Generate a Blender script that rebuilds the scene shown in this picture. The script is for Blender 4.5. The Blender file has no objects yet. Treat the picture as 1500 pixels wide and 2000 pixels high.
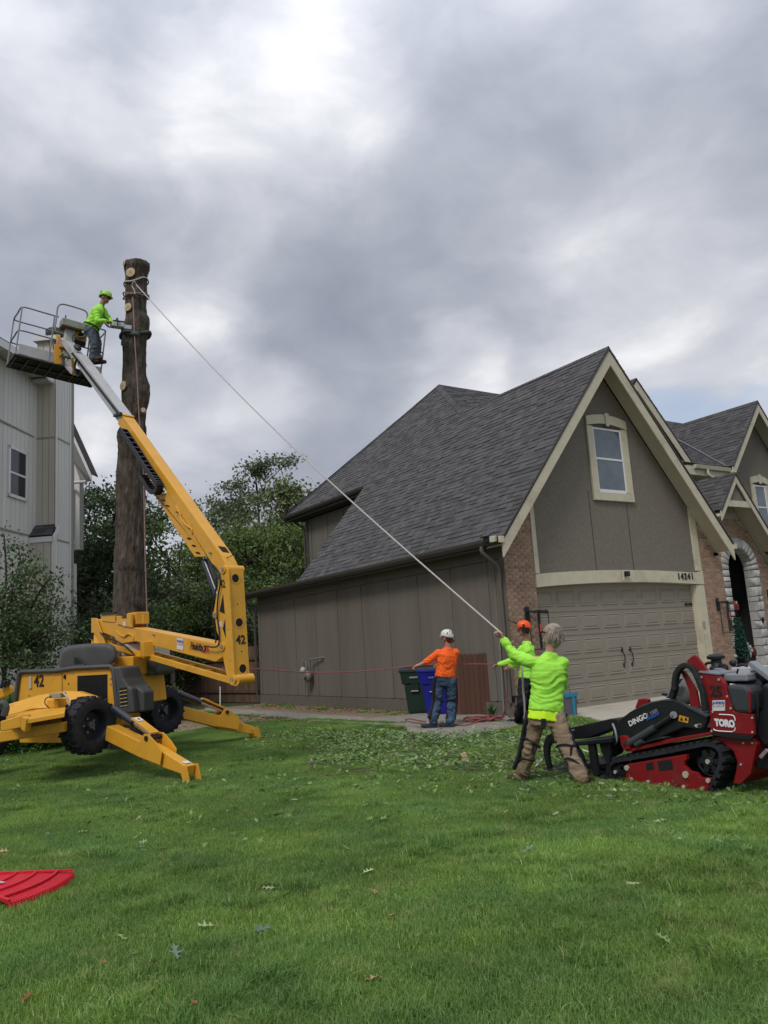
import bpy, bmesh, math, random
import numpy as np
from mathutils import Vector, Matrix, noise as mnoise

random.seed(7)
RNG = np.random.default_rng(7)
S = bpy.context.scene
COL = S.collection

# ------------------------------------------------------------------ camera
YAW, PIT, ROL = 0.591, 0.168, -0.065
FPX = 1550.0
CAM = np.array([-11.337, -12.508, 1.6])
def _camrot():
    a, p, r = YAW, PIT, ROL
    m = np.array([[math.cos(a), 0, math.sin(a)], [-math.sin(a), 0, math.cos(a)], [0, -1, 0]]).T
    rx = np.array([[1, 0, 0], [0, math.cos(p), math.sin(p)], [0, -math.sin(p), math.cos(p)]])
    rz = np.array([[math.cos(r), -math.sin(r), 0], [math.sin(r), math.cos(r), 0], [0, 0, 1]])
    return rz @ rx @ m
CR = _camrot()
cd = bpy.data.cameras.new('camera')
cam = bpy.data.objects.new('camera', cd)
COL.objects.link(cam)
S.camera = cam
cd.sensor_fit = 'VERTICAL'
cd.sensor_height = 36.0
cd.lens = FPX / 2000 * 36.0
cd.clip_start = 0.05
cd.clip_end = 3000
mw = Matrix.Identity(4)
for i in range(3):
    mw[i][0] = CR[0][i]
    mw[i][1] = -CR[1][i]
    mw[i][2] = -CR[2][i]
    mw[i][3] = CAM[i]
cam.matrix_world = mw

# ------------------------------------------------------------------ sky, sun, exposure
SUN_EL, SUN_AZ = math.radians(50), math.radians(-120)
world = bpy.data.worlds.new('World')
S.world = world
world.use_nodes = True
nt = world.node_tree
nt.nodes.clear()
def wn(t, **kw):
    n = nt.nodes.new(t)
    for k, v in kw.items():
        setattr(n, k, v)
    return n
def wl(a, b):
    nt.links.new(a, b)
def wmath(op, a, b=None, c=None, clamp=False):
    n = wn('ShaderNodeMath', operation=op)
    n.use_clamp = clamp
    for i, v in enumerate((a, b, c)):
        if v is None:
            continue
        if isinstance(v, (int, float)):
            n.inputs[i].default_value = v
        else:
            wl(v, n.inputs[i])
    return n.outputs[0]
def dirpx(x, y):
    d = CR.T @ np.array([(x - 750) / FPX, (y - 1000) / FPX, 1.0])
    return d / np.linalg.norm(d)
wout = wn('ShaderNodeOutputWorld')
wbg = wn('ShaderNodeBackground')
wbg.inputs['Strength'].default_value = 1.0
wl(wbg.outputs[0], wout.inputs[0])
wtc = wn('ShaderNodeTexCoord')
wsky = wn('ShaderNodeTexSky')
wsky.sky_type = 'NISHITA'
wsky.sun_disc = False
wsky.sun_elevation = SUN_EL
wsky.sun_rotation = SUN_AZ
skyv = wn('ShaderNodeVectorMath', operation='SCALE')
wl(wsky.outputs[0], skyv.inputs[0])
skyv.inputs['Scale'].default_value = 0.13
# flat cloud deck: direction divided by height
sep = wn('ShaderNodeSeparateXYZ')
wl(wtc.outputs['Generated'], sep.inputs[0])
den = wmath('ADD', wmath('MAXIMUM', sep.outputs[2], 0.0), 0.42)
cmb = wn('ShaderNodeCombineXYZ')
wl(wmath('DIVIDE', sep.outputs[0], den), cmb.inputs[0])
wl(wmath('DIVIDE', sep.outputs[1], den), cmb.inputs[1])
def wnoise(scale, detail, rough, dist, loc):
    mp = wn('ShaderNodeMapping')
    mp.inputs['Location'].default_value = loc
    mp.inputs['Scale'].default_value = (1, 1, 1.7)
    wl(wtc.outputs['Generated'], mp.inputs[0])
    n = wn('ShaderNodeTexNoise')
    n.inputs['Scale'].default_value = scale
    n.inputs['Detail'].default_value = detail
    n.inputs['Roughness'].default_value = rough
    n.inputs['Distortion'].default_value = dist
    wl(mp.outputs[0], n.inputs['Vector'])
    return n
nA = wnoise(2.6, 6, 0.5, 0.25, (13.1, 5.7, 0))
nB = wnoise(7.0, 8, 0.52, 0.3, (17.3, 8.2, 0))
nW = wnoise(4.5, 5, 0.5, 0.0, (1.3, 9.2, 0))
# softly warped direction for the big light and dark banks
wv = wn('ShaderNodeVectorMath', operation='SUBTRACT')
wl(nW.outputs['Color'], wv.inputs[0])
wv.inputs[1].default_value = (0.5, 0.5, 0.5)
wv2 = wn('ShaderNodeVectorMath', operation='SCALE')
wl(wv.outputs[0], wv2.inputs[0])
wv2.inputs['Scale'].default_value = 0.24
wv3 = wn('ShaderNodeVectorMath', operation='ADD')
wl(wtc.outputs['Generated'], wv3.inputs[0])
wl(wv2.outputs[0], wv3.inputs[1])
wv4 = wn('ShaderNodeVectorMath', operation='NORMALIZE')
wl(wv3.outputs[0], wv4.inputs[0])
tone = wmath('ADD', wmath('MULTIPLY', wmath('SUBTRACT', nA.outputs[0], 0.5), 0.50),
             wmath('MULTIPLY', wmath('SUBTRACT', nB.outputs[0], 0.5), 0.78))
BANKS = [(560, 190, 0.09, 0.36), (30, 110, 0.08, 0.34), (690, 230, 0.09, 0.06), (340, 790, 0.08, 0.28), (850, 745, 0.05, 0.30),
         (420, 470, 0.16, 0.10), (1050, 530, 0.16, 0.10), (1250, 730, 0.12, 0.18), (1000, 180, 0.14, 0.10), (380, 555, 0.06, 0.24), (950, 730, 0.07, 0.05),
         (800, 420, 0.13, -0.20), (620, 900, 0.12, -0.18), (120, 330, 0.12, -0.10), (120, 20, 0.14, -0.06), (850, 640, 0.08, -0.10),
         (900, 330, 0.12, -0.08), (600, 30, 0.14, -0.06), (1380, 400, 0.15, -0.06), (620, 380, 0.10, -0.10), (160, 520, 0.1, -0.06)]
for bx_, by_, rad, amp in BANKS:
    d = dirpx(bx_, by_)
    dt = wn('ShaderNodeVectorMath', operation='DOT_PRODUCT')
    wl(wv4.outputs[0], dt.inputs[0])
    dt.inputs[1].default_value = tuple(d)
    mr = wn('ShaderNodeMapRange', interpolation_type='SMOOTHERSTEP')
    wl(dt.outputs['Value'], mr.inputs[0])
    mr.inputs[1].default_value = math.cos(rad * 2.2)
    mr.inputs[2].default_value = 1.0
    mr.inputs[3].default_value = 0.0
    mr.inputs[4].default_value = amp
    tone = wmath('ADD', tone, mr.outputs[0])
tone = wmath('ADD', tone, 0.475, clamp=True)
cr_ = wn('ShaderNodeValToRGB')
wl(tone, cr_.inputs[0])
els = cr_.color_ramp.elements
els[0].position = 0.0
els[0].color = (0.265, 0.292, 0.360, 1)
els[1].position = 1.0
els[1].color = (0.90, 0.90, 0.92, 1)
for pos, c in ((0.3, (0.345, 0.372, 0.440)), (0.5, (0.430, 0.455, 0.525)), (0.75, (0.60, 0.615, 0.665))):
    e = els.new(pos)
    e.color = (*c, 1)
# thin gap near the horizon at the right where the blue shows
gd = wn('ShaderNodeVectorMath', operation='DOT_PRODUCT')
wl(wv4.outputs[0], gd.inputs[0])
gd.inputs[1].default_value = tuple(dirpx(1400, 800))
gm = wn('ShaderNodeMapRange', interpolation_type='SMOOTHERSTEP')
wl(gd.outputs['Value'], gm.inputs[0])
gm.inputs[1].default_value = math.cos(0.07)
gm.inputs[2].default_value = 1.0
gm.inputs[4].default_value = 0.4
gmx = wn('ShaderNodeMix', data_type='RGBA')
wl(gm.outputs[0], gmx.inputs[0])
wl(cr_.outputs[0], gmx.inputs[6])
wl(skyv.outputs[0], gmx.inputs[7])
# an overcast sky brightens towards the zenith
zen = wn('ShaderNodeMapRange', interpolation_type='SMOOTHSTEP')
wl(sep.outputs[2], zen.inputs[0])
zen.inputs[1].default_value = 0.45
zen.inputs[2].default_value = 1.0
zen.inputs[3].default_value = 1.0
zen.inputs[4].default_value = 2.0
zsc = wn('ShaderNodeVectorMath', operation='SCALE')
wl(gmx.outputs[2], zsc.inputs[0])
wl(zen.outputs[0], zsc.inputs['Scale'])
wl(zsc.outputs[0], wbg.inputs[0])

sd = bpy.data.lights.new('sun', 'SUN')
sd.energy = 1.5
sd.angle = math.radians(15)
sd.color = (1.0, 0.965, 0.92)
sun = bpy.data.objects.new('sun', sd)
COL.objects.link(sun)
sun.rotation_euler = Vector((math.sin(SUN_AZ) * math.cos(SUN_EL), math.cos(SUN_AZ) * math.cos(SUN_EL), math.sin(SUN_EL))).to_track_quat('Z', 'Y').to_euler()
S.view_settings.view_transform = 'Standard'
S.view_settings.look = 'None'
S.view_settings.exposure = 0.14
S.view_settings.gamma = 1.0
S.view_settings.use_curve_mapping = False

# ------------------------------------------------------------------ from picture measurements to places
RH = np.array([CR[0][0], CR[0][1], 0.0]); RH /= np.linalg.norm(RH)
FH = np.array([CR[2][0], CR[2][1], 0.0]); FH /= np.linalg.norm(FH)
def ray(x, y):
    return CR.T @ np.array([(x - 750) / FPX, (y - 1000) / FPX, 1.0])
def hit(x, y, p0, n):
    d = ray(x, y)
    t = np.dot(np.array(p0, float) - CAM, n) / np.dot(d, n)
    return CAM + t * d
def gnd(x, y, z=0.0):
    return hit(x, y, (0, 0, z), np.array([0, 0, 1.0]))
def onX(x, y, X=0.0):
    return hit(x, y, (X, 0, 0), np.array([1.0, 0, 0]))
def onY(x, y, Y=0.0):
    return hit(x, y, (0, Y, 0), np.array([0, 1.0, 0]))
def onF(x, y, F):
    return hit(x, y, CAM + F * FH, FH)
def W(L, F, z=0.0):
    p = CAM + L * RH + F * FH
    p[2] = z
    return p
def plan(v):
    return v[0] * RH + v[1] * FH
def fwd(P):
    return float(np.dot(np.array(P) - CAM, FH))
def unit(v):
    v = np.array(v, float)
    return v / np.linalg.norm(v)
ZUP = np.array([0, 0, 1.0])

# ------------------------------------------------------------------ materials
MATS = {}
def mat(name, col, rough=0.6, metal=0.0, var=0.0, vscale=6.0, col2=None, bump=0.0, bscale=40.0, island=0.0, obj=0.0,
        stretch=(1, 1, 1), spec=0.4, coat=0.0, trans=0.0, detail=6, world=False, dirt=None, dirt_scale=3.0, dirt_lo=0.55, dirt_hi=0.75, alpha=1.0, fine=0.0):
    if name in MATS:
        return MATS[name]
    m = bpy.data.materials.new(name)
    MATS[name] = m
    m.use_nodes = True
    t = m.node_tree
    N, L = t.nodes, t.links
    b = N['Principled BSDF']
    b.inputs['Roughness'].default_value = rough
    b.inputs['Metallic'].default_value = metal
    b.inputs['Specular IOR Level'].default_value = spec
    b.inputs['Coat Weight'].default_value = coat
    b.inputs['Coat Roughness'].default_value = 0.15
    if trans:
        b.inputs['Transmission Weight'].default_value = trans
    tc = N.new('ShaderNodeTexCoord')
    mp = N.new('ShaderNodeMapping')
    mp.inputs['Scale'].default_value = stretch
    if world:
        ge0 = N.new('ShaderNodeNewGeometry')
        L.new(ge0.outputs['Position'], mp.inputs[0])
    else:
        L.new(tc.outputs['Object'], mp.inputs[0])
    cur = None
    base = N.new('ShaderNodeRGB')
    base.outputs[0].default_value = (*col, 1)
    cur = base.outputs[0]
    def noise(scale, det=6, rg=0.55):
        n = N.new('ShaderNodeTexNoise')
        n.inputs['Scale'].default_value = scale
        n.inputs['Detail'].default_value = det
        n.inputs['Roughness'].default_value = rg
        L.new(mp.outputs[0], n.inputs['Vector'])
        return n
    def mx(fac, a, c2, blend='MIX'):
        n = N.new('ShaderNodeMix')
        n.data_type = 'RGBA'
        n.blend_type = blend
        if isinstance(fac, (int, float)):
            n.inputs[0].default_value = fac
        else:
            L.new(fac, n.inputs[0])
        L.new(a, n.inputs[6])
        if isinstance(c2, tuple):
            n.inputs[7].default_value = (*c2, 1)
        else:
            L.new(c2, n.inputs[7])
        return n.outputs[2]
    if col2 is not None:
        n = noise(vscale, detail)
        r = N.new('ShaderNodeMapRange')
        r.inputs[1].default_value = 0.35
        r.inputs[2].default_value = 0.65
        L.new(n.outputs[0], r.inputs[0])
        cur = mx(r.outputs[0], cur, col2)
    def valmul(src, lo, hi):
        nonlocal cur
        r = N.new('ShaderNodeMapRange')
        r.inputs[3].default_value = lo
        r.inputs[4].default_value = hi
        L.new(src, r.inputs[0])
        hs = N.new('ShaderNodeHueSaturation')
        L.new(r.outputs[0], hs.inputs['Value'])
        L.new(cur, hs.inputs['Color'])
        cur = hs.outputs[0]
    if var:
        n = noise(vscale * 1.7 + 1, detail)
        r0 = N.new('ShaderNodeMapRange')
        r0.inputs[1].default_value = 0.3
        r0.inputs[2].default_value = 0.7
        L.new(n.outputs[0], r0.inputs[0])
        valmul(r0.outputs[0], 1 - var, 1 + var)
    if fine:
        n = noise(260, 2)
        r0 = N.new('ShaderNodeMapRange')
        r0.inputs[1].default_value = 0.3
        r0.inputs[2].default_value = 0.7
        L.new(n.outputs[0], r0.inputs[0])
        valmul(r0.outputs[0], 1 - fine, 1 + fine)
    if island:
        ge = N.new('ShaderNodeNewGeometry')
        valmul(ge.outputs['Random Per Island'], 1 - island, 1 + island)
    if obj:
        oi = N.new('ShaderNodeObjectInfo')
        valmul(oi.outputs['Random'], 1 - obj, 1 + obj)
    if dirt is not None:
        n = noise(dirt_scale, 8, 0.65)
        r = N.new('ShaderNodeMapRange')
        r.inputs[1].default_value = dirt_lo
        r.inputs[2].default_value = dirt_hi
        L.new(n.outputs[0], r.inputs[0])
        cur = mx(r.outputs[0], cur, dirt)
    L.new(cur, b.inputs['Base Color'])
    if bump:
        n = noise(bscale, 5)
        bp = N.new('ShaderNodeBump')
        bp.inputs['Strength'].default_value = min(1.0, bump)
        bp.inputs['Distance'].default_value = 0.01 * max(1.0, bump)
        L.new(n.outputs[0], bp.inputs['Height'])
        L.new(bp.outputs[0], b.inputs['Normal'])
    return m

# ------------------------------------------------------------------ mesh builder
def link(o):
    COL.objects.link(o)
    return o
def tag(o, label=None, cat=None, group=None, kind=None):
    if label: o['label'] = label
    if cat: o['category'] = cat
    if group: o['group'] = group
    if kind: o['kind'] = kind
    return o
ORI = {}
def thing(name, loc, label, cat, group=None):
    o = bpy.data.objects.new(name, None)
    o.empty_display_size = 0.2
    o.location = tuple(loc)
    link(o)
    ORI[o.name] = np.array([o.location[0], o.location[1], o.location[2]])
    return tag(o, label, cat, group)
def mesh_obj(name, me, m, parent=None, smooth=False, angle=None):
    if m is not None and len(me.materials) == 0:
        me.materials.append(m)
    if smooth:
        me.shade_smooth()
        if angle is not None:
            me.set_sharp_from_angle(angle=math.radians(angle))
    o = bpy.data.objects.new(name, me)
    link(o)
    if parent is not None:
        o.parent = parent
        ORI[o.name] = ORI[parent.name]
    else:
        ORI[o.name] = np.zeros(3)
    return o
def fast_mesh(name, verts, faces_n, idx):
    """verts Nx3, faces_n vertices per face (constant), idx flat"""
    me = bpy.data.meshes.new(name)
    nv = len(verts)
    nf = len(idx) // faces_n
    me.vertices.add(nv)
    me.vertices.foreach_set('co', np.ascontiguousarray(verts, dtype=np.float32).ravel())
    me.loops.add(nf * faces_n)
    me.loops.foreach_set('vertex_index', np.ascontiguousarray(idx, dtype=np.int32))
    me.polygons.add(nf)
    me.polygons.foreach_set('loop_start', np.arange(0, nf * faces_n, faces_n, dtype=np.int32))
    me.update(calc_edges=True)
    me.validate()
    return me

def frame(d, up=ZUP):
    d = unit(d)
    s = np.cross(d, up)
    if np.linalg.norm(s) < 1e-5:
        s = np.cross(d, [1, 0, 0])
    s = unit(s)
    u = np.cross(s, d)
    return d, s, u

class MB:
    def __init__(self):
        self.v = []
        self.f = []
    def add(self, vs, fs):
        k = len(self.v)
        self.v.extend([tuple(map(float, p)) for p in vs])
        self.f.extend([tuple(k + i for i in f) for f in fs])
        return self
    def box(self, c, size, ax=None):
        c = np.array(c, float)
        if ax is None:
            ax = np.eye(3)
        a = [np.array(ax[i], float) * size[i] / 2 for i in range(3)]
        vs = [c + sx * a[0] + sy * a[1] + sz * a[2] for sx in (-1, 1) for sy in (-1, 1) for sz in (-1, 1)]
        return self.add(vs, [(0, 1, 3, 2), (4, 6, 7, 5), (0, 4, 5, 1), (2, 3, 7, 6), (0, 2, 6, 4), (1, 5, 7, 3)])
    def span(self, a, b):
        a = np.array(a, float); b = np.array(b, float)
        return self.box((a + b) / 2, np.abs(b - a))
    def beam(self, p0, p1, w, h, up=ZUP, w1=None, h1=None):
        p0 = np.array(p0, float); p1 = np.array(p1, float)
        d, s, u = frame(p1 - p0, up)
        w1 = w if w1 is None else w1
        h1 = h if h1 is None else h1
        vs = []
        for p, a, b in ((p0, w, h), (p1, w1, h1)):
            for sx, sz in ((-1, -1), (1, -1), (1, 1), (-1, 1)):
                vs.append(p + s * a / 2 * sx + u * b / 2 * sz)
        return self.add(vs, [(0, 1, 2, 3), (7, 6, 5, 4), (0, 4, 5, 1), (1, 5, 6, 2), (2, 6, 7, 3), (3, 7, 4, 0)])
    def prism(self, pts, off):
        pts = [np.array(p, float) for p in pts]
        off = np.array(off, float)
        n = len(pts)
        vs = pts + [p + off for p in pts]
        fs = [tuple(range(n)), tuple(range(2 * n - 1, n - 1, -1))]
        for i in range(n):
            j = (i + 1) % n
            fs.append((i, i + n, j + n, j))
        return self.add(vs, fs)
    def loft(self, a, b, cap=True):
        n = len(a)
        fs = []
        if cap:
            fs += [tuple(range(n)), tuple(range(2 * n - 1, n - 1, -1))]
        for i in range(n):
            j = (i + 1) % n
            fs.append((i, i + n, j + n, j))
        return self.add(list(a) + list(b), fs)
    def cyl(self, p0, p1, r0, r1=None, n=14, cap=True):
        p0 = np.array(p0, float); p1 = np.array(p1, float)
        r1 = r0 if r1 is None else r1
        d, s, u = frame(p1 - p0)
        A = [p0 + r0 * (math.cos(t) * s + math.sin(t) * u) for t in np.linspace(0, 2 * math.pi, n, endpoint=False)]
        B = [p1 + r1 * (math.cos(t) * s + math.sin(t) * u) for t in np.linspace(0, 2 * math.pi, n, endpoint=False)]
        return self.loft(A, B, cap)
    def tube(self, pts, r, n=8, closed=False, rs=None):
        pts = [np.array(p, float) for p in pts]
        m = len(pts)
        vs = []
        prev = None
        for i, p in enumerate(pts):
            if closed:
                t = pts[(i + 1) % m] - pts[i - 1]
            else:
                t = pts[min(i + 1, m - 1)] - pts[max(i - 1, 0)]
            t = unit(t) if np.linalg.norm(t) > 1e-9 else ZUP
            if prev is None:
                _, s, u = frame(t)
            else:
                u = prev - np.dot(prev, t) * t
                if np.linalg.norm(u) < 1e-6:
                    _, s, u = frame(t)
                u = unit(u)
                s = np.cross(t, u)
            prev = u
            s = np.cross(t, u)
            rr = r if rs is None else rs[i]
            for a in range(n):
                th = 2 * math.pi * a / n
                vs.append(p + rr * (math.cos(th) * u + math.sin(th) * s))
        fs = []
        for i in range(m if closed else m - 1):
            j = (i + 1) % m
            for a in range(n):
                b = (a + 1) % n
                fs.append((i * n + a, i * n + b, j * n + b, j * n + a))
        if not closed:
            fs.append(tuple(range(n - 1, -1, -1)))
            fs.append(tuple((m - 1) * n + a for a in range(n)))
        return self.add(vs, fs)
    def lathe(self, prof, o, axis=ZUP, n=24, cap=True, up=None):
        """prof: list of (radius, distance along the axis)"""
        o = np.array(o, float)
        d, s, u = frame(axis, ZUP if up is None else up)
        vs = []
        for r, h in prof:
            for a in range(n):
                th = 2 * math.pi * a / n
                vs.append(o + d * h + max(r, 1e-4) * (math.cos(th) * s + math.sin(th) * u))
        fs = []
        for i in range(len(prof) - 1):
            for a in range(n):
                b = (a + 1) % n
                fs.append((i * n + a, i * n + b, (i + 1) * n + b, (i + 1) * n + a))
        if cap:
            fs.append(tuple(range(n - 1, -1, -1)))
            fs.append(tuple((len(prof) - 1) * n + a for a in range(n)))
        return self.add(vs, fs)
    def ell(self, c, r, ax=None, n=14, m=9):
        c = np.array(c, float)
        if ax is None:
            ax = np.eye(3)
        if isinstance(r, (int, float)):
            r = (r, r, r)
        vs = []
        fs = []
        for i in range(m + 1):
            ph = math.pi * i / m
            for a in range(n):
                th = 2 * math.pi * a / n
                q = (math.sin(ph) * math.cos(th) * r[0], math.sin(ph) * math.sin(th) * r[1], math.cos(ph) * r[2])
                vs.append(c + q[0] * np.array(ax[0]) + q[1] * np.array(ax[1]) + q[2] * np.array(ax[2]))
        for i in range(m):
            for a in range(n):
                b = (a + 1) % n
                fs.append((i * n + a, i * n + b, (i + 1) * n + b, (i + 1) * n + a))
        return self.add(vs, fs)
    def cap(self, p0, p1, r0, r1=None, n=12):
        """closed tapered capsule"""
        p0 = np.array(p0, float); p1 = np.array(p1, float)
        r1 = r0 if r1 is None else r1
        d, s, u = frame(p1 - p0)
        rings = []
        for k in range(4):
            a = math.pi / 2 * k / 4
            rings.append((p0 - d * r0 * math.cos(a), r0 * math.sin(a)))
        rings.append((p0, r0))
        rings.append((p1, r1))
        for k in range(3, -1, -1):
            a = math.pi / 2 * k / 4
            rings.append((p1 + d * r1 * math.cos(a), r1 * math.sin(a)))
        vs = []
        for c, r in rings:
            for a in range(n):
                th = 2 * math.pi * a / n
                vs.append(c + max(r, 1e-4) * (math.cos(th) * s + math.sin(th) * u))
        fs = []
        for i in range(len(rings) - 1):
            for a in range(n):
                b = (a + 1) % n
                fs.append((i * n + a, i * n + b, (i + 1) * n + b, (i + 1) * n + a))
        fs.append(tuple(range(n - 1, -1, -1)))
        fs.append(tuple((len(rings) - 1) * n + a for a in range(n)))
        return self.add(vs, fs)
    def build(self, name, m, parent=None, smooth=False, angle=35, bevel=0.0, seg=2, fix=True):
        off = ORI[parent.name] if parent is not None else np.zeros(3)
        me = bpy.data.meshes.new(name)
        vs = np.array(self.v, float) - off
        me.from_pydata([tuple(p) for p in vs], [], self.f)
        if fix:
            bm = bmesh.new()
            bm.from_mesh(me)
            bmesh.ops.recalc_face_normals(bm, faces=bm.faces)
            bm.to_mesh(me)
            bm.free()
        me.update()
        o = mesh_obj(name, me, m, parent, smooth, angle)
        if bevel:
            b = o.modifiers.new('bevel', 'BEVEL')
            b.width = bevel
            b.segments = seg
            b.limit_method = 'ANGLE'
            b.angle_limit = math.radians(40)
            b.use_clamp_overlap = True
            if smooth is False:
                b.harden_normals = False
        return o

def text(s, size, o, xd, yd, m, name, parent=None, ext=0.002, center=True, bold=0.0, xs=1.0, sp=1.0):
    cu = bpy.data.curves.new(name, 'FONT')
    cu.body = s
    cu.size = size
    cu.extrude = ext
    cu.offset = bold
    cu.resolution_u = 3
    cu.space_character = sp
    cu.align_x = 'CENTER' if center else 'LEFT'
    cu.align_y = 'CENTER'
    tmp = bpy.data.objects.new('tmp', cu)
    COL.objects.link(tmp)
    dg = bpy.context.evaluated_depsgraph_get()
    me = bpy.data.meshes.new_from_object(tmp.evaluated_get(dg))
    bpy.data.objects.remove(tmp)
    xd = unit(xd); yd = unit(yd)
    zd = np.cross(xd, yd)
    off = ORI[parent.name] if parent is not None else np.zeros(3)
    o = np.array(o, float)
    M4 = Matrix.Identity(4)
    for i in range(3):
        M4[i][0] = xd[i] * xs
        M4[i][1] = yd[i]
        M4[i][2] = zd[i]
        M4[i][3] = (o - off)[i]
    me.transform(M4)
    me.materials.clear()
    return mesh_obj(name, me, m, parent)

def interp(pts, n=8, closed=False):
    """Catmull-Rom through pts"""
    pts = [np.array(p, float) for p in pts]
    out = []
    m = len(pts)
    rng = range(m) if closed else range(m - 1)
    for i in rng:
        if closed:
            a, b, c, d = pts[i - 1], pts[i], pts[(i + 1) % m], pts[(i + 2) % m]
        else:
            a, b, c, d = pts[max(i - 1, 0)], pts[i], pts[i + 1], pts[min(i + 2, m - 1)]
        for k in range(n):
            t = k / n
            out.append(0.5 * ((2 * b) + (-a + c) * t + (2 * a - 5 * b + 4 * c - d) * t * t + (-a + 3 * b - 3 * c + d) * t ** 3))
    if not closed:
        out.append(pts[-1])
    return out

def scan(poly, v):
    """u intervals of the 2-d polygon at height v"""
    xs = []
    n = len(poly)
    for i in range(n):
        (u0, v0), (u1, v1) = poly[i], poly[(i + 1) % n]
        if (v0 <= v < v1) or (v1 <= v < v0):
            xs.append(u0 + (u1 - u0) * (v - v0) / (v1 - v0))
    xs.sort()
    return list(zip(xs[0::2], xs[1::2]))

# ------------------------------------------------------------------ palette
M_SHINGLE = mat('asphalt_shingle', (0.070, 0.069, 0.070), 0.92, var=0.08, vscale=2.0, col2=(0.076, 0.072, 0.071), bump=0.5, bscale=220, island=0.26, obj=0.26, fine=0.2)
M_ROOFBASE = mat('roof_felt', (0.022, 0.022, 0.024), 0.95)
M_SIDING = mat('taupe_panel_siding', (0.160, 0.141, 0.114), 0.75, var=0.07, vscale=2.0, bump=0.25, bscale=60, stretch=(1, 1, 0.08), fine=0.05, dirt=(0.115, 0.100, 0.080), dirt_scale=0.9, dirt_lo=0.5, dirt_hi=0.8)
M_STUCCO = mat('taupe_stucco', (0.180, 0.160, 0.130), 0.9, var=0.16, vscale=14, bump=0.9, bscale=55, fine=0.15)
M_CREAM = mat('cream_trim', (0.54, 0.50, 0.37), 0.55, var=0.07, vscale=2.5, bump=0.1, bscale=30, dirt=(0.36, 0.32, 0.23), dirt_scale=1.3)
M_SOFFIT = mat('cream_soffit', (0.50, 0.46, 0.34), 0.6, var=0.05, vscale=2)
M_BRICK = mat('tan_brick', (0.245, 0.148, 0.100), 0.9, var=0.22, vscale=18, col2=(0.335, 0.225, 0.160), bump=0.6, bscale=120, island=0.20, obj=0.22, fine=0.12)
M_MORTAR = mat('mortar', (0.44, 0.38, 0.31), 0.95, var=0.1, vscale=8, bump=0.4, bscale=150)
M_DOOR = mat('garage_door_paint', (0.240, 0.215, 0.170), 0.55, var=0.04, vscale=3, bump=0.12, bscale=90, stretch=(0.15, 1, 1))
M_DARKTRIM = mat('dark_taupe_trim', (0.072, 0.064, 0.052), 0.55, var=0.06)
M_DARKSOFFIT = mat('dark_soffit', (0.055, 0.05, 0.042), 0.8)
M_BLACK = mat('black_iron', (0.012, 0.012, 0.013), 0.5, var=0.1)
M_GLASS = mat('window_glass', (0.11, 0.135, 0.16), 0.06, spec=0.9, var=0.3, vscale=0.5)  # tone variation in the colour stands in for uneven reflections
M_DARKGLASS = mat('dark_window_glass', (0.02, 0.022, 0.025), 0.08, spec=0.6)
M_WHITE = mat('white_vinyl', (0.72, 0.72, 0.72), 0.4, var=0.03)
M_CONC = mat('old_concrete', (0.25, 0.225, 0.19), 0.95, var=0.18, vscale=1.5, bump=0.5, bscale=60, fine=0.12, dirt=(0.16, 0.14, 0.11), dirt_scale=1.1)
M_DRIVE = mat('driveway_concrete', (0.43, 0.385, 0.315), 0.92, var=0.08, vscale=1.2, bump=0.3, bscale=80, fine=0.08, dirt=(0.33, 0.29, 0.23), dirt_scale=0.7)
M_FOUND = mat('painted_foundation', (0.135, 0.118, 0.092), 0.9, var=0.15, vscale=5, bump=0.4, bscale=40)
M_YEL = mat('yellow_machine_paint', (0.68, 0.335, 0.028), 0.42, var=0.07, vscale=1.6, spec=0.4, dirt=(0.26, 0.15, 0.04), dirt_scale=3.2, dirt_lo=0.57, dirt_hi=0.95, fine=0.05)
M_GREYP = mat('grey_plastic_cover', (0.062, 0.064, 0.062), 0.55, var=0.12, vscale=3, bump=0.15, bscale=90, dirt=(0.13, 0.13, 0.12), dirt_scale=3, dirt_lo=0.6, dirt_hi=0.9)
M_RUB = mat('tyre_rubber', (0.016, 0.017, 0.021), 0.75, var=0.2, vscale=8, dirt=(0.045, 0.043, 0.04), dirt_scale=5, dirt_lo=0.52, dirt_hi=0.8)
M_ALU = mat('silver_boom_paint', (0.44, 0.44, 0.43), 0.45, var=0.08, vscale=2, dirt=(0.28, 0.27, 0.25), dirt_scale=3)
M_ALUT = mat('grey_tube_rail', (0.26, 0.26, 0.27), 0.4, metal=0.3, var=0.15, vscale=9)
M_STEEL = mat('bright_steel', (0.55, 0.55, 0.55), 0.22, metal=0.9)
M_CYL = mat('blue_black_cylinder', (0.018, 0.02, 0.034), 0.35, spec=0.6, coat=0.3)
M_RIM = mat('dark_blue_rim', (0.02, 0.024, 0.034), 0.5, var=0.2, vscale=10, dirt=(0.06, 0.06, 0.06), dirt_scale=9)
M_BLKP = mat('black_satin_paint', (0.012, 0.013, 0.016), 0.38, var=0.1, dirt=(0.04, 0.04, 0.038), dirt_scale=4, dirt_lo=0.6, dirt_hi=0.9)
M_RED = mat('red_machine_paint', (0.215, 0.008, 0.011), 0.42, var=0.1, vscale=3, spec=0.35, dirt=(0.10, 0.045, 0.035), dirt_scale=5, dirt_lo=0.53, dirt_hi=0.85, fine=0.08)
M_WTXT = mat('white_print', (0.75, 0.75, 0.75), 0.5)
M_BTXT = mat('black_print', (0.012, 0.012, 0.012), 0.6, dirt=(0.25, 0.14, 0.03), dirt_scale=60, dirt_lo=0.62, dirt_hi=0.66)
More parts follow.
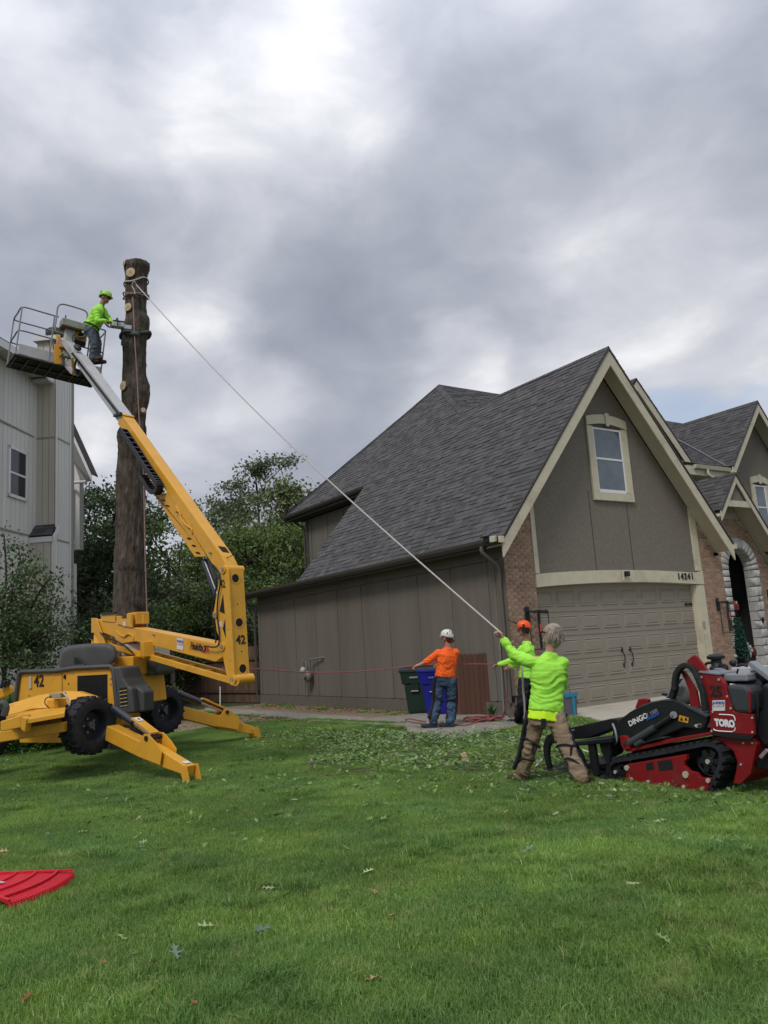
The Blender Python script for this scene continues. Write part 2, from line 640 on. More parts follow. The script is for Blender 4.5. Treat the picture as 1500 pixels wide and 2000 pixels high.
M_LSID = mat('pale_grooved_siding', (0.68, 0.67, 0.62), 0.8, var=0.06, vscale=1.5, bump=0.3, bscale=60, stretch=(1, 1, 0.1), dirt=(0.56, 0.55, 0.50), dirt_scale=1.0)
M_LSID2 = mat('tan_grooved_siding', (0.50, 0.46, 0.39), 0.8, var=0.06, vscale=1.5, bump=0.3, bscale=60, stretch=(1, 1, 0.1))
M_GROOVE = mat('siding_groove', (0.30, 0.29, 0.26), 0.9)
# ------------------------------------------------------------------ ground
def sheet(name, pts, z, m, kind='structure', th=None, parent=None):
    mb = MB()
    P = [np.array([p[0], p[1], z]) for p in pts]
    if th:
        mb.prism(P, (0, 0, -th))
    else:
        mb.add(P, [tuple(range(len(P)))])
    o = mb.build(name, m, parent)
    if kind:
        o['kind'] = kind
    return o
M_SOIL = mat('lawn_soil', (0.040, 0.052, 0.020), 0.95, var=0.35, vscale=0.8, col2=(0.050, 0.068, 0.024), bump=0.9, bscale=30, world=True, dirt=(0.075, 0.06, 0.03), dirt_scale=1.1, dirt_lo=0.6, dirt_hi=0.8)
g = MB()
g.add([(-500, -500, 0), (500, -500, 0), (500, 500, 0), (-500, 500, 0)], [(0, 1, 2, 3)])
tag(g.build('lawn', M_SOIL), kind='structure')
M_MULCH = mat('leafy_soil', (0.17, 0.12, 0.075), 0.95, var=0.5, vscale=14, col2=(0.27, 0.20, 0.13), bump=1.0, bscale=70, world=True)
bed = [(-0.02, -0.2), (-0.02, 12.3), (-7, 13.4), (-7.4, 9.8)] + [tuple(gnd(x, y)[:2]) for x, y in ((330, 1437), (430, 1420), (505, 1413), (616, 1407), (700, 1412), (800, 1415), (1000, 1412))]
sheet('planting_bed', bed, 0.006, M_MULCH)
walk_far = [gnd(x, y, 0.03) for x, y in ((400, 1382), (480, 1385.7), (586, 1392), (725, 1401.5), (770, 1398), (830, 1396))]
walk_near = [gnd(x, y, 0.03) for x, y in ((830, 1422), (721, 1415.6), (616, 1409), (480, 1396), (400, 1390))]
sheet('side_path', [p[:2] for p in walk_far + walk_near], 0.030, M_CONC, th=0.05)
slab = [gnd(x, y, 0.045) for x, y in ((796, 1428), (876, 1445), (935, 1432), (1014, 1418))]
# the slab's back edge along the house
sl = [slab[0][:2], slab[1][:2], slab[2][:2], slab[3][:2], (-0.1, 0.2), (-0.15, 2.6), tuple(gnd(790, 1400)[:2])]
sheet('concrete_pad', sl, 0.045, M_CONC, th=0.07)
drv = [(0.35, 0.16), tuple(gnd(1113, 1402)[:2]), tuple(gnd(1187, 1421)[:2]), (1.4, -14), (7.6, -14), (7.2, 0.16)]
sheet('driveway', drv, 0.014, M_DRIVE, th=0.03)

# ------------------------------------------------------------------ the taupe house
house = thing('brick_and_stucco_house', (0, 0, 0), 'taupe house with steep shingled gable over a wide garage door, number 14241', 'house')
RX, RZ, K = 3.52, 8.36, 1.19
KR = (8.36 - 3.67) / (7.50 - 3.52)
def zl(X): return RZ + K * (X - RX)
def zr(X): return RZ - KR * (X - RX)
SH_PARTS = [0]
def shingles(poly3, nrm, name, parent, nparts=0, expo=0.15, wmin=0.16, wmax=0.34, seed=1, ref=None):
    """rows of overlapping tabs laid over a planar polygon; poly3 3-d points, nrm outward normal"""
    rnd = random.Random(seed)
    nrm = unit(nrm)
    if nrm[2] < 0: nrm = -nrm
    u = unit(np.cross(ZUP, nrm))
    v = np.cross(nrm, u)
    o = np.array(poly3[0], float)
    p2 = [(float(np.dot(np.array(p) - o, u)), float(np.dot(np.array(p) - o, v))) for p in poly3]
    vmin = min(p[1] for p in p2); vmax = max(p[1] for p in p2)
    # slab under the tabs
    slab_ = MB().prism([np.array(p) - nrm * 0.004 for p in poly3], -nrm * 0.05)
    slab_.build(name.replace('shingle', 'roof') if 'shingle' in name else 'roof', M_ROOFBASE, parent)
    rest = MB()
    tabs = []
    row = 0
    vv = vmin
    while vv < vmax:
        vt = min(vv + expo, vmax)
        bots, tops = scan(p2, vv + 1e-3), scan(p2, vt - 1e-3)
        mids = scan(p2, (vv + vt) / 2)
        for q_, (a, b) in enumerate(mids):
            (a0, b0), (a1, b1) = (bots[q_], tops[q_]) if len(bots) == len(tops) == len(mids) else ((a, b), (a, b))
            lo, hi = min(a0, a1), max(b0, b1)
            x = lo - rnd.random() * wmax
            while x < hi:
                w = rnd.uniform(wmin, wmax)
                x0, x1 = min(max(x, a0), b0), min(max(x + w, a0), b0)
                y0, y1 = min(max(x, a1), b1), min(max(x + w, a1), b1)
                x += w
                if (x1 - x0) + (y1 - y0) < 0.03: continue
                th = rnd.choice((0.006, 0.008, 0.015, 0.018))
                dv = rnd.choice((0, 0, -0.012))
                tabs.append((x0 + 0.0015, x1 - 0.0015, vv + dv, min(vt + 0.01, vmax), th, y0 + 0.0015, y1 - 0.0015))
        vv += expo
        row += 1
    def geo(mb, t, org=np.zeros(3)):
        x0, x1, v0, v1, th, y0, y1 = t
        P = lambda a, b, h: o + u * a + v * b + nrm * h - org
        mb.add([P(x0, v0, 0.0), P(x1, v0, 0.0), P(x1, v0, th + 0.004), P(x0, v0, th + 0.004), P(y1, v1, 0.001 + th * 0.3), P(y0, v1, 0.001 + th * 0.3), P(y1, v1, -0.002), P(y0, v1, -0.002)],
               [(0, 1, 2, 3), (3, 2, 4, 5), (0, 3, 5, 7), (1, 6, 4, 2)])
    if nparts:
        ref_ = np.array(ref)
        tabs.sort(key=lambda t: np.linalg.norm(o + u * (t[0] + t[1]) / 2 + v * t[2] - ref_))
        for t in tabs[:nparts]:
            mb = MB(); geo(mb, t)
            mb.build('shingle', M_SHINGLE, parent, fix=False)
    for t in tabs[nparts:]:
        geo(rest, t)
    if rest.v:
        ob = rest.build('shingles', M_SHINGLE, parent, fix=False)
        ob['kind'] = 'stuff'

EY, BY = -0.52, 8.6     # front edge and back edge of the garage roof
XL, XR = -0.42, 7.50
# main left plane: garage part and the upper part over the second floor are one plane
apex = np.array([5.28, 8.32, zl(5.28)])
pl = [(XL, EY, zl(XL)), (XL, BY, zl(XL)), (2.15, BY, zl(2.15)), (2.15, 14.35, zl(2.15)), tuple(apex), (RX, 5.04, RZ), (RX, EY, RZ)]
shingles(pl, (-K, 0, 1), 'shingle', house, nparts=290, seed=3, ref=(XL, EY, zl(XL)))
# right plane of the garage gable
shingles([(RX, EY, RZ), (RX, 6, RZ), (XR, 6, zr(XR)), (XR, EY, zr(XR))], (KR, 0, 1), 'shingle', house, seed=4)
G3Y = 2.2
a3 = onY(1480, 783, G3Y); l3 = onY(1432, 909, G3Y)
# front plane of the main roof (slope towards the street)
KF = (apex[2] - 6.70) / (8.32 - 2.45)
def zf(Y): return 6.70 + KF * (Y - 2.45)
shingles([(RX, 5.04, zf(5.04)), tuple(apex), (19.0, 8.32, apex[2]), (19.0, 2.45 + (a3[2] - 6.70) / KF, a3[2]), (a3[0], 2.45 + (a3[2] - 6.70) / KF, a3[2]), (l3[0], 2.45, 6.70), (8.0, 2.45, 6.70)], (0, -KF, 1), 'shingle', house, seed=5)
# back plane, plain
shingles([tuple(apex), (2.15, 14.35, zl(2.15)), (19.0, 14.35, zl(2.15)), (19.0, 8.32, apex[2])], (0, 0.6, 1), 'shingle', house, seed=6, expo=0.3, wmin=0.5, wmax=0.9)
# low roof behind the garage roof
shingles([(XL, BY, zl(XL)), (XL, 13.2, zl(XL)), (2.62, 13.2, zl(XL) + 0.55), (2.62, BY, zl(XL) + 0.55)], (-0.18, 0, 1), 'shingle', house, seed=8)
# ridge and hip caps
def caps(p0, p1, name='ridge_cap', w=0.15, step=0.14, drop=0.09):
    p0 = np.array(p0, float); p1 = np.array(p1, float)
    n = int(np.linalg.norm(p1 - p0) / step)
    d, s, u = frame(p1 - p0)
    mb = MB()
    for i in range(n):
        a = p0 + (p1 - p0) * i / n
        b = p0 + (p1 - p0) * (i + 1.25) / n
        mb.add([a - s * w - u * drop + u * 0.008, a + u * 0.028, a + s * w - u * drop + u * 0.008, b - s * w - u * drop, b + u * 0.022, b + s * w - u * drop],
               [(0, 3, 4, 1), (1, 4, 5, 2), (0, 1, 2)])
    return mb.build(name, M_SHINGLE, house)
caps((RX, EY, RZ), (RX, 5.04, RZ), w=0.10, drop=0.12)
caps(apex, (RX, 5.04, RZ), w=0.13)
caps(apex, (2.15, 14.35, zl(2.15)), w=0.13)
caps(apex, (19, 8.32, apex[2]), w=0.13)
# walls: closed body under the roofs
body = MB()
zw = 3.60
body.prism([(0.02, 0.05, 0.0), (0.02, 12.4, 0.0), (0.02, 12.4, zw), (0.02, 0.05, zw)], (0.15, 0, 0))
body.build('side_wall', M_SIDING, house)
# side foundation strip, siding panels and battens
fb = MB().span((-0.045, 0.03, 0.0), (0.019, 12.42, 0.30))
fb.build('foundation', M_FOUND, house)
by = [0.30, 0.58, 1.886, 3.19, 4.484, 5.796, 7.11, 8.425, 9.74, 11.05, 12.40]
for i in range(len(by) - 1):
    a, b = by[i] + 0.008, by[i + 1] - 0.008
    MB().span((0.000, a, 0.315), (0.019, b, 3.27)).build('siding_panel', M_SIDING, house)
MB().span((-0.004, 0.0, 0.315), (0.019, 0.29, 3.27)).build('corner_board', M_SIDING, house, bevel=0.003)
MB().span((-0.028, 12.27, 0.315), (-0.001, 12.40, 3.27)).build('corner_board', M_SIDING, house, bevel=0.003)
MB().span((-0.018, 0.0, 3.285), (0.019, 12.42, 3.62)).build('frieze_board', M_SIDING, house, bevel=0.004)
for y in by[1:-1]:
    MB().span((-0.018, y - 0.045, 0.33), (-0.001, y + 0.012, 3.275)).build('batten', M_SIDING, house, bevel=0.002)
# eave soffit, fascia, gutter
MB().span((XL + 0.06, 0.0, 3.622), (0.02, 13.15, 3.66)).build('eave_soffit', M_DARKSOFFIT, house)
zg = zl(XL)
MB().span((XL + 0.02, EY + 0.05, zg - 0.20), (XL + 0.055, 13.2, zg - 0.03)).build('fascia', M_DARKTRIM, house)
gt = MB()
ys = np.linspace(EY + 0.04, 13.22, 2)
prof = [(XL + 0.018, zg - 0.015), (XL + 0.018, zg - 0.14), (XL - 0.06, zg - 0.14), (XL - 0.105, zg - 0.07), (XL - 0.115, zg - 0.01), (XL - 0.10, zg - 0.01), (XL - 0.09, zg - 0.065), (XL - 0.05, zg - 0.125), (XL + 0.006, zg - 0.125), (XL + 0.006, zg - 0.015)]
gt.loft([np.array([p[0], ys[0], p[1]]) for p in prof], [np.array([p[0], ys[1], p[1]]) for p in prof])
gt.build('gutter', M_DARKTRIM, house)
MB().span((XL - 0.11, EY - 0.02, zg - 0.14), (XL + 0.02, EY + 0.037, zg - 0.005)).build('gutter_end_cap', M_CREAM, house, bevel=0.01)
# downspouts
dsp = interp([(XL - 0.04, 0.12, zg - 0.14), (XL - 0.04, 0.12, zg - 0.26), (XL + 0.16, 0.10, zg - 0.42), (-0.085, 0.08, zg - 0.62), (-0.085, 0.08, 2.6), (-0.085, 0.08, 0.3)], 4)
MB().tube(dsp, 0.042, 8).build('downspout', mat('taupe_downspout', (0.115, 0.102, 0.082), 0.5), house, smooth=True)
dsp = interp([(XL - 0.04, 13.1, zg - 0.14), (XL - 0.04, 13.05, zg - 0.3), (-0.1, 12.55, zg - 0.55), (-0.1, 12.5, 2.6), (-0.1, 12.5, 0.3)], 4)
MB().tube(dsp, 0.045, 8).build('downspout', M_DARKTRIM, house, smooth=True)
# second floor wall seen in the notch
MB().span((2.60, BY - 2.5, 3.9), (2.75, 13.55, 6.45)).build('upper_side_wall', M_SIDING, house)
for y in (9.6, 10.8, 12.0, 13.2):
    MB().span((2.575, y - 0.04, 4.2), (2.60, y + 0.04, 6.40)).build('batten', M_SIDING, house)
MB().span((2.565, 13.40, 3.9), (2.60, 13.56, 6.45)).build('corner_board', M_DARKTRIM, house)
ze = zl(2.15)
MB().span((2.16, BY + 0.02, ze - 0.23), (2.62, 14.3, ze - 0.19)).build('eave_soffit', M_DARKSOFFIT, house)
MB().prism([(2.19, BY - 0.25, ze - 0.03), (2.19, 14.3, ze - 0.03), (2.19, 14.3, ze - 0.19), (2.19, BY - 0.25, ze - 0.19)], (0.03, 0, 0)).build('fascia', M_DARKTRIM, house)
gt = MB()
dx, dz = 2.15 - XL, ze - zg
gt.loft([np.array([p[0] + dx, BY - 0.05, p[1] + dz]) for p in prof], [np.array([p[0] + dx, 14.4, p[1] + dz]) for p in prof])
gt.build('gutter', M_DARKTRIM, house)
MB().tube(interp([(2.3, 13.9, ze - 0.15), (2.3, 13.9, ze - 0.3), (2.5, 13.72, ze - 0.5), (2.55, 13.65, ze - 0.7), (2.55, 13.65, 4.2)], 4), 0.045, 8).build('downspout', M_DARKTRIM, house, smooth=True)
MB().span((2.16, 14.31, ze - 0.19), (19, 14.36, ze - 0.03)).build('fascia', M_DARKTRIM, house)
# far end wall of ground floor
MB().span((0.16, 12.25, 0), (9, 12.4, 3.6)).build('back_wall', M_SIDING, house)
MB().span((2.76, 13.4, 3.6), (14, 13.55, 6.4)).build('back_wall', M_SIDING, house)
MB().span((8.0, 12.41, 0), (14, 13.39, 3.6)).build('back_wall', M_SIDING, house)

# ---- garage front
DX0, DX1, DZ = 0.88, 6.39, 2.64
zs_ = lambda X: min(zl(X), zr(X)) - 0.19      # underside of the rake soffit
def arc(X, base, rise):
    return base + rise * (1 - ((X - 3.70) / 2.90) ** 2)
BRICKS = []
def brick_wall(x0, x1, z0, ztop, Y, nparts, parent, hole=None, seed=2, L=0.203, Hc=0.0705, thick=0.0):
    rnd = random.Random(seed)
    bw = MB()
    z = z0
    row = 0
    out = []
    while z < max(ztop(x0 + 0.001), ztop(x1 - 0.001), ztop((x0 + x1) / 2)):
        x = x0 - (L / 2 if row % 2 else 0)
        while x < x1:
            a, b = max(x, x0), min(x + L, x1)
            x += L
            if b - a < 0.03: continue
            if z + Hc > min(ztop(a), ztop(b)) + 0.03: continue
            if hole and hole(a, b, z, z + Hc): continue
            pr = rnd.uniform(0.004, 0.011)
            out.append(((a + 0.005, Y - pr, z + 0.005), (b - 0.005, Y + 0.05, z + Hc - 0.005)))
        z += Hc
        row += 1
    return out
bl = brick_wall(0.0, 0.865, 0.02, zs_, 0.0, 0, house, seed=2)
brr = brick_wall(6.74, 7.65, 0.02, zs_, 0.0, 0, house, seed=5)
allb = bl + brr
# shared brick meshes in two sizes
LB = {}
def brick_obj(a, b, parent):
    sz = tuple(round(b[i] - a[i], 2) if i != 1 else 0.058 for i in range(3))
    if sz not in LB:
        mb = MB().box((0, 0, 0), sz)
        me = bpy.data.meshes.new('brick')
        me.from_pydata(mb.v, [], mb.f)
        me.materials.append(M_BRICK)
        LB[sz] = me
    o = bpy.data.objects.new('brick', LB[sz])
    link(o)
    o.parent = parent
    c = (np.array(a) + np.array(b)) / 2
    o.location = tuple(c - ORI[parent.name])
    return o
allb.sort(key=lambda q: -q[0][2] if q[0][0] > 5 else -10)
for a, b in allb[:300]:
    brick_obj(a, b, house)
rb = MB()
for a, b in allb[300:]:
    rb.span(a, b)
if rb.v:
    rb.build('bricks', M_BRICK, house)['kind'] = 'stuff'
# mortar backing
mo = MB()
mo.prism([(0.0, 0.0, 0), (0.87, 0.0, 0), (0.87, 0.0, zs_(0.87)), (0.0, 0.0, zs_(0.0))], (0, 0.12, 0))
mo.build('mortar_bed', M_MORTAR, house)
mo = MB()
mo.prism([(6.735, 0.0, 0), (7.65, 0.0, 0), (7.65, 0.0, zs_(7.65)), (6.735, 0.0, zs_(6.735))], (0, 0.12, 0))
mo.build('mortar_bed', M_MORTAR, house)
# quoin return of bricks on the left corner and jamb return at the door
jr = MB()
for i in range(37):
    z = 0.02 + i * 0.0705
    jr.span((0.866, 0.02 if i % 2 else 0.0, z + 0.005), (0.885, 0.14, z + 0.0655))
jr.build('jamb_bricks', M_BRICK, house)['kind'] = 'stuff'
# stucco gable field
st = [(1.0, 0.02, 2.90)]
for X in np.linspace(1.0, 6.5, 15):
    st.append((X, 0.02, arc(X, 2.93, 0.09)))
st = st[1:]
st += [(6.5, 0.02, zs_(6.5)), (RX, 0.02, RZ - 0.25), (1.0, 0.02, zs_(1.0))]
MB().prism(st, (0, 0.1, 0)).build('stucco_gable', M_STUCCO, house)
for X, zt in ((2.85, 4.9), (4.15, 4.9)):
    MB().span((X - 0.006, 0.010, 3.03), (X + 0.006, 0.0195, zt)).build('control_joint', M_DARKTRIM, house)
# trims
def ptrim(name, pts, y0=-0.03, y1=0.019, m=None, bevel=0.004):
    return MB().prism([(p[0], y0, p[1]) for p in pts], (0, y1 - y0, 0)).build(name, m or M_CREAM, house, bevel=bevel)
ptrim('vertical_trim', [(0.872, 2.95), (0.998, 2.95), (0.998, zs_(0.998)), (0.872, zs_(0.872))])
ptrim('vertical_trim', [(6.502, 3.0), (6.73, 3.0), (6.73, zs_(6.73)), (6.502, zs_(6.502))])
bt = [(X, arc(X, 2.65, 0.085)) for X in np.linspace(0.86, 6.73, 17)] + [(X, arc(X, 2.935, 0.085)) for X in np.linspace(6.73, 0.86, 17)]
bt[16] = (6.73, 2.65); bt[17] = (6.73, 2.999); bt[0] = (0.86, 2.65); bt[-1] = (0.86, 2.93)
ptrim('door_header', bt, y0=-0.05, y1=0.15, bevel=0.004)
ptrim('door_jamb', [(6.50, 0.0), (6.735, 0.0), (6.735, 2.648), (6.50, 2.648)], y0=-0.035, y1=0.02)
MB().span((6.43, -0.02, 0.0), (6.497, 0.14, 2.648)).build('door_jamb', M_CREAM, house, bevel=0.004)
MB().span((6.39, 0.03, 0.0), (6.427, 0.16, 2.648)).build('door_stop', M_CREAM, house, bevel=0.003)
# garage door: five sections, eight raised panels each
DY = 0.15
p0 = onY(1090, 1196, DY); p8 = onY(1328, 1184, DY)
pitch = (p8[0] - p0[0]) / 6.0
xstart = p0[0] - pitch - 0.09
rowh = 0.527
door = MB().span((0.80, DY, 0.0), (6.42, DY + 0.05, 2.74)).build('garage_door', M_DOOR, house)
for r in range(5):
    z0 = r * rowh + 0.004
    for c in range(8):
        a = xstart + c * pitch + 0.09
        b = a + pitch - 0.16
        zb, zt = z0 + 0.125, z0 + rowh - 0.085
        mb = MB()
        def ring(ins, y):
            return [np.array([a + ins, y, zb + ins]), np.array([b - ins, y, zb + ins]), np.array([b - ins, y, zt - ins]), np.array([a + ins, y, zt - ins])]
        R0, R1, R2, R3 = ring(0, DY - 0.006), ring(0.012, DY - 0.002 - 0.016), ring(0.035, DY - 0.004), ring(0.062, DY - 0.017)
        vs = ring(-0.006, DY - 0.001) + R1 + R2 + R3
        fs = []
        for k in range(3):
            for i in range(4):
                j = (i + 1) % 4
                fs.append((k * 4 + i, k * 4 + j, (k + 1) * 4 + j, (k + 1) * 4 + i))
        fs.append((12, 13, 14, 15))
        mb.add(vs, fs)
        mb.build('door_panel', M_DOOR, door, fix=False)
    if r:
        MB().span((0.86, DY - 0.0035, z0 - 0.006), (6.42, DY - 0.0015, z0 + 0.002)).build('section_joint', M_DARKTRIM, door)
# handles and strap hinges on the door
def handle(x, y):
    p = onY(x, y, DY)
    mb = MB()
    mb.tube(interp([p + (0, -0.02, 0.16), p + (0, -0.055, 0.10), p + (0.012, -0.06, 0), p + (0, -0.055, -0.10), p + (0, -0.02, -0.16)], 4), 0.012, 6)
    for s in (1, -1):
        mb.prism([p + (0, -0.004, s * 0.25), p + (0.035, -0.004, s * 0.19), p + (0.022, -0.004, s * 0.13), p + (-0.022, -0.004, s * 0.13), p + (-0.035, -0.004, s * 0.19)], (0, -0.014, 0))
    mb.build('handle', M_BLACK, door, smooth=True)
handle(1216, 1284.5)
handle(1232, 1283)
def strap(xa, xb, y):
    a = onY(xa, y[0], DY); b = onY(xb, y[1], DY)
    s = 1 if b[0] > a[0] else -1
    MB().prism([a + (0, -0.004, -0.045), b + (-s * 0.10, -0.004, -0.022), b + (-s * 0.09, -0.004, -0.05), b + (0, -0.004, 0), b + (-s * 0.09, -0.004, 0.05), b + (-s * 0.10, -0.004, 0.022), a + (0, -0.004, 0.045)], (0, -0.012, 0)).build('strap_hinge', M_BLACK, door)
strap(1044, 1071, (1194.5, 1194.2))
strap(1360, 1336, (1179.4, 1180.6))
# house number
nb0 = onY(1338.5, 1127, -0.05)
text('14241', 0.215, nb0 + (0, -0.012, 0.01), (1, 0, -0.002), (0, 0, 1), M_BLACK, 'house_number', house, ext=0.008, bold=0.006, xs=0.92, sp=1.35)
# gable window
def gable_window(c, w, h, cas, Y, parent, arched=True, glass=M_GLASS):
    """c: lower centre of casing; w,h outer size of casing"""
    x0, x1, z0, z1 = c[0] - w / 2, c[0] + w / 2, c[1], c[1] + h
    win = MB().add([], [])
    mb = MB()
    def P(a, b, c_, d_):
        return [(a, Y, c_), (b, Y, c_), (b, Y, d_), (a, Y, d_)]
    mb.prism(P(x0, x0 + cas, z0 + cas, z1 - cas * 1.1), (0, -0.055, 0))
    mb.prism(P(x1 - cas, x1, z0 + cas, z1 - cas * 1.1), (0, -0.055, 0))
    mb.prism(P(x0, x1, z0, z0 + cas - 0.002), (0, -0.06, 0))
    fr = mb.build('window', M_CREAM, parent, bevel=0.004)
    top = [(x, Y, z1 - cas * 1.1 + (0.09 * (1 - ((x - c[0]) / (w / 2)) ** 2) if arched else 0) - 0.0) for x in np.linspace(x0 + 0, x1, 11)]
    up = [(x, Y, z1 + 0.10 * (1 - ((x - c[0]) / (w / 2)) ** 2)) for x in np.linspace(x1 + 0.0, x0 - 0.0, 11)]
    MB().prism(top + up, (0, -0.065, 0)).build('arched_head', M_CREAM, fr, bevel=0.004)
    MB().prism([(c[0] - 0.05, Y - 0.066, z1 - cas * 0.95), (c[0] + 0.05, Y - 0.066, z1 - cas * 0.95), (c[0] + 0.07, Y - 0.066, z1 + 0.135), (c[0] - 0.07, Y - 0.066, z1 + 0.135)], (0, -0.03, 0)).build('keystone', M_CREAM, fr, bevel=0.004)
    MB().span((x0 + cas + 0.003, Y - 0.02, z1 - cas * 1.1 - 0.02), (x1 - cas - 0.003, Y + 0.01, z1 + 0.02 - cas * 1.1 + 0.06)).build('dark_reveal', M_DARKTRIM, fr)
    a, b, d, e = x0 + cas + 0.004, x1 - cas - 0.004, z0 + cas + 0.03, z1 - cas * 1.1 - 0.02
    mid = (d + e) / 2 + 0.01
    fw = 0.045
    sf = MB()
    for q in ((a, a + fw, d, e), (b - fw, b, d, e)):
        sf.prism([(q[0], Y - 0.03, q[2]), (q[1], Y - 0.03, q[2]), (q[1], Y - 0.03, q[3]), (q[0], Y - 0.03, q[3])], (0, 0.028, 0))
    for q in ((d - 0.03, d + fw), (e - fw, e), (mid - 0.02, mid + 0.03)):
        sf.prism([(a + fw, Y - 0.033, q[0]), (b - fw, Y - 0.033, q[0]), (b - fw, Y - 0.033, q[1]), (a + fw, Y - 0.033, q[1])], (0, 0.03, 0))
    sf.build('sash', M_WHITE, fr, bevel=0.003)
    MB().span((a + fw, Y - 0.012, mid + 0.03), (b - fw, Y - 0.004, e - fw)).build('pane', glass, fr)
    MB().span((a + fw, Y - 0.018, d + fw), (b - fw, Y - 0.010, mid - 0.02)).build('pane', glass, fr)
    return fr
wl_ = onY(1159.5, 978, 0.0); wr_ = onY(1237.5, 980, 0.0); wt_ = onY(1143, 812, 0.0)
gable_window(((wl_[0] + wr_[0]) / 2, (wl_[2] + wr_[2]) / 2), wr_[0] - wl_[0], onY(1145, 820, 0)[2] - wl_[2] + 0.06, 0.20, 0.015, house)
# rakes
def rake(x0, z0, x1, z1, y, hgt, th, m, name='rake_board', plumb=True, parent=house):
    a = np.array([x0, y, z0]); b = np.array([x1, y, z1])
    h = np.array([0, 0, -hgt])
    return MB().prism([a, b, b + h, a + h], (0, th, 0)).build(name, m, parent, bevel=0.003)
hk = 0.40
rake(XL - 0.01, zl(XL) - 0.035, RX, RZ - 0.055, EY + 0.01, hk, 0.04, M_CREAM)
rake(RX, RZ - 0.055, XR + 0.01, zr(XR) - 0.05, EY + 0.01, hk, 0.04, M_CREAM)
rake(XL - 0.02, zl(XL) - 0.005, RX, RZ - 0.02, EY - 0.012, 0.05, 0.02, M_DARKTRIM, 'drip_edge')
rake(RX, RZ - 0.02, XR + 0.02, zr(XR) - 0.01, EY - 0.012, 0.05, 0.02, M_DARKTRIM, 'drip_edge')
for (xa, za, xb, zb) in ((XL, zl(XL), RX, RZ), (RX, RZ, XR, zr(XR))):
    off = 0.17
    MB().prism([(xa, EY + 0.055, za - off), (xb, EY + 0.055, zb - off), (xb, 0.0, zb - off), (xa, 0.0, za - off)], (0, 0, -0.02)).build('rake_soffit', M_SOFFIT, house)
# small fasteners along the right soffit
fs_ = MB()
for i in range(17):
    X = RX + 0.25 + i * 0.22
    fs_.cyl((X, EY + 0.09, zr(X) - 0.188), (X, EY + 0.09, zr(X) - 0.205), 0.014, n=6)
fs_.build('soffit_nails', M_DARKTRIM, house)['kind'] = 'stuff'
MB().span((XR - 0.02, EY + 0.0, zr(XR) - 0.16), (XR + 0.14, EY + 0.3, zr(XR) - 0.02)).build('gutter_end_cap', M_CREAM, house, bevel=0.01)
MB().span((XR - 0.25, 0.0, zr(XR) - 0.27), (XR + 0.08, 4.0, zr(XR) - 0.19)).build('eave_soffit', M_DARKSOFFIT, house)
# right side wall of the garage, towards the entry
MB().span((7.50, 0.12, 0), (7.648, 1.3, 3.5)).build('garage_return_wall', M_BRICK, house)
# lit box under header: camera
cb = onY(1222, 1122, -0.06)
MB().span(cb + (-0.07, -0.10, -0.05), cb + (0.05, 0.0, 0.07)).build('security_camera', M_BLACK, house, bevel=0.015)
MB().span(cb + (-0.14, -0.04, -0.16), cb + (-0.09, 0.0, 0.10)).build('camera_bracket', M_CREAM, house, bevel=0.01)
# keypad on the door jamb
kp = onY(1375, 1220, -0.04)
MB().span(kp + (-0.035, -0.02, -0.09), kp + (0.035, 0.0, 0.09)).build('door_keypad', mat('beige_plastic', (0.30, 0.27, 0.2), 0.5), house, bevel=0.006)
# solar flood light at the gutter corner
fl = onX(955, 1050, XL - 0.12)
MB().box(fl + (-0.02, 0.02, 0.06), (0.20, 0.24, 0.03), ax=[unit((1, 0, 0.5)), (0, 1, 0), unit((-0.5, 0, 1))]).build('solar_panel', M_CYL, house)
MB().box(fl + (0.0, 0.0, -0.04), (0.16, 0.20, 0.12)).build('flood_light_body', M_BLKP, house, bevel=0.01)
MB().box(fl + (-0.07, -0.20, -0.06), (0.10, 0.12, 0.12), ax=[unit((1, 0.3, 0.2)), unit((-0.3, 1, 0)), (0, 0, 1)]).build('flood_lamp_head', M_SOFFIT, house, bevel=0.01)

# ---- the middle gable behind, entry, right gable
G2Y = 2.5
a2 = onY(1243, 738, G2Y); l2 = onY(1357, 908, G2Y)
kk = (a2[2] - l2[2]) / (l2[0] - a2[0])
shingles([(a2[0], G2Y, a2[2]), (a2[0], 7.5, a2[2]), (l2[0], 7.5, l2[2]), (l2[0], G2Y, l2[2])], (kk, 0, 1), 'shingle', house, seed=11)
shingles([(a2[0], G2Y, a2[2]), (a2[0], 7.5, a2[2]), (a2[0] - 2.4, 7.5, a2[2] - 2.4 * kk), (a2[0] - 2.4, G2Y, a2[2] - 2.4 * kk)], (-kk, 0, 1), 'shingle', house, seed=12)
rake(a2[0], a2[2] - 0.05, l2[0], l2[2] - 0.05, G2Y + 0.01, 0.36, 0.04, M_CREAM)
rake(a2[0] - 2.4, a2[2] - 2.4 * kk - 0.05, a2[0], a2[2] - 0.05, G2Y + 0.01, 0.36, 0.04, M_CREAM)
rake(a2[0], a2[2] - 0.015, l2[0], l2[2] - 0.015, G2Y - 0.012, 0.05, 0.02, M_DARKTRIM, 'drip_edge')
MB().prism([(a2[0], 2.9, a2[2] - 0.4), (l2[0] - 0.3, 2.9, l2[2]), (l2[0] - 0.3, 2.9, 2.0), (5, 2.9, 2.0), (5, 2.9, l2[2])], (0, 0.1, 0)).build('stucco_gable', M_STUCCO, house)
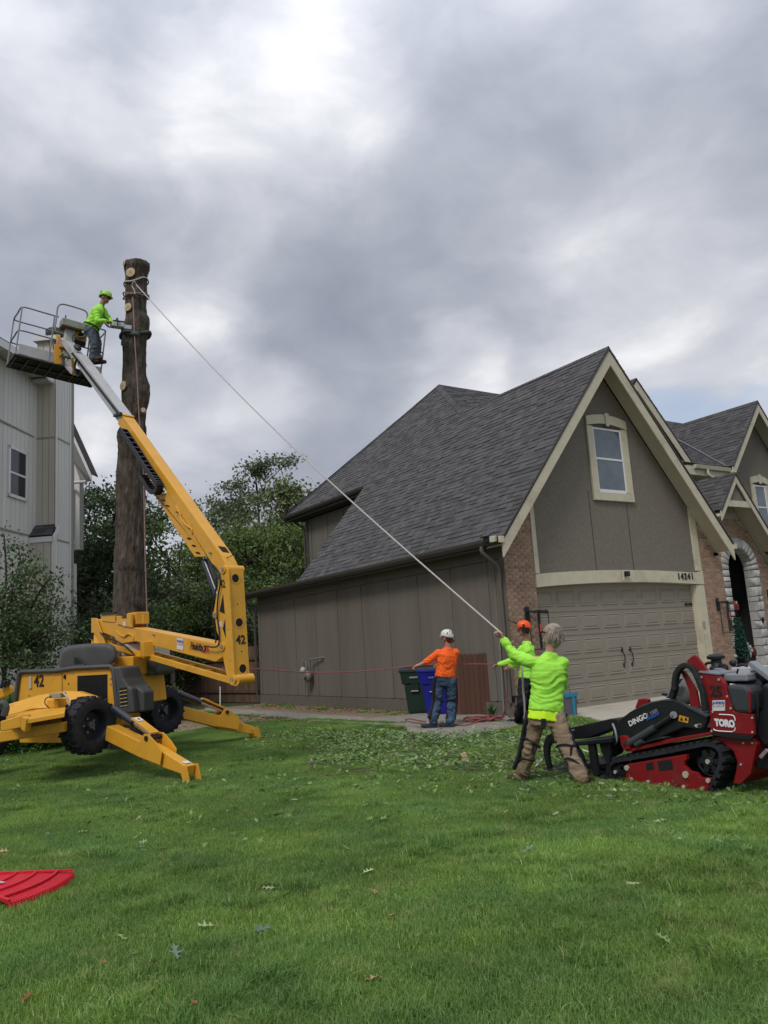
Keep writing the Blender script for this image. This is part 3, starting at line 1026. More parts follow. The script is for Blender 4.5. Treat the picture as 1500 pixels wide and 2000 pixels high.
# gutter between the gables
G3Y = 2.2
gl = onY(1357, 910, G2Y - 0.05); gr = onY(1438, 913, G2Y - 0.3)
gy = G2Y - 0.1
MB().prism([(gl[0] - 0.15, gy, gl[2] + 0.02), (gl[0] - 0.15, gy - 0.11, gl[2] + 0.02), (gl[0] - 0.15, gy - 0.08, gl[2] - 0.10), (gl[0] - 0.15, gy, gl[2] - 0.12)], (gr[0] - gl[0] + 0.1, 0, 0)).build('gutter', M_CREAM, house, bevel=0.006)
MB().span((gl[0] - 0.7, gy + 0.01, gl[2] - 0.30), (gr[0], gy + 0.05, gl[2] - 0.02)).build('fascia', M_CREAM, house)
MB().span((gl[0] - 0.7, gy + 0.05, gl[2] - 0.30), (gr[0], 3.0, gl[2] - 0.26)).build('eave_soffit', M_SOFFIT, house)
dp = onY(1383, 925, gy - 0.06)
MB().tube(interp([dp + (0, 0, 0.14), dp, dp + (0.04, -0.02, -0.06), dp + (0.13, -0.03, -0.12), dp + (0.22, -0.03, -0.13)], 4), 0.045, 8).build('gutter_outlet', M_CREAM, house, smooth=True)
MB().span((gl[0] - 0.4, 3.0, 3.0), (19, 3.15, 6.6)).build('upper_front_wall', M_CREAM, house)
a3 = onY(1480, 783, G3Y); l3 = onY(1432, 909, G3Y)
k3 = (a3[2] - l3[2]) / (a3[0] - l3[0])
yb = 2.45 + (a3[2] - 6.70) / KF
shingles([(a3[0], G3Y, a3[2]), (a3[0], yb, a3[2]), (l3[0], 2.45, l3[2]), (l3[0], G3Y, l3[2])], (-k3, 0, 1), 'shingle', house, seed=13)
xr3 = 2 * a3[0] - l3[0]
shingles([(a3[0], G3Y, a3[2]), (a3[0], yb, a3[2]), (xr3, 2.45, l3[2]), (xr3, G3Y, l3[2])], (k3, 0, 1), 'shingle', house, seed=14, expo=0.3)
caps((a3[0], G3Y, a3[2]), (a3[0], yb, a3[2]), w=0.1, drop=0.1)
MB().beam((a3[0], yb - 0.05, a3[2] + 0.03), (l3[0] + 0.02, 2.43, l3[2] + 0.03), 0.12, 0.02, up=(0, -1, 1)).build('valley_flashing', mat('valley_metal', (0.25, 0.255, 0.27), 0.6), house)
for s, xe in ((-1, l3[0]), (1, xr3)):
    xa, xb = (xe, a3[0]) if s < 0 else (a3[0], xe)
    za, zb = (l3[2], a3[2]) if s < 0 else (a3[2], l3[2])
    rake(xa, za - 0.05, xb, zb - 0.05, G3Y + 0.01, 0.34, 0.04, M_CREAM)
    rake(xa, za - 0.015, xb, zb - 0.015, G3Y - 0.012, 0.05, 0.02, M_DARKTRIM, 'drip_edge')
    MB().prism([(xa, G3Y + 0.055, za - 0.2), (xb, G3Y + 0.055, zb - 0.2), (xb, 2.7, zb - 0.2), (xa, 2.7, za - 0.2)], (0, 0, -0.02)).build('rake_soffit', M_SOFFIT, house)
MB().prism([(l3[0] + 0.1, 2.7, l3[2] - 0.2), (a3[0], 2.7, a3[2] - 0.25), (xr3 - 0.1, 2.7, l3[2] - 0.2), (xr3 - 0.1, 2.7, 2.5), (l3[0] + 0.1, 2.7, 2.5)], (0, 0.1, 0)).build('stucco_gable', M_STUCCO, house)
w3 = onY(1462, 932, 2.7); w3b = onY(1478, 1040, 2.7)
gable_window((w3[0] + 0.52, w3b[2] - 0.15), 1.04, w3[2] - w3b[2] + 0.12, 0.20, 2.69, house)

# entry
ENY = 1.15
ga = onY(1436, 922, 0.55); gl2 = onY(1409, 995, 0.55)
k4 = (ga[2] - gl2[2]) / (ga[0] - gl2[0])
xw = 2.2
for s in (-1, 1):
    xe = gl2[0] if s < 0 else ga[0] + xw
    ze_ = ga[2] - abs(xe - ga[0]) * k4
    shingles([(ga[0], 0.55, ga[2]), (ga[0], 3.0, ga[2]), (xe, 3.0, ze_), (xe, 0.55, ze_)], (s * k4, 0, 1), 'shingle', house, seed=15 + s)
    xa, xb = (xe, ga[0]) if s < 0 else (ga[0], xe)
    za, zb = (ze_, ga[2]) if s < 0 else (ga[2], ze_)
    rake(xa, za - 0.04, xb, zb - 0.04, 0.56, 0.27, 0.04, M_CREAM)
    rake(xa, za - 0.01, xb, zb - 0.01, 0.54, 0.045, 0.018, M_DARKTRIM, 'drip_edge')
    MB().prism([(xa, 0.605, za - 0.16), (xb, 0.605, zb - 0.16), (xb, ENY, zb - 0.16), (xa, ENY, za - 0.16)], (0, 0, -0.02)).build('rake_soffit', M_SOFFIT, house)
zc = onY(1430, 984, 0.62)[2]
hw = (ga[2] - zc) / k4
MB().prism([(ga[0] - hw + 0.05, 0.575, zc - 0.09), (ga[0] + hw - 0.05, 0.575, zc - 0.09), (ga[0] + hw - 0.13, 0.575, zc + 0.09), (ga[0] - hw + 0.13, 0.575, zc + 0.09)], (0, 0.06, 0)).build('collar_trim', M_CREAM, house, bevel=0.003)
MB().prism([(ga[0] - hw + 0.1, 0.64, zc), (ga[0] + hw - 0.1, 0.64, zc), (ga[0], 0.64, ga[2] - 0.15)], (0, 0.05, 0)).build('stucco_gable', M_STUCCO, house)
# arch geometry on the wall plane
aL = onY(1424, 1140, ENY); aR = onY(1471, 1140, ENY); aT = onY(1446, 1072, ENY)
ax_c = (aL[0] + aR[0]) / 2
ar = (aR[0] - aL[0]) / 2
az = aT[2] - ar * 1.05
ao = 0.30   # stone width
def in_arch(a, b, z0, z1, grow=0.0):
    m = (a + b) / 2; zz = (z0 + z1) / 2
    if abs(m - ax_c) < ar + grow and zz < az: return True
    return zz >= az and math.hypot(m - ax_c, (zz - az) / 1.05) < ar + grow
x0e, x1e = 7.66, 13.6
topz = lambda X: min(5.6, ga[2] - abs(X - ga[0]) * k4 - 0.2)
en = brick_wall(x0e, x1e, 0.30, topz, ENY, 0, house, hole=lambda a, b, c, d: in_arch(a, b, c, d, ao), seed=9)
entry = MB()
for a, b in en: entry.span(a, b)
entry.build('entry_bricks', M_BRICK, house)['kind'] = 'stuff'
eb = MB()
# mortar bed around the arch opening
left = [(x0e, ENY, 0), (ax_c - ar - 0.1, ENY, 0), (ax_c - ar - 0.1, ENY, az)]
n = 12
arcp = [(ax_c - (ar + 0.1) * math.cos(t), ENY, az + (ar + 0.1) * 1.05 * math.sin(t)) for t in np.linspace(0, math.pi, n)]
eb.prism(left + arcp[1:n // 2] + [(ax_c, ENY, az + (ar + 0.1) * 1.05), (ax_c, ENY, topz(ax_c)), (ga[0], ENY, topz(ga[0])), (x0e, ENY, topz(x0e))], (0, 0.15, 0))
eb.build('mortar_bed', M_MORTAR, house)
eb = MB()
eb.prism([(ax_c + ar + 0.1, ENY, 0), (x1e, ENY, 0), (x1e, ENY, topz(x1e)), (ax_c, ENY, topz(ax_c)), (ax_c, ENY, az + (ar + 0.1) * 1.05)] + [arcp[i] for i in range(n // 2 + 1, n)], (0, 0.15, 0))
eb.build('mortar_bed', M_MORTAR, house)
M_STONE = mat('pale_limestone', (0.46, 0.45, 0.43), 0.9, var=0.18, vscale=9, bump=0.9, bscale=30, obj=0.12, dirt=(0.30, 0.29, 0.27), dirt_scale=5)
rs = random.Random(4)
def stone(q0, q1, q2, q3, y0, y1):
    """q: (x,z) corners"""
    q = [np.array(p) for p in (q0, q1, q2, q3)]
    c = sum(q) / 4
    back = [np.array([p[0], y1, p[1]]) for p in q]
    f0 = [np.array([c[0] + (p[0] - c[0]) * 0.94, y0 + 0.012, c[1] + (p[1] - c[1]) * 0.94]) for p in q]
    f1 = [np.array([c[0] + (p[0] - c[0]) * 0.72, y0 - rs.uniform(0, 0.02), c[1] + (p[1] - c[1]) * 0.72]) for p in q]
    mb = MB()
    mb.add(back + f0 + f1, [(i, (i + 1) % 4, 4 + (i + 1) % 4, 4 + i) for i in range(4)] + [(4 + i, 4 + (i + 1) % 4, 8 + (i + 1) % 4, 8 + i) for i in range(4)] + [(8, 9, 10, 11), (3, 2, 1, 0)])
    mb.build('stone', M_STONE, house, smooth=True, angle=60)
def apt(t, r): return (ax_c - r * math.cos(t), az + r * 1.05 * math.sin(t))
nv = 15
for i in range(nv):
    t0, t1 = math.pi * i / nv + 0.012, math.pi * (i + 1) / nv - 0.012
    stone(apt(t0, ar), apt(t0, ar + ao), apt(t1, ar + ao), apt(t1, ar), ENY - 0.07, ENY + 0.24)
for s in (-1, 1):
    z = az
    while z > 0.32:
        h = rs.uniform(0.14, 0.30)
        zb = max(0.30, z - h)
        xa, xb = ax_c + s * ar, ax_c + s * (ar + ao)
        if rs.random() < 0.4 and s > 0:
            xm = (xa + xb) / 2
            stone((xa, zb + .006), (xm - .005, zb + .006), (xm - .005, z - .006), (xa, z - .006), ENY - 0.07, ENY + 0.24)
            stone((xm + .005, zb + .006), (xb, zb + .006), (xb, z - .006), (xm + .005, z - .006), ENY - 0.07, ENY + 0.1)
        else:
            stone((xa, zb + .006), (xb, zb + .006), (xb, z - .006), (xa, z - .006), ENY - 0.07, ENY + 0.24)
        z = zb
# porch room behind the arch
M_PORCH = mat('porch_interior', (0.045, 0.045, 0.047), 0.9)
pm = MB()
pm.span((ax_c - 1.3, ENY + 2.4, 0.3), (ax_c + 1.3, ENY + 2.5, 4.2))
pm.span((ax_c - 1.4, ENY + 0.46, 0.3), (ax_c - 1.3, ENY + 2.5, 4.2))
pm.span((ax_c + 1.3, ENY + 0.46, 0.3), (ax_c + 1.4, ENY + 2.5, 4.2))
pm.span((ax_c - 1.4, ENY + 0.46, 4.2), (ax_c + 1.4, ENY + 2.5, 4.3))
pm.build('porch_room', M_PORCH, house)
MB().span((ax_c - 1.4, ENY - 0.35, 0.0), (ax_c + 3.6, ENY + 2.4, 0.30)).build('porch_floor', M_CONC, house, bevel=0.01)
MB().span((ax_c - 0.9, ENY - 0.75, 0.0), (ax_c + 3.6, ENY - 0.352, 0.15)).build('porch_step', M_CONC, house, bevel=0.01)
# the little side roof at the far right edge
sr = onY(1492, 1075, ENY - 0.1)
shingles([(sr[0] - 0.05, ENY - 0.4, sr[2] - 0.25), (sr[0] + 3, ENY - 0.4, sr[2] - 0.25), (sr[0] + 3, ENY + 0.1, sr[2] + 0.25), (sr[0] - 0.05, ENY + 0.1, sr[2] + 0.25)], (0, -1, 1), 'shingle', house, seed=21)
MB().span((sr[0] - 0.05, ENY - 0.38, sr[2] - 0.48), (sr[0] + 3, ENY - 0.34, sr[2] - 0.28)).build('fascia', M_CREAM, house)

# wall lanterns: open black frames with a red tube
def lantern(p, label):
    t = thing('wall_lantern', p, label, 'lantern', 'black open frame wall lanterns')
    MB().span(p + (-0.05, -0.03, -0.28), p + (0.07, 0.0, 0.05)).build('back_plate', M_BLKP, t, bevel=0.006)
    fr = MB()
    xa, xb, ya, yb_, za, zb = 0.02, 0.30, -0.34, -0.06, -0.85, -0.08
    fr.beam(p + (0.02, -0.03, -0.05), p + (0.16, -0.20, -0.05), 0.03, 0.03)
    for x in (xa, xb):
        for y in (ya, yb_):
            fr.beam(p + (x, y, za), p + (x, y, zb), 0.014, 0.014, up=(1, 0, 0))
    for z in (za, zb):
        for y in (ya, yb_):
            fr.beam(p + (xa, y, z), p + (xb, y, z), 0.014, 0.014)
        for x in (xa, xb):
            fr.beam(p + (x, ya, z), p + (x, yb_, z), 0.014, 0.014)
    fr.beam(p + (0.16, -0.05, -0.08), p + (0.16, -0.34, -0.08), 0.02, 0.02)
    fr.build('cage', M_BLACK, t)
    MB().cyl(p + (0.145, -0.2, -0.82), p + (0.145, -0.2, -0.03), 0.018, n=8).cyl(p + (0.185, -0.2, -0.82), p + (0.185, -0.2, -0.03), 0.012, n=8).build('stem', M_BLACK, t)
    MB().cyl(p + (0.165, -0.2, -0.50), p + (0.165, -0.2, -0.32), 0.026, n=8).build('red_bulb', mat('red_orange_bulb', (0.75, 0.07, 0.03), 0.4), t)
lantern(onY(1027, 1190, 0.0), 'black cage wall lantern on the left brick pier of the garage')
lantern(onY(1399, 1172, 0.0), 'black cage wall lantern on the brick between garage door and arch')
lantern(onY(1499, 1155, ENY), 'black cage wall lantern cut by the right edge beyond the arch')
# ------------------------------------------------------------------ articulated boom lift
U2, N2 = unit((-0.72, 0.69)), unit((0.69, 0.72))
BU, BN = plan(U2), plan(N2)
FE = 11.2
SP = onF(450, 1200, FE)                       # a point on the near side plane of the boom
def onS(x, y, off=0.0):
    return hit(x, y, SP + BN * off, BN)
lift_c = W(-4.75, 13.3)
lift = thing('boom_lift', lift_c, 'yellow articulated boom lift numbered 42 standing on outriggers on the lawn', 'boom lift')
def splate(name, px, off, th, m=M_YEL, bevel=0.006, parent=lift):
    return MB().prism([onS(x, y, off) for x, y in px], BN * th).build(name, m, parent, bevel=bevel)
PW = 0.30
# elbow post: two side plates and a pierced front plate
side_px = [(445.5, 1111), (458, 1328), (453, 1338), (447, 1332), (441, 1314), (429, 1250), (423, 1232), (417.6, 1192), (429, 1125), (436, 1107)]
splate('post_side_plate', side_px, 0.0, 0.022)
splate('post_side_plate', side_px, PW - 0.022, 0.022)
fa, fb_ = onS(446.5, 1113, 0.022), onS(458.5, 1329, 0.022)
fd = unit(fb_ - fa)
fo = unit(np.cross(fd, BN))
if np.dot(fo, CAM - fa) < 0: fo = -fo
postf = MB().prism([fa, fb_, fb_ + BN * (PW - 0.044), fa + BN * (PW - 0.044)], -fo * 0.02).build('post_front_plate', M_YEL, lift, bevel=0.003)
def onPost(x, y):
    return hit(x, y, fa, fo)
M_HOLE = mat('dark_opening', (0.01, 0.01, 0.01), 0.9)
for x, y in ((459.6, 1129.6), (467, 1216), (474, 1306)):
    c = onPost(x, y)
    MB().lathe([(0.078, 0.0), (0.078, 0.006), (0.062, 0.006), (0.060, 0.001)], c + fo * 0.0, fo, 20, cap=False).build('hole_rim', M_YEL, lift, smooth=True)
    MB().cyl(c + fo * 0.001, c + fo * 0.003, 0.062, n=20).build('opening', M_HOLE, lift)
for x, y in ((463.5, 1180), (472, 1272)):
    c = onPost(x, y)
    MB().cyl(c, c + fo * 0.004, 0.010, n=8).build('bolt_hole', M_HOLE, lift)
c = onPost(470, 1250)
text('42', 0.17, c + fo * 0.004, BN, -fd, M_BTXT, 'number', lift, bold=0.004, xs=0.95)
c = onS(434.5, 1141, -0.003)
text('42', 0.16, c, BN * 0 + unit(onS(440, 1141) - onS(430, 1142)), unit(onS(433, 1130) - onS(436, 1150)), M_BTXT, 'number', lift, bold=0.003, xs=0.8)
for tri in ([(435.5, 1160), (428.5, 1194), (438.8, 1199)], [(439.5, 1209), (435, 1228), (441, 1247)]):
    splate('cutout', tri, -0.003, 0.002, M_HOLE, 0)
M_LABEL = mat('white_label', (0.62, 0.63, 0.64), 0.5)
splate('warning_label', [(425.5, 1213.5), (433, 1214), (433.5, 1224.5), (426, 1224)], -0.004, 0.003, M_LABEL, 0)
# pins
for x, y, r in ((437, 1112, 0.06), (455, 1328, 0.07), (435, 1263, 0.06), (421.5, 1200, 0.05)):
    c = onS(x, y)
    MB().cyl(c - BN * 0.02, c + BN * (PW + 0.02), r, n=18).build('pivot_pin', M_YEL, lift, smooth=True, angle=40)
    MB().cyl(c - BN * 0.032, c - BN * 0.0205, r * 0.5, n=12).build('pin_head', M_ALUT, lift)
c0, c1 = onS(459, 1331, 0.0), onS(459, 1331, PW)
MB().cyl(c0, c1, 0.06, n=18).build('foot_tube', M_YEL, lift, smooth=True, angle=40)
# lower arm
arm_px = [(190, 1209), (262, 1225.5), (429, 1257.5), (434, 1284), (421, 1293), (264, 1252.5), (230, 1259), (223, 1244), (192, 1233)]
splate('lower_arm', arm_px, 0.035, PW - 0.07, bevel=0.012)
splate('rear_bracket', [(178, 1207), (188, 1207.5), (206, 1261), (200, 1265), (178, 1258)], -0.01, 0.025)
splate('rear_bracket', [(178, 1207), (188, 1207.5), (206, 1261), (200, 1265), (178, 1258)], PW - 0.015, 0.025)
MB().cyl(onS(182, 1242, -0.02), onS(182, 1242, PW + 0.02), 0.06, n=16).build('pivot_pin', M_BLKP, lift, smooth=True, angle=40)
# ladder shaped tie frame under the arm
t0, t1 = onS(214, 1261.5, 0.0), onS(452, 1330.5, 0.0)
for off in (0.03, PW - 0.03):
    MB().beam(t0 + BN * off, t1 + BN * off, 0.055, 0.085).build('tie_rail', M_YEL, lift, bevel=0.006)
for k in range(7):
    p = t0 + (t1 - t0) * (0.08 + 0.14 * k)
    MB().beam(p + BN * 0.058, p + BN * (PW - 0.058), 0.05, 0.06).build('tie_rung', M_YEL, lift, bevel=0.004)
MB().span(onS(288, 1268) + (-0.09, -0.09, -0.12), onS(288, 1268) + (0.09, 0.09, 0.12)).build('rest_block', M_YEL, lift, bevel=0.01)
# cradle plates on top of the arm
splate('cradle_plate', [(195, 1199), (203, 1197), (211, 1200), (218, 1199), (226, 1196), (224, 1216), (199, 1213)], 0.02, 0.02)
MB().beam(onS(198, 1199, 0.02), onS(226, 1197, 0.02), 0.05, 0.03).build('cradle_pad', M_BLKP, lift)
splate('cradle_plate', [(227, 1203), (236, 1203), (236, 1209), (247, 1208), (247, 1199), (258, 1199), (258, 1226), (228, 1219)], 0.01, 0.03)
MB().box((onS(270, 1208, 0.05) + onS(270, 1208, PW)) / 2, (0.30, 0.24, 0.20), ax=[BU, BN, ZUP]).build('cradle_box', M_YEL, lift, bevel=0.01)
for k, x in enumerate((256.5, 281)):
    MB().beam(onS(x, 1200, -0.02), onS(x, 1217, -0.02), 0.04, 0.03, up=BN).build('cradle_rib', M_YEL, lift)
MB().tube(interp([onS(228, 1232, 0.02), onS(235, 1240, 0.02), onS(243, 1243, 0.02), onS(250, 1238, 0.02), onS(258, 1241, 0.02), onS(260, 1248, 0.02)], 5), 0.014, 6).build('weld_rib', M_YEL, lift, smooth=True)
# writing on the arm
def sdir(xa, ya, xb, yb):
    return unit(onS(xb, yb) - onS(xa, ya))
xd = sdir(360, 1248, 425, 1262)
yd = unit(np.cross(xd, BN));  yd = yd if yd[2] > 0 else -yd
splate('brand_band', [(369, 1251), (408, 1258.5), (408, 1277), (369, 1269)], 0.031, 0.003, mat('deep_yellow_print', (0.62, 0.25, 0.008), 0.5), 0)
text('Haulotte', 0.15, onS(384.5, 1263.5, 0.027), xd, yd, M_BTXT, 'brand_lettering', lift, ext=0.001, bold=0.004, xs=0.62)
for k, (m_, dx_) in enumerate(((M_BTXT, 0), (mat('red_print', (0.55, 0.04, 0.02), 0.5), 4.2))):
    splate('brand_chevron', [(397.5 + dx_, 1260 + dx_ * 0.2), (400 + dx_, 1260.5 + dx_ * 0.2), (403 + dx_, 1268 + dx_ * 0.2), (398 + dx_, 1275 + dx_ * 0.2), (395.8 + dx_, 1274.5 + dx_ * 0.2), (399.5 + dx_, 1267 + dx_ * 0.2)], 0.026, 0.003, m_, 0)
def sticker(x0, y0, w, h, sl=0.2, plane=onS, off=0.029, parent=lift):
    q = [(x0, y0), (x0 + w, y0 + w * sl), (x0 + w, y0 + h + w * sl), (x0, y0 + h)]
    P = [plane(a, b, off) for a, b in q]
    n = unit(np.cross(P[1] - P[0], P[3] - P[0]))
    if np.dot(n, CAM - P[0]) < 0: n = -n
    MB().prism(P, n * 0.002).build('rental_sticker', M_LABEL, parent)
    xd = unit(P[1] - P[0]); yd = unit(P[0] - P[3])
    W_ = np.linalg.norm(P[1] - P[0]); H_ = np.linalg.norm(P[0] - P[3])
    cc = (P[0] + P[2]) / 2
    blue, red = mat('blue_print', (0.05, 0.09, 0.35), 0.5), mat('red_print', (0.55, 0.04, 0.02), 0.5)
    s1 = W_ * 0.27
    text('ALEDSON', s1, cc + yd * H_ * 0.22 + n * 0.004, xd, yd, blue, 'sticker_lettering', parent, ext=0.0005, bold=0.002, xs=0.78)
    MB().box(cc + n * 0.0035 - yd * 0.0, (W_ * 0.86, H_ * 0.20, 0.002), ax=[xd, yd, n]).build('sticker_band', red, parent)
    text('RENTALS', s1 * 0.8, cc + n * 0.0055, xd, yd, M_WTXT, 'sticker_lettering', parent, ext=0.0005, bold=0.001, xs=0.85)
sticker(345.5, 1245.5, 12.5, 22)
splate('warning_label', [(240, 1213.5), (245, 1214.5), (245, 1223), (240, 1222)], 0.006, 0.003, M_LABEL, 0)

# upper boom
boom_px = [(239, 811), (433, 1085), (442, 1104), (437, 1112), (429, 1122), (413, 1100), (325, 960), (317, 950), (229, 827)]
BW0, BWD = 0.045, 0.21
splate('outer_boom', boom_px, BW0, BWD, bevel=0.012)
A1, A2 = onS(239, 811, BW0), onS(433, 1085, BW0)
bd = unit(A1 - A2)
topn = unit(np.cross(bd, BN)); topn = topn if topn[2] > 0 else -topn
c = A2 + bd * 0.12 + topn * 0.001
MB().prism([c + BN * 0.06 - bd * 0.03, c + BN * 0.17 - bd * 0.05, c + BN * 0.17 + bd * 0.09, c + BN * 0.05 + bd * 0.11], topn * 0.003).build('boom_opening', M_HOLE, lift)
MB().tube([onS(437, 1092, 0.1), onS(447, 1088, 0.12), onS(457, 1083, 0.14)], 0.006, 5).build('cable_stub', M_BLACK, lift)
MB().tube(interp([onS(343, 987, 0.035), onS(350, 1000, 0.035), onS(355, 1015, 0.035), onS(364, 1026, 0.035), onS(374, 1033, 0.035), onS(374, 1043, 0.035)], 5), 0.014, 6).build('weld_rib', M_YEL, lift, smooth=True)
# collar at the mouth of the outer boom
cl_ = onS(238, 812, BW0 - 0.01)
MB().beam(onS(222.5, 812, 0.02), onS(237, 807.5, 0.02), 0.035, 0.05, up=bd).build('boom_collar', M_BLKP, lift, bevel=0.005)
MB().beam(A1 + bd * 0.0 + topn * 0.012, A1 + BN * BWD + topn * 0.012, 0.05, 0.02, up=topn).build('boom_collar', M_YEL, lift)
# inner silver boom
splate('inner_boom', [(117.5, 668), (128, 665), (236.5, 808), (256, 838), (246, 845), (224, 815)], BW0 + 0.005, BWD - 0.03, M_ALU, 0.006)
splate('boom_groove', [(138, 690), (142, 688), (237, 811), (232, 813)], BW0 - 0.010, 0.003, M_BLKP, 0)
# second profile: wider sleeve
q = [(141, 692), (149, 689), (238, 808), (233, 812)]
splate('middle_boom', q, BW0 - 0.005, BWD - 0.005, M_ALU, 0.006)
# cable chain along the boom: a track that folds back on itself
chain = [(247, 842), (262, 864), (277, 887), (291, 909), (304, 928), (313, 941), (317, 951), (314.5, 960), (307, 962), (300, 955), (292, 942), (284, 930)]
cpts = [onS(x, y, -0.01) for x, y in interp([(a, b, 0) for a, b in chain], 3)[:0] or chain]
cp = interp(cpts, 5)
tr = MB()
for k in range(0, len(cp) - 1):
    for off in (0.0, -0.11):
        tr.beam(cp[k] + BN * off, cp[k + 1] + BN * off, 0.012, 0.075, up=topn)
tr.build('cable_chain', M_BLKP, lift)
ch = MB()
for k in range(len(cp) - 1):
    if k % 2 == 0:
        ch.beam(cp[k] + BN * 0.0, cp[k] - BN * 0.11, 0.022, 0.07, up=topn)
ch.build('chain_links', M_BLKP, lift)['kind'] = 'stuff'
splate('chain_tray', [(245, 845), (250, 841), (318, 945), (312, 950)], 0.03, 0.013, M_BLKP, 0)
splate('chain_guide', [(283, 925), (296, 930), (300, 933), (308, 938), (306, 942), (288, 934), (287, 945), (283, 940)], 0.0, 0.03, M_YEL, 0)
# pierced channel under the boom
plate_px = [(284, 938), (301, 966), (309, 967), (326, 962), (400, 1083), (401, 1087), (380, 1087.5), (345, 1035)]
splate('under_channel', plate_px, 0.05, 0.02)
splate('under_channel', [(284, 938), (287, 938), (383, 1087), (380, 1087.5)], 0.07, 0.16)
for x, y in ((319, 977), (327, 988), (369, 1052), (378.5, 1066), (386.5, 1080)):
    cc = onS(x, y, 0.047)
    vs = []
    for k in range(14):
        a = 2 * math.pi * k / 14
        vs.append(cc + unit(onS(x + 8, y + 1) - onS(x, y)) * 0.062 * math.cos(a) + bd * 0.03 * math.sin(a))
    MB().prism(vs, BN * 0.002).build('opening', M_HOLE, lift)
# lift cylinder
MB().cyl(onS(395, 1078, 0.15), onS(404, 1101, 0.15), 0.026, n=12).build('cylinder_rod', M_STEEL, lift, smooth=True, angle=40)
MB().cyl(onS(400, 1095, 0.15), onS(432, 1180, 0.15), 0.055, n=16).build('hydraulic_cylinder', M_CYL, lift, smooth=True, angle=40)

for k_, (o1, pts_) in enumerate((( -0.03, ((410, 1098), (421, 1108), (428, 1120), (430, 1140), (426, 1165), (424, 1200), (428, 1235), (425, 1262), (400, 1262))), (0.05, ((405, 1092), (415, 1112), (423, 1130), (420, 1160), (415, 1195), (420, 1235), (418, 1258), (380, 1254))))):
    MB().tube(interp([onS(x, y, o1) for x, y in pts_], 5), 0.011, 6).build('hydraulic_hose', M_BLACK, lift, smooth=True)
MB().tube(interp([onS(x, y, -0.02) for x, y in ((196, 1236), (208, 1246), (222, 1250), (235, 1256), (250, 1266), (262, 1280), (268, 1300))], 5), 0.014, 6).build('hydraulic_hose', M_BLACK, lift, smooth=True)
for x, y in ((300, 1240), (390, 1258), (345, 1000), (410, 1080), (275, 880), (448, 1230), (452, 1290)):
    c = onS(x, y, 0.02)
    MB().cyl(c - BN * 0.02, c + BN * 0.03, 0.014, n=8).build('bolt', M_ALUT, lift)
# ---- basket
BA = unit(plan(unit((0.80, 0.60)))); BD = unit(plan(unit((-0.60, 0.80))))
tilt = math.radians(6.3)
VA = BA * math.cos(tilt) - ZUP * math.sin(tilt)
VV = ZUP * math.cos(tilt) + BA * math.sin(tilt)
BO = onF(29.5, 692, 14.6)
LB_, DB_, HB_ = 1.66, 0.74, 1.02
def bk(a, d, v): return BO + VA * a + BD * d + VV * v
floor = MB().prism([bk(0.06, 0, 0), bk(LB_ - 0.06, 0, 0), bk(LB_, 0.07, 0), bk(LB_, DB_ - 0.07, 0), bk(LB_ - 0.06, DB_, 0), bk(0.06, DB_, 0), bk(0, DB_ - 0.07, 0), bk(0, 0.07, 0)], VV * 0.03).build('basket_floor', mat('dark_grating', (0.028, 0.032, 0.024), 0.8, col2=(0.06, 0.055, 0.045), vscale=12, bump=0.8, bscale=120), lift)
fr = MB()
for k in range(8):
    a = 0.03 + (LB_ - 0.06) * k / 7
    fr.beam(bk(a, 0.02, -0.018), bk(a, DB_ - 0.02, -0.018), 0.03, 0.03)
fr.beam(bk(0.0, DB_ / 2, -0.019), bk(LB_, DB_ / 2, -0.019), 0.03, 0.026)
fr.build('floor_ribs', M_BLKP, lift)['kind'] = 'stuff'
def loop(pts, r=0.016, m=M_ALUT, name='guard_rail', closed=False, n=5):
    return MB().tube(interp(pts, n, closed), r, 8, closed).build(name, m, lift, smooth=True)
rim = [bk(0.06, 0, 0), bk(LB_ / 2, 0, 0), bk(LB_ - 0.06, 0, 0), bk(LB_, 0.07, 0), bk(LB_, DB_ - 0.07, 0), bk(LB_ - 0.06, DB_, 0), bk(LB_ / 2, DB_, 0), bk(0.06, DB_, 0), bk(0, DB_ - 0.07, 0), bk(0, 0.07, 0)]
loop(rim, 0.02, mat('dark_tube', (0.06, 0.06, 0.062), 0.5), 'floor_frame', True, 3)
for v in (HB_, 0.52):
    loop([bk(0.70, 0, v), bk(0.35, 0, v), bk(0.08, 0, v), bk(0.0, 0.08, v), bk(0, DB_ / 2, v), bk(0, DB_ - 0.08, v), bk(0.08, DB_, v), bk(0.5, DB_, v), bk(1.1, DB_, v)], n=4)
    loop([bk(1.12, 0, v), bk(1.35, 0, v), bk(LB_ - 0.08, 0, v), bk(LB_, 0.08, v), bk(LB_, DB_ * 0.7, v)], n=4)
for a, d in ((0.01, 0.02), (0.62, 0), (1.34, 0), (LB_ - 0.01, 0.03), (0.0, DB_ - 0.03), (LB_ - 0.02, DB_ - 0.05)):
    MB().beam(bk(a, d, 0), bk(a, d, HB_), 0.035, 0.025, up=VA).build('rail_post', M_ALUT, lift, bevel=0.004)
MB().prism([bk(0.04, -0.012, 0.03), bk(0.92, -0.012, 0.03), bk(0.92, -0.012, 0.24), bk(0.04, -0.012, 0.24)], BD * 0.01).build('toe_board', M_ALU, lift, bevel=0.003)
MB().prism([bk(1.30, 0.02, 0.03), bk(1.64, 0.02, 0.03), bk(1.64, 0.02, 0.20), bk(1.30, 0.02, 0.20)], BD * 0.3).build('step_box', M_ALU, lift, bevel=0.01)
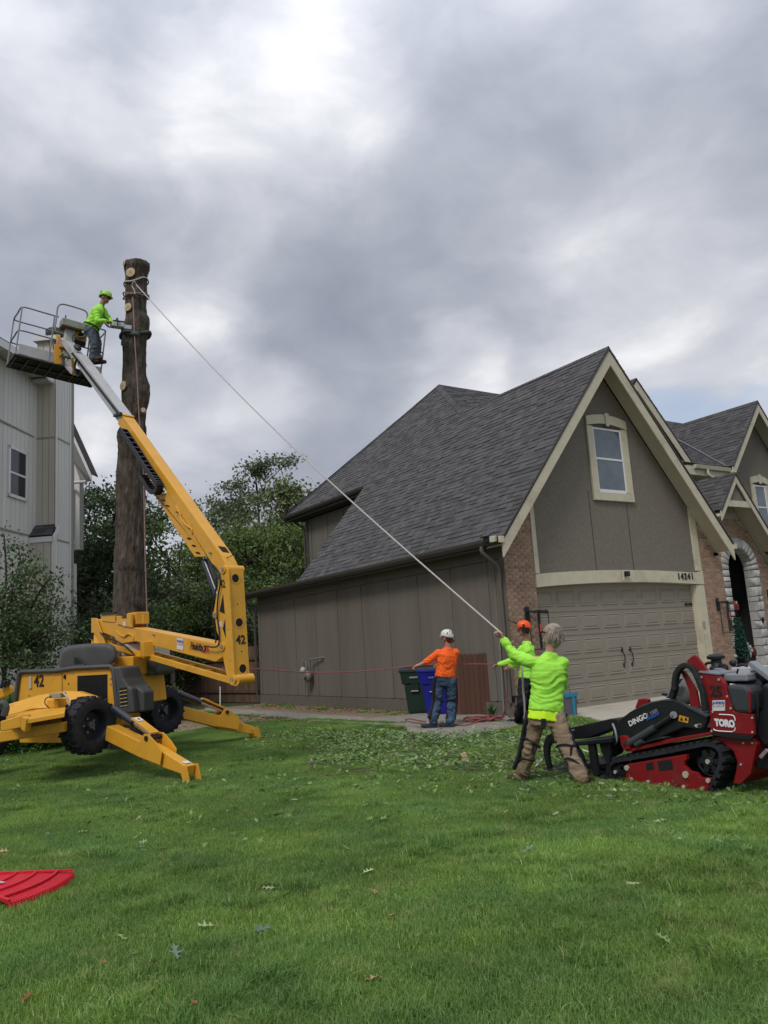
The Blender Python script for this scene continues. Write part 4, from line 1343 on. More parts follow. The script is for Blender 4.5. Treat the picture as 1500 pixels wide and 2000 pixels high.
# pedestal, console and guard loop
MB().beam(bk(0.93, -0.06, 0.18), bk(0.93, -0.06, 0.80), 0.19, 0.12, up=BD).build('console_pedestal', mat('off_white_paint', (0.50, 0.50, 0.48), 0.5, var=0.1), lift, bevel=0.01)
MB().box(bk(0.94, -0.10, 0.86), (0.42, 0.26, 0.15), ax=[VA, BD, VV]).build('control_console', mat('grey_console', (0.30, 0.30, 0.26), 0.55, dirt=(0.16, 0.10, 0.05), dirt_scale=6), lift, bevel=0.012)
MB().box(bk(0.94, -0.10, 0.775), (0.38, 0.24, 0.015), ax=[VA, BD, VV]).build('console_underside', mat('rusty_plate', (0.14, 0.085, 0.045), 0.8), lift)
MB().beam(bk(0.82, -0.08, 0.935), bk(0.81, -0.08, 1.06), 0.02, 0.02).build('joystick', M_BLACK, lift)
MB().cyl(bk(1.10, -0.08, 0.94), bk(1.10, -0.08, 0.965), 0.02, n=8).build('button', M_BLACK, lift)
g0 = [(0.70, 0.62), (0.66, 0.70), (0.66, 0.95), (0.66, 1.16), (0.72, 1.24), (0.85, 1.26), (1.05, 1.26), (1.18, 1.25), (1.24, 1.18), (1.24, 1.0), (1.23, 0.72), (1.17, 0.66), (1.05, 0.64)]
loop([bk(a - 0.03, -0.14, v + 0.0) for a, v in g0], 0.017, M_ALUT, 'console_guard', n=3)
MB().box(bk(1.14, -0.04, 0.70), (0.25, 0.12, 0.20), ax=[VA, BD, VV]).build('alarm_box', M_YEL, lift, bevel=0.012)
MB().cyl(bk(1.15, -0.11, 0.71), bk(1.15, -0.098, 0.71), 0.06, n=18).build('alarm_speaker', M_BLACK, lift)
MB().box(bk(1.14, -0.04, 0.555), (0.24, 0.12, 0.085), ax=[VA, BD, VV]).build('alarm_base', M_BLKP, lift, bevel=0.01)
MB().tube(interp([bk(1.04, -0.09, 0.74), bk(0.98, -0.14, 0.62), bk(1.0, -0.14, 0.5), bk(1.06, -0.1, 0.42), bk(0.98, -0.12, 0.3), bk(0.95, -0.1, 0.1)], 5), 0.008, 5).build('control_cable', M_BLACK, lift)
# brackets joining basket and boom tip
tip = onS(119, 670, BW0 + 0.09)
MB().beam(bk(0.72, -0.10, 0.38), bk(0.78, -0.10, -0.02), 0.14, 0.03, up=BD).build('level_bracket', M_YEL, lift, bevel=0.006)
MB().beam(bk(0.82, -0.12, 0.30), tip, 0.12, 0.12).build('rotator', mat('rusty_orange_paint', (0.34, 0.14, 0.03), 0.7), lift, bevel=0.01)
MB().beam(onS(113, 655, 0.12), onS(122, 706, 0.12), 0.07, 0.07, up=BN).build('jib_plate', M_YEL, lift, bevel=0.006)
MB().beam(onS(118, 700, 0.15), onS(143, 728, 0.15), 0.05, 0.09).build('levelling_arm', M_ALU, lift, bevel=0.006)
MB().beam(onS(141, 698, 0.03), onS(146, 733, 0.15), 0.05, 0.05).build('jib_plate', M_YEL, lift, bevel=0.006)
MB().ell(onS(149, 686, 0.1) + topn * 0.08, (0.11, 0.07, 0.05), ax=[bd, BN, topn]).build('rubber_hose_bundle', M_BLACK, lift, smooth=True)
MB().tube(interp([onS(108, 662, 0.0), onS(104, 680, -0.05), onS(115, 696, 0.0), onS(125, 690, 0.0)], 5), 0.012, 6).build('hydraulic_hose', M_BLACK, lift, smooth=True)
MB().tube(interp([onS(150, 700, 0.0), onS(146, 718, 0.0), onS(152, 735, 0.05), onS(160, 725, 0.1)], 5), 0.02, 6).build('hydraulic_hose', M_BLACK, lift, smooth=True)

# ---- chassis
HX = unit(plan(unit((0.97, -0.25)))); HY = unit(plan(unit((0.25, 0.97))))
hoodp = W(-0.345 * 12.3, 12.3)
def onH(x, y, off=0.0): return hit(x, y, hoodp + HY * off, HY)
hood_px = [(31, 1370), (38, 1318), (42, 1313.5), (70, 1312), (214, 1306), (218, 1310), (226, 1382), (140, 1385)]
MB().prism([onH(x, y) for x, y in hood_px], HY * 1.5).build('engine_hood', M_YEL, lift, bevel=0.02)
rimp = [onH(x, y, -0.02) for x, y in ((30, 1372), (37, 1317), (42, 1312.5), (112, 1310), (142, 1305), (215, 1301.5), (221, 1306), (229, 1384))]
MB().tube(rimp, 0.035, 8).build('hood_edging', M_GREYP, lift, smooth=True)
MB().prism([onH(x, y, -0.012) for x, y in ((151, 1320.5), (209, 1317), (209, 1366), (151, 1366))], HY * 0.01).build('radiator_opening', M_HOLE, lift)
gr_ = MB()
for k in range(16):
    x = 152 + 56 * k / 15
    gr_.beam(onH(x, 1321, -0.014), onH(x, 1365, -0.014), 0.006, 0.006, up=HY)
for k in range(14):
    y = 1320.5 + 45 * k / 13
    gr_.beam(onH(151.5, y, -0.015), onH(208.5, y - 3 * (1 - k / 13), -0.015), 0.006, 0.006, up=HY)
gr_.build('radiator_mesh', M_BLACK, lift)['kind'] = 'stuff'
hx = unit(onH(217, 1307) - onH(39, 1315.5))
text('42', 0.25, onH(76, 1331, -0.008), hx, ZUP, M_BTXT, 'number', lift, ext=0.002, bold=0.006, xs=0.72)
MB().cyl(onH(128, 1322, -0.006), onH(128, 1322, 0.0), 0.035, n=14).build('opening', M_HOLE, lift)
MB().cyl(onH(134, 1335.5, -0.006), onH(134, 1335.5, 0.0), 0.012, n=10).build('bolt_hole', M_HOLE, lift)
MB().prism([onH(x, y, -0.02) for x, y in ((56, 1321), (61, 1321), (61, 1345), (56, 1345))], HY * 0.02).build('hood_reflector', mat('dull_white_strip', (0.45, 0.42, 0.36), 0.5), lift, bevel=0.005)
MB().beam(onH(121, 1311, -0.004), onH(121.5, 1352, -0.004), 0.006, 0.004, up=HY).build('hood_seam', M_HOLE, lift)
for x, y in ((98, 1317), (57, 1358), (84, 1356), (216, 1325), (216, 1336), (142, 1315)):
    MB().cyl(onH(x, y, -0.012), onH(x, y, 0), 0.012, n=8).build('bolt', M_ALUT, lift)
# grey cover wrapping to the right side
R0 = W(-0.345 * 12.25, 12.25)
def onR(x, y, off=0.0): return hit(x, y, hoodp + HY * off, HY)
cov_f = [onH(x, y, -0.05) for x, y in ((219, 1302), (234, 1303), (241, 1325), (250, 1340), (257, 1345), (262, 1392), (228, 1397), (226, 1340))]
MB().prism(cov_f, HY * 0.55).build('side_cover', M_GREYP, lift, bevel=0.03, seg=3)
MB().prism([onH(x, y, 0.1) for x, y in ((252, 1343), (266, 1341), (276, 1347), (281, 1352), (281, 1390), (262, 1393), (250, 1393))], HY * 0.3).build('side_cover', M_GREYP, lift, bevel=0.03, seg=3)
for r in range(5):
    for c_ in range(2):
        cx, cy = 236.5 + c_ * 7.5 + (0.5 * r), 1346.5 + r * 7.3 - c_ * 1.2
        MB().prism([onH(cx - 3, cy - 2.2, -0.056), onH(cx + 3, cy - 3, -0.056), onH(cx + 3, cy + 2.2, -0.056), onH(cx - 3, cy + 3, -0.056)], HY * 0.005).build('vent_slot', M_HOLE, lift)
        MB().beam(onH(cx - 3, cy + 3.6, -0.06), onH(cx + 3, cy + 2.8, -0.06), 0.01, 0.008, up=HY).build('vent_edge', mat('pale_yellow_edge', (0.6, 0.45, 0.15), 0.6), lift)
# dome cover of the turntable
dome = MB()
dc = [(114, 1321), (115, 1288), (119, 1272), (128, 1263), (150, 1259), (190, 1256.5), (214, 1257), (225, 1263), (229, 1276), (229, 1302)]
def dp_(off, sc):
    o_ = onH(172, 1300, off)
    P = [onH(x, y, off) for x, y in dc]
    return [o_ + (p - o_) * sc for p in P]
secs = [(0.10, 0.86), (0.12, 0.96), (0.25, 1.02), (0.75, 1.02), (1.0, 0.95), (1.1, 0.8)]
nn = len(dc)
vs, fs2 = [], []
for s_ in secs: vs += dp_(*s_)
for i in range(len(secs) - 1):
    for j in range(nn):
        k = (j + 1) % nn
        fs2.append((i * nn + j, i * nn + k, (i + 1) * nn + k, (i + 1) * nn + j))
fs2 += [tuple(range(nn)), tuple(range(len(secs) * nn - 1, (len(secs) - 1) * nn - 1, -1))]
dome.add(vs, fs2)
do = dome.build('dome_cover', M_GREYP, lift, smooth=True, angle=70)
ss = do.modifiers.new('sub', 'SUBSURF'); ss.levels = 2; ss.render_levels = 2
MB().prism([onH(x, y, 0.06) for x, y in ((144, 1283), (152, 1284), (163, 1296), (165, 1300), (145, 1302))], HY * 0.03).build('cover_recess', M_BLACK, lift, bevel=0.01)
MB().prism([onH(x, y, 0.03) for x, y in ((144, 1298.5), (165, 1296.5), (165, 1299.5), (144, 1301.5))], HY * 0.03).build('recess_bar', M_GREYP, lift)
MB().prism([onH(x, y, 0.5) for x, y in ((228, 1283), (260, 1282), (260, 1318), (245, 1322), (232, 1312))], HY * 0.5).build('turret_panel', M_YEL, lift, bevel=0.01)
MB().prism([onH(x, y, 0.9) for x, y in ((260, 1283), (306, 1285), (307, 1312), (302, 1319), (262, 1319))], HY * 0.6).build('counter_box', M_GREYP, lift, bevel=0.03)
for x in (265.5, 276.5): MB().cyl(onH(x, 1306.5, 0.89), onH(x, 1306.5, 0.9), 0.014, n=8).build('bolt', M_WHITE, lift)
MB().prism([onH(x, y, 1.0) for x, y in ((236, 1262), (246, 1256), (285, 1256), (301, 1262), (304, 1283), (236, 1283))], HY * 0.5).build('white_cover', mat('dull_white_cover', (0.45, 0.44, 0.42), 0.5), lift, bevel=0.04, seg=3)
MB().cyl(W(-4.85, 13.6, 0.8), W(-4.85, 13.6, 1.6), 0.34, n=24).build('turret', M_YEL, lift, smooth=True, angle=40)
MB().beam(W(-4.85, 13.6, 1.4), onS(200, 1250, 0.15), 0.30, 0.26).build('turret_arm', M_YEL, lift, bevel=0.02)

# wheels
def wheel(cx, cy, F, D, name='wheel', nrm_lf=(0.87, -0.5), wd=0.31):
    c = onF(cx, cy, F)
    ax_ = unit(plan(unit(nrm_lf)))
    R = D / 2
    w = wd / 2
    o = MB().lathe([(R * 0.60, -w), (R * 0.80, -w * 1.05), (R * 0.93, -w * 0.92), (R * 0.955, -w * 0.5), (R * 0.96, 0), (R * 0.955, w * 0.5), (R * 0.93, w * 0.92), (R * 0.80, w * 1.05), (R * 0.60, w), (R * 0.57, w * 0.7), (R * 0.57, -w * 0.7)], c, ax_, 48, cap=False).build('wheel', M_RUB, lift, smooth=True, angle=50)
    lg = MB()
    d, s, u = frame(ax_)
    n = 22
    for k in range(n):
        for side in (-1, 1):
            th = 2 * math.pi * (k + (0.5 if side > 0 else 0)) / n
            pts_in, pts_out = [], []
            for t, dth in ((0.02, 0.16), (0.45, 0.03), (0.99, 0.0)):
                a = th + dth
                e = math.cos(a) * s + math.sin(a) * u
                pts_in.append((a, t))
            # slanted lug made of two short bars
            def P(a, t, r): return c + ax_ * (side * w * t) + r * (math.cos(a) * s + math.sin(a) * u)
            hw_ = 0.045
            for (a0, t0_), (a1, t1_) in zip(pts_in[:-1], pts_in[1:]):
                lg.add([P(a0 - hw_, t0_, R * .93), P(a0 + hw_, t0_, R * .93), P(a1 + hw_, t1_, R * .90), P(a1 - hw_, t1_, R * .90),
                        P(a0 - hw_ * .8, t0_, R * 1.0), P(a0 + hw_ * .8, t0_, R * 1.0), P(a1 + hw_ * .8, t1_, R * .985), P(a1 - hw_ * .8, t1_, R * .985)],
                       [(4, 5, 6, 7), (0, 1, 5, 4), (1, 2, 6, 5), (2, 3, 7, 6), (3, 0, 4, 7)])
    lg.build('tread_lugs', M_RUB, o)
    MB().lathe([(R * 0.585, w * 0.75), (R * 0.60, w * 0.93), (R * 0.555, w * 0.95), (R * 0.53, w * 0.80), (R * 0.50, w * 0.3), (R * 0.46, w * 0.05), (R * 0.2, 0.0), (R * 0.16, w * 0.05), (R * 0.02, w * 0.05)], c, ax_, 36, cap=False).build('rim', M_RIM, o, smooth=True, angle=50)
    MB().lathe([(R * 0.14, 0.0), (R * 0.14, w * 0.5), (R * 0.11, w * 0.6), (R * 0.02, w * 0.6)], c, ax_, 16, cap=False).build('hub', mat('worn_hub', (0.12, 0.12, 0.125), 0.5, metal=0.4), o, smooth=True, angle=40)
    for k in range(5):
        a = 2 * math.pi * k / 5
        q = c + (math.cos(a) * s + math.sin(a) * u) * R * 0.24
        MB().cyl(q + ax_ * w * 0.02, q + ax_ * w * 0.2, 0.018, n=6).build('lug_nut', M_ALUT, o)
    return c
wc1 = wheel(172, 1416.5, 11.75, 0.83)
wc2 = wheel(317, 1387, 14.3, 0.81)
wheel(-32, 1432, 12.6, 0.83)
wheel(88, 1400, 15.0, 0.83)
# axles and frame beams
MB().beam(W(-4.62, 12.05, 0.62), W(-5.75, 12.7, 0.62), 0.25, 0.22).build('axle', M_YEL, lift, bevel=0.01)
MB().beam(W(-4.95, 12.3, 0.72), W(-4.80, 14.9, 0.72), 0.5, 0.28).build('frame', M_YEL, lift, bevel=0.015)
MB().beam(W(-4.5, 14.7, 0.62), W(-5.6, 15.0, 0.62), 0.25, 0.22).build('axle', M_YEL, lift, bevel=0.01)
# front deck and the left outriggers coming out of the picture
def onQ(x, y, F): return onF(x, y, F)
dk = [onF(x, y, F) for x, y, F in ((12, 1399, 11.6), (52, 1387, 11.9), (128, 1381, 11.5), (126, 1392, 11.1), (52, 1405, 11.0), (14, 1405, 11.2))]
MB().prism(dk, (0, 0, -0.06)).build('deck_plate', M_YEL, lift, bevel=0.006)
MB().prism([onF(x, y, F) for x, y, F in ((10, 1377, 12.2), (78, 1357, 12.1), (121, 1351, 12.0), (152, 1351, 12.0), (190, 1363, 11.9), (135, 1383, 11.7), (66, 1385, 11.8), (12, 1398, 11.9))], HY * 0.12).build('front_beam', M_YEL, lift, bevel=0.012)
MB().prism([onF(x, y, 11.0) for x, y in ((0, 1409), (41, 1397), (41, 1421), (0, 1429))] , HY * 0.2).build('outrigger_socket', M_YEL, lift, bevel=0.012)
MB().prism([onF(x, y, 11.3) for x, y in ((-30, 1432), (0, 1428), (124, 1410), (124, 1430), (0, 1450), (-30, 1454))], HY * 0.14).build('outrigger_beam', M_YEL, lift, bevel=0.012)
MB().prism([onF(x, y, 10.98) for x, y in ((41, 1399), (52, 1404), (48, 1430), (40, 1424))], HY * 0.12).build('socket_gusset', M_YEL, lift, bevel=0.006)
MB().prism([onF(x, y, 11.45) for x, y in ((52, 1405), (124, 1394), (124, 1412), (54, 1424))], HY * 0.1).build('deck_shadow_plate', mat('shaded_yellow_inner', (0.34, 0.17, 0.03), 0.7), lift)  # machine yellow darkened: shade below the deck put into the colour
MB().box(onF(113, 1358, 11.6), (0.19, 0.14, 0.07), ax=[HX, HY, ZUP]).build('level_sensor', mat('beige_plastic', (0.30, 0.27, 0.2), 0.5), lift, bevel=0.01)
MB().tube(interp([onF(101, 1360, 11.55), onF(90, 1364, 11.5), (onF(88, 1374, 11.5)), onF(96, 1383, 11.45)], 5), 0.008, 5).build('sensor_cable', M_BLACK, lift)
MB().tube(interp([onF(124, 1354, 11.55), onF(130, 1360, 11.5), onF(134, 1370, 11.5), onF(136, 1378, 11.5)], 5), 0.012, 6).build('sensor_cable', M_ALU, lift)
MB().box(onF(111, 1374, 11.75), (0.20, 0.2, 0.14), ax=[HX, HY, ZUP]).build('sensor_block', M_YEL, lift, bevel=0.02)
# raised bits of the far left outrigger
MB().prism([onF(x, y, 11.5) for x, y in ((-5, 1348), (16, 1338), (20, 1345), (19, 1352), (0, 1364), (-5, 1366))], HY * 0.08).build('outrigger_arm', M_YEL, lift, bevel=0.01)
for x in (2, 8, 15): MB().cyl(onF(x, 1345 - x * 0.3, 11.45), onF(x + 4, 1332 - x * 0.3, 11.45), 0.025, n=8).build('hose_end', M_BLKP, lift)
MB().tube(interp([onF(0, 1377, 11.3), onF(6, 1373, 11.3), onF(12, 1382, 11.3), onF(8, 1398, 11.3)], 5), 0.05, 8).build('outrigger_cylinder', M_GREYP, lift, smooth=True)

# right-hand outriggers: box leg, ram and foot
def outrigger(legpx, F0, F1, padpx, ram0, ram1, rod1, labels):
    P1 = gnd(*padpx)
    F1 = fwd(P1)
    s0 = onF(*legpx[0], F0)
    s1 = P1 + np.array([0, 0, 0.17])
    d = unit(s1 - s0)
    L = np.linalg.norm(s1 - s0)
    _, s, u = frame(d)
    o = MB().beam(s0, s0 + d * L * 0.56, 0.20, 0.21).build('outrigger_leg', M_YEL, lift, bevel=0.01)
    MB().beam(s0 + d * L * 0.50, s1, 0.155, 0.26, h1=0.12).build('outrigger_inner', M_YEL, o, bevel=0.01)
    # hump plates
    hp = []
    for t, h in ((0.46, 0.10), (0.50, 0.24), (0.56, 0.26), (0.66, 0.20), (0.74, 0.12), (0.74, -0.06), (0.46, -0.09)):
        hp.append(s0 + d * L * t + u * h + s * 0.112)
    for q in (0, -0.24):
        MB().prism([p + s * q for p in hp], s * 0.012).build('hump_plate', M_YEL, o, bevel=0.004)
    # curved stiffener
    cv = interp([s0 + d * L * 0.47 - u * 0.02 - s * 0.135, s0 + d * L * 0.52 + u * 0.07 - s * 0.135, s0 + d * L * 0.60 + u * 0.055 - s * 0.135, s0 + d * L * 0.66 - u * 0.04 - s * 0.11, s0 + d * L * 0.70 - u * 0.06 - s * 0.1], 4)
    MB().tube(cv, 0.012, 5).build('weld_rib', M_YEL, o, smooth=True)
    hinge = s0 + d * L * 0.54 + u * 0.20
    MB().cyl(hinge - s * 0.14, hinge + s * 0.14, 0.035, n=12).build('pivot_pin', M_BLKP, o)
    r0 = onF(*ram0, F0)
    rd = hinge - r0
    MB().cyl(r0, r0 + rd * 0.52, 0.062, n=16).build('ram_cylinder', M_CYL, o, smooth=True, angle=40)
    MB().cyl(r0 + rd * 0.5, hinge, 0.028, n=12).build('ram_rod', M_STEEL, o, smooth=True, angle=40)
    _, s2, u2 = frame(rd)
    MB().beam(r0 + rd * 0.52 + u2 * 0.075, hinge + u2 * 0.06, 0.14, 0.028).build('ram_guard', M_YEL, o, bevel=0.004)
    MB().beam(r0 + rd * 0.52 - s2 * 0.07 + u2 * 0.05, hinge - s2 * 0.07 + u2 * 0.03, 0.01, 0.07).build('ram_guard_side', M_YEL, o)
    MB().box(r0 + rd * 0.60 + u2 * 0.092, (0.12, 0.10, 0.003), ax=[unit(rd), s2, u2]).build('warning_label', M_LABEL, o)
    MB().cyl(r0 + rd * 0.6 + u2 * 0.09, r0 + rd * 0.6 + u2 * 0.097, 0.02, n=10).build('warning_mark', M_BTXT, o)
    # foot
    dd = unit(np.array([d[0], d[1], 0]))
    for q in (-0.10, 0.088):
        MB().prism([s1 + s * q + dd * -0.10 + ZUP * 0.06, s1 + s * q + dd * 0.05 + ZUP * 0.07, s1 + s * q + dd * 0.11 - ZUP * 0.15, s1 + s * q - dd * 0.02 - ZUP * 0.165], s * 0.012).build('foot_plate', M_YEL, o, bevel=0.003)
    MB().box(P1 + (0, 0, 0.015) + dd * 0.04, (0.20, 0.26, 0.02), ax=[dd, s, ZUP]).build('foot_pad', M_YEL, o, bevel=0.004)
    MB().box(s1 - d * 0.10 + u * 0.075, (0.09, 0.10, 0.003), ax=[d, s, u]).build('warning_label', M_LABEL, o)
    MB().cyl(s1 - d * 0.28 - s * 0.085, s1 - d * 0.28 - s * 0.075, 0.02, n=8).build('bolt', M_ALUT, o)
outrigger([(218, 1430)], 11.9, 0, (372, 1530), (222, 1384), None, None, None)
outrigger([(352, 1391)], 14.7, 0, (497, 1446), (340, 1351), None, None, None)
MB().beam(W(-4.9, 12.6, 0.60), W(-4.05, 12.15, 0.55), 0.22, 0.2).build('outrigger_root', M_YEL, lift, bevel=0.02)
MB().beam(W(-4.8, 15.3, 0.65), W(-3.75, 15.0, 0.6), 0.2, 0.2).build('outrigger_root', M_YEL, lift, bevel=0.02)
MB().prism([onF(x, y, 14.9) for x, y in ((255, 1337), (283, 1340), (312, 1343), (312, 1350), (262, 1350))], HY * 0.3).build('rear_deck', M_YEL, lift, bevel=0.01)
# ------------------------------------------------------------------ the tree being felled
M_BARK = mat('ridged_bark', (0.050, 0.037, 0.027), 0.95, var=0.45, vscale=9, col2=(0.118, 0.092, 0.068), bump=3.0, bscale=30, stretch=(1, 1, 0.32), detail=10, dirt=(0.10, 0.105, 0.085), dirt_scale=2.0, dirt_lo=0.5, dirt_hi=0.9)
M_CUT = mat('fresh_cut_wood', (0.50, 0.38, 0.235), 0.8, var=0.3, vscale=26, bump=0.5, bscale=90)
TF = 15.6
prof = [(516, 244, 291), (524, 244, 292), (540, 246, 287), (560, 246, 285.5), (575, 245, 287), (592, 246.5, 284), (612, 246.5, 284), (622, 247, 290), (632, 244, 291), (642, 242, 290), (652, 240.5, 290), (662, 240, 286), (680, 240.5, 284), (710, 241, 284), (735, 240.5, 285), (750, 240, 289.5), (768, 239.5, 291), (788, 240, 289), (803, 240, 284), (830, 239, 283), (845, 230, 285), (856, 228.5, 285), (870, 231, 285), (900, 231, 284.5), (930, 229.5, 283.5), (970, 229, 283), (1000, 228, 282.5), (1050, 227, 282), (1100, 225, 281), (1150, 223.5, 281), (1200, 222, 280), (1260, 220, 282), (1330, 215, 286), (1372, 205, 296)]
rings = []
for y, a, b in prof:
    P, Q = onF(a, y, TF), onF(b, y, TF)
    rings.append(((P + Q) / 2, np.linalg.norm(Q - P) / 2))
zs = np.array([r[0][2] for r in rings])[::-1]
ctr = np.array([r[0] for r in rings])[::-1]
rad = np.array([r[1] for r in rings])[::-1]
tb = np.array([ctr[0][0], ctr[0][1], 0.0])
tree = thing('felled_tree', tb, 'tall limbless tree trunk with pale round cuts, roped near its top beside the lift basket', 'tree trunk')
nz, na = 620, 120
zz = np.linspace(0.0, zs[-1], nz)
vs = []
for i, z in enumerate(zz):
    cx_ = np.interp(z, zs, ctr[:, 0]); cy_ = np.interp(z, zs, ctr[:, 1]); r = np.interp(z, zs, rad)
    for k in range(na):
        a = 2 * math.pi * k / na
        e = (math.cos(a), math.sin(a))
        p = Vector((e[0] * 3.0, e[1] * 3.0, z * 0.6))
        f1 = mnoise.fractal(p * 1.3, 1.0, 2.0, 4)
        rid = 1 - abs(mnoise.noise(Vector((e[0] * 7.0 + f1 * 0.8, e[1] * 7.0, z * 2.0)))) * 2.6
        f3 = mnoise.noise(Vector((e[0] * 1.0 + 5, e[1] * 1.0, z * 1.6)))
        hor = max(0.0, mnoise.noise(Vector((e[0] * 0.8, e[1] * 0.8 + 9, z * 4.5))) - 0.25)
        rr = r * (0.97 + 0.05 * f3) + 0.016 * f1 + 0.017 * max(rid, -0.4) + 0.05 * hor
        vs.append((cx_ + e[0] * rr, cy_ + e[1] * rr, z))
mb = MB()
fs_ = [(i * na + k, i * na + (k + 1) % na, (i + 1) * na + (k + 1) % na, (i + 1) * na + k) for i in range(nz - 1) for k in range(na)]
topc = ctr[-1]
vs.append((topc[0], topc[1], zs[-1] - 0.02))
fs_ += [((nz - 1) * na + k, (nz - 1) * na + (k + 1) % na, nz * na) for k in range(na)]
mb.add(vs, fs_)
mb.build('trunk', M_BARK, tree, smooth=True, angle=180, fix=False)
def toward(x, y, F):
    p = onF(x, y, F)
    return p, unit(CAM - p)
for x, y, rpx, ang in ((251, 523, 5.0, -0.55), (263, 543, 9.4, -0.1), (258, 608.5, 8.0, -0.25), (249.8, 761, 9.2, -0.2)):
    p = onF(x, y, TF)
    R_ = rpx / 1550 * 16.5
    cx_ = np.interp(p[2], zs, ctr[:, 0]); cy_ = np.interp(p[2], zs, ctr[:, 1]); rr = np.interp(p[2], zs, rad)
    lat = np.dot(p - np.array([cx_, cy_, p[2]]), RH) / rr
    out = unit(-FH * math.sqrt(max(0.05, 1 - lat * lat)) + RH * lat + np.array([0, 0, 0.02]))
    f0 = np.array([cx_, cy_, p[2]]) + out * (rr + 0.035)
    MB().cyl(f0 - out * 0.25, f0, R_ * 1.7, R_ * 1.05, 22).build('limb_stub', M_BARK, tree, smooth=True, angle=40)
    mb = MB()
    pr = [(R_ * 1.0, 0.004), (R_ * 0.5, 0.012), (0.001, 0.012)]
    mb.lathe(pr, f0, out, 26, cap=False).build('cut_face', M_CUT, tree, smooth=True)
    MB().cyl(f0 + out * 0.0, f0 + out * 0.014, R_ * 0.16, n=8).build('heartwood', mat('heartwood', (0.20, 0.11, 0.05), 0.8), tree)
# lumps and broken stubs
for x, y, s_, c_ in ((240, 856, 0.16, 0.2), (279, 804, 0.06, 0.03), (236, 848, 0.1, 0.2)):
    p = onF(x, y, TF - 0.1)
    MB().ell(p, (s_ * 0.7, s_ * 0.7, s_)).build('bark_knot', M_BARK, tree, smooth=True)
p = onF(281, 804, TF - 0.22)
MB().cyl(p, p + RH * 0.02 - FH * 0.12, 0.05, n=10).build('broken_stub', M_CUT, tree)
p = onF(277, 518, TF)
MB().prism([p, p + RH * 0.09, p + RH * 0.08 + ZUP * 0.05, p + RH * 0.03 + ZUP * 0.07], FH * 0.1).build('splinter', M_BARK, tree)
def trunk_at(y, Fo=0.0):
    a, b = None, None
    p = onF(262, y, TF)
    z = p[2]
    return np.array([np.interp(z, zs, ctr[:, 0]), np.interp(z, zs, ctr[:, 1]), z]), np.interp(z, zs, rad)
def wrap(yc, dr, tilt_l, turns=1, r=0.018, sag=0.0):
    c, R_ = trunk_at(yc)
    pts = []
    for k in range(40 * turns):
        a = 2 * math.pi * k / 40
        e = RH * math.cos(a) - FH * math.sin(a)
        pts.append(c + e * (R_ + dr) + ZUP * (tilt_l * math.cos(a) + 0.03 * math.sin(3 * a + yc) + sag * (k / 40) - 0.04 * math.sin(a)))
    return pts
M_WROPE = mat('white_rope', (0.52, 0.49, 0.46), 0.8, col2=(0.45, 0.40, 0.38), vscale=60)
M_RROPE = mat('red_rope', (0.235, 0.045, 0.045), 0.8, col2=(0.29, 0.12, 0.11), vscale=50)
M_PROPE = mat('faded_pink_rope', (0.24, 0.13, 0.11), 0.85, col2=(0.34, 0.23, 0.21), vscale=50)
M_GROPE = mat('dark_green_rope', (0.045, 0.065, 0.06), 0.85, col2=(0.10, 0.12, 0.11), vscale=40)
# white pull line from the knot down to the man's hands
knot = onF(266, 556, TF - 0.36)
HAND = onF(979.5, 1237, 9.28)
white = MB()
white.tube(wrap(553, 0.03, 0.05), 0.016, 7, closed=True)
pts = []
for k in range(41):
    t = k / 40
    p = knot + (HAND - knot) * t
    p[2] -= 0.22 * math.sin(math.pi * t)
    pts.append(p)
white.tube(pts, 0.0105, 8)
white.tube(interp([knot, knot + (-0.05, -0.02, 0.05), onF(258, 558, TF - 0.36), onF(262, 566, TF - 0.36), onF(264, 574, TF - 0.36)], 5), 0.012, 6)
tail = [HAND, onF(990, 1262, 9.4), onF(1008, 1280, 9.45), onF(1019, 1292, 9.5), onF(1020.5, 1320, 9.5), onF(1022, 1350, 9.55), onF(1025, 1385, 9.6)]
tail.append(np.array([*gnd(1028, 1512)[:2], 0.05]))
white.tube(interp(tail, 6), 0.0125, 7)
tag(white.build('pull_rope', M_WROPE, None, smooth=True), 'white pull rope stretched from the tree top down to the grey haired man', 'rope')
# faded red line: loops round the trunk, falls along it and runs to the two pulling crew
pr_ = MB()
pr_.tube(wrap(578, 0.035, -0.02), 0.015, 7, closed=True)
pr_.tube(wrap(581, 0.04, 0.02), 0.014, 7, closed=True)
fall = [onF(259, 580, TF - 0.38), onF(261, 610, TF - 0.40), onF(263, 660, TF - 0.42), onF(268, 740, TF - 0.40), onF(272, 820, TF - 0.40), onF(279, 900, TF - 0.40), onF(282, 1000, TF - 0.35), onF(284, 1100, TF - 0.35), onF(287, 1195, TF - 0.3), onF(290, 1290, TF - 0.3)]
pr_.tube(interp(fall, 6), 0.013, 7)
tag(pr_.build('climbing_rope', M_PROPE, None, smooth=True), 'faded pink rope tied below the top cuts and hanging along the trunk', 'rope')
gr_ = MB()
gr_.tube(wrap(655, 0.04, 0.02), 0.03, 8, closed=True)
gr_.tube(interp([onF(243, 655, TF - 0.3), onF(239, 664, TF - 0.3), onF(238, 674, TF - 0.3)], 4), 0.022, 7)
gr_.ell(onF(264, 653, TF - 0.40), (0.09, 0.06, 0.05))
tag(gr_.build('lanyard', M_GROPE, None, smooth=True), 'thick dark green lanyard wrapped round the trunk at saw height', 'rope')

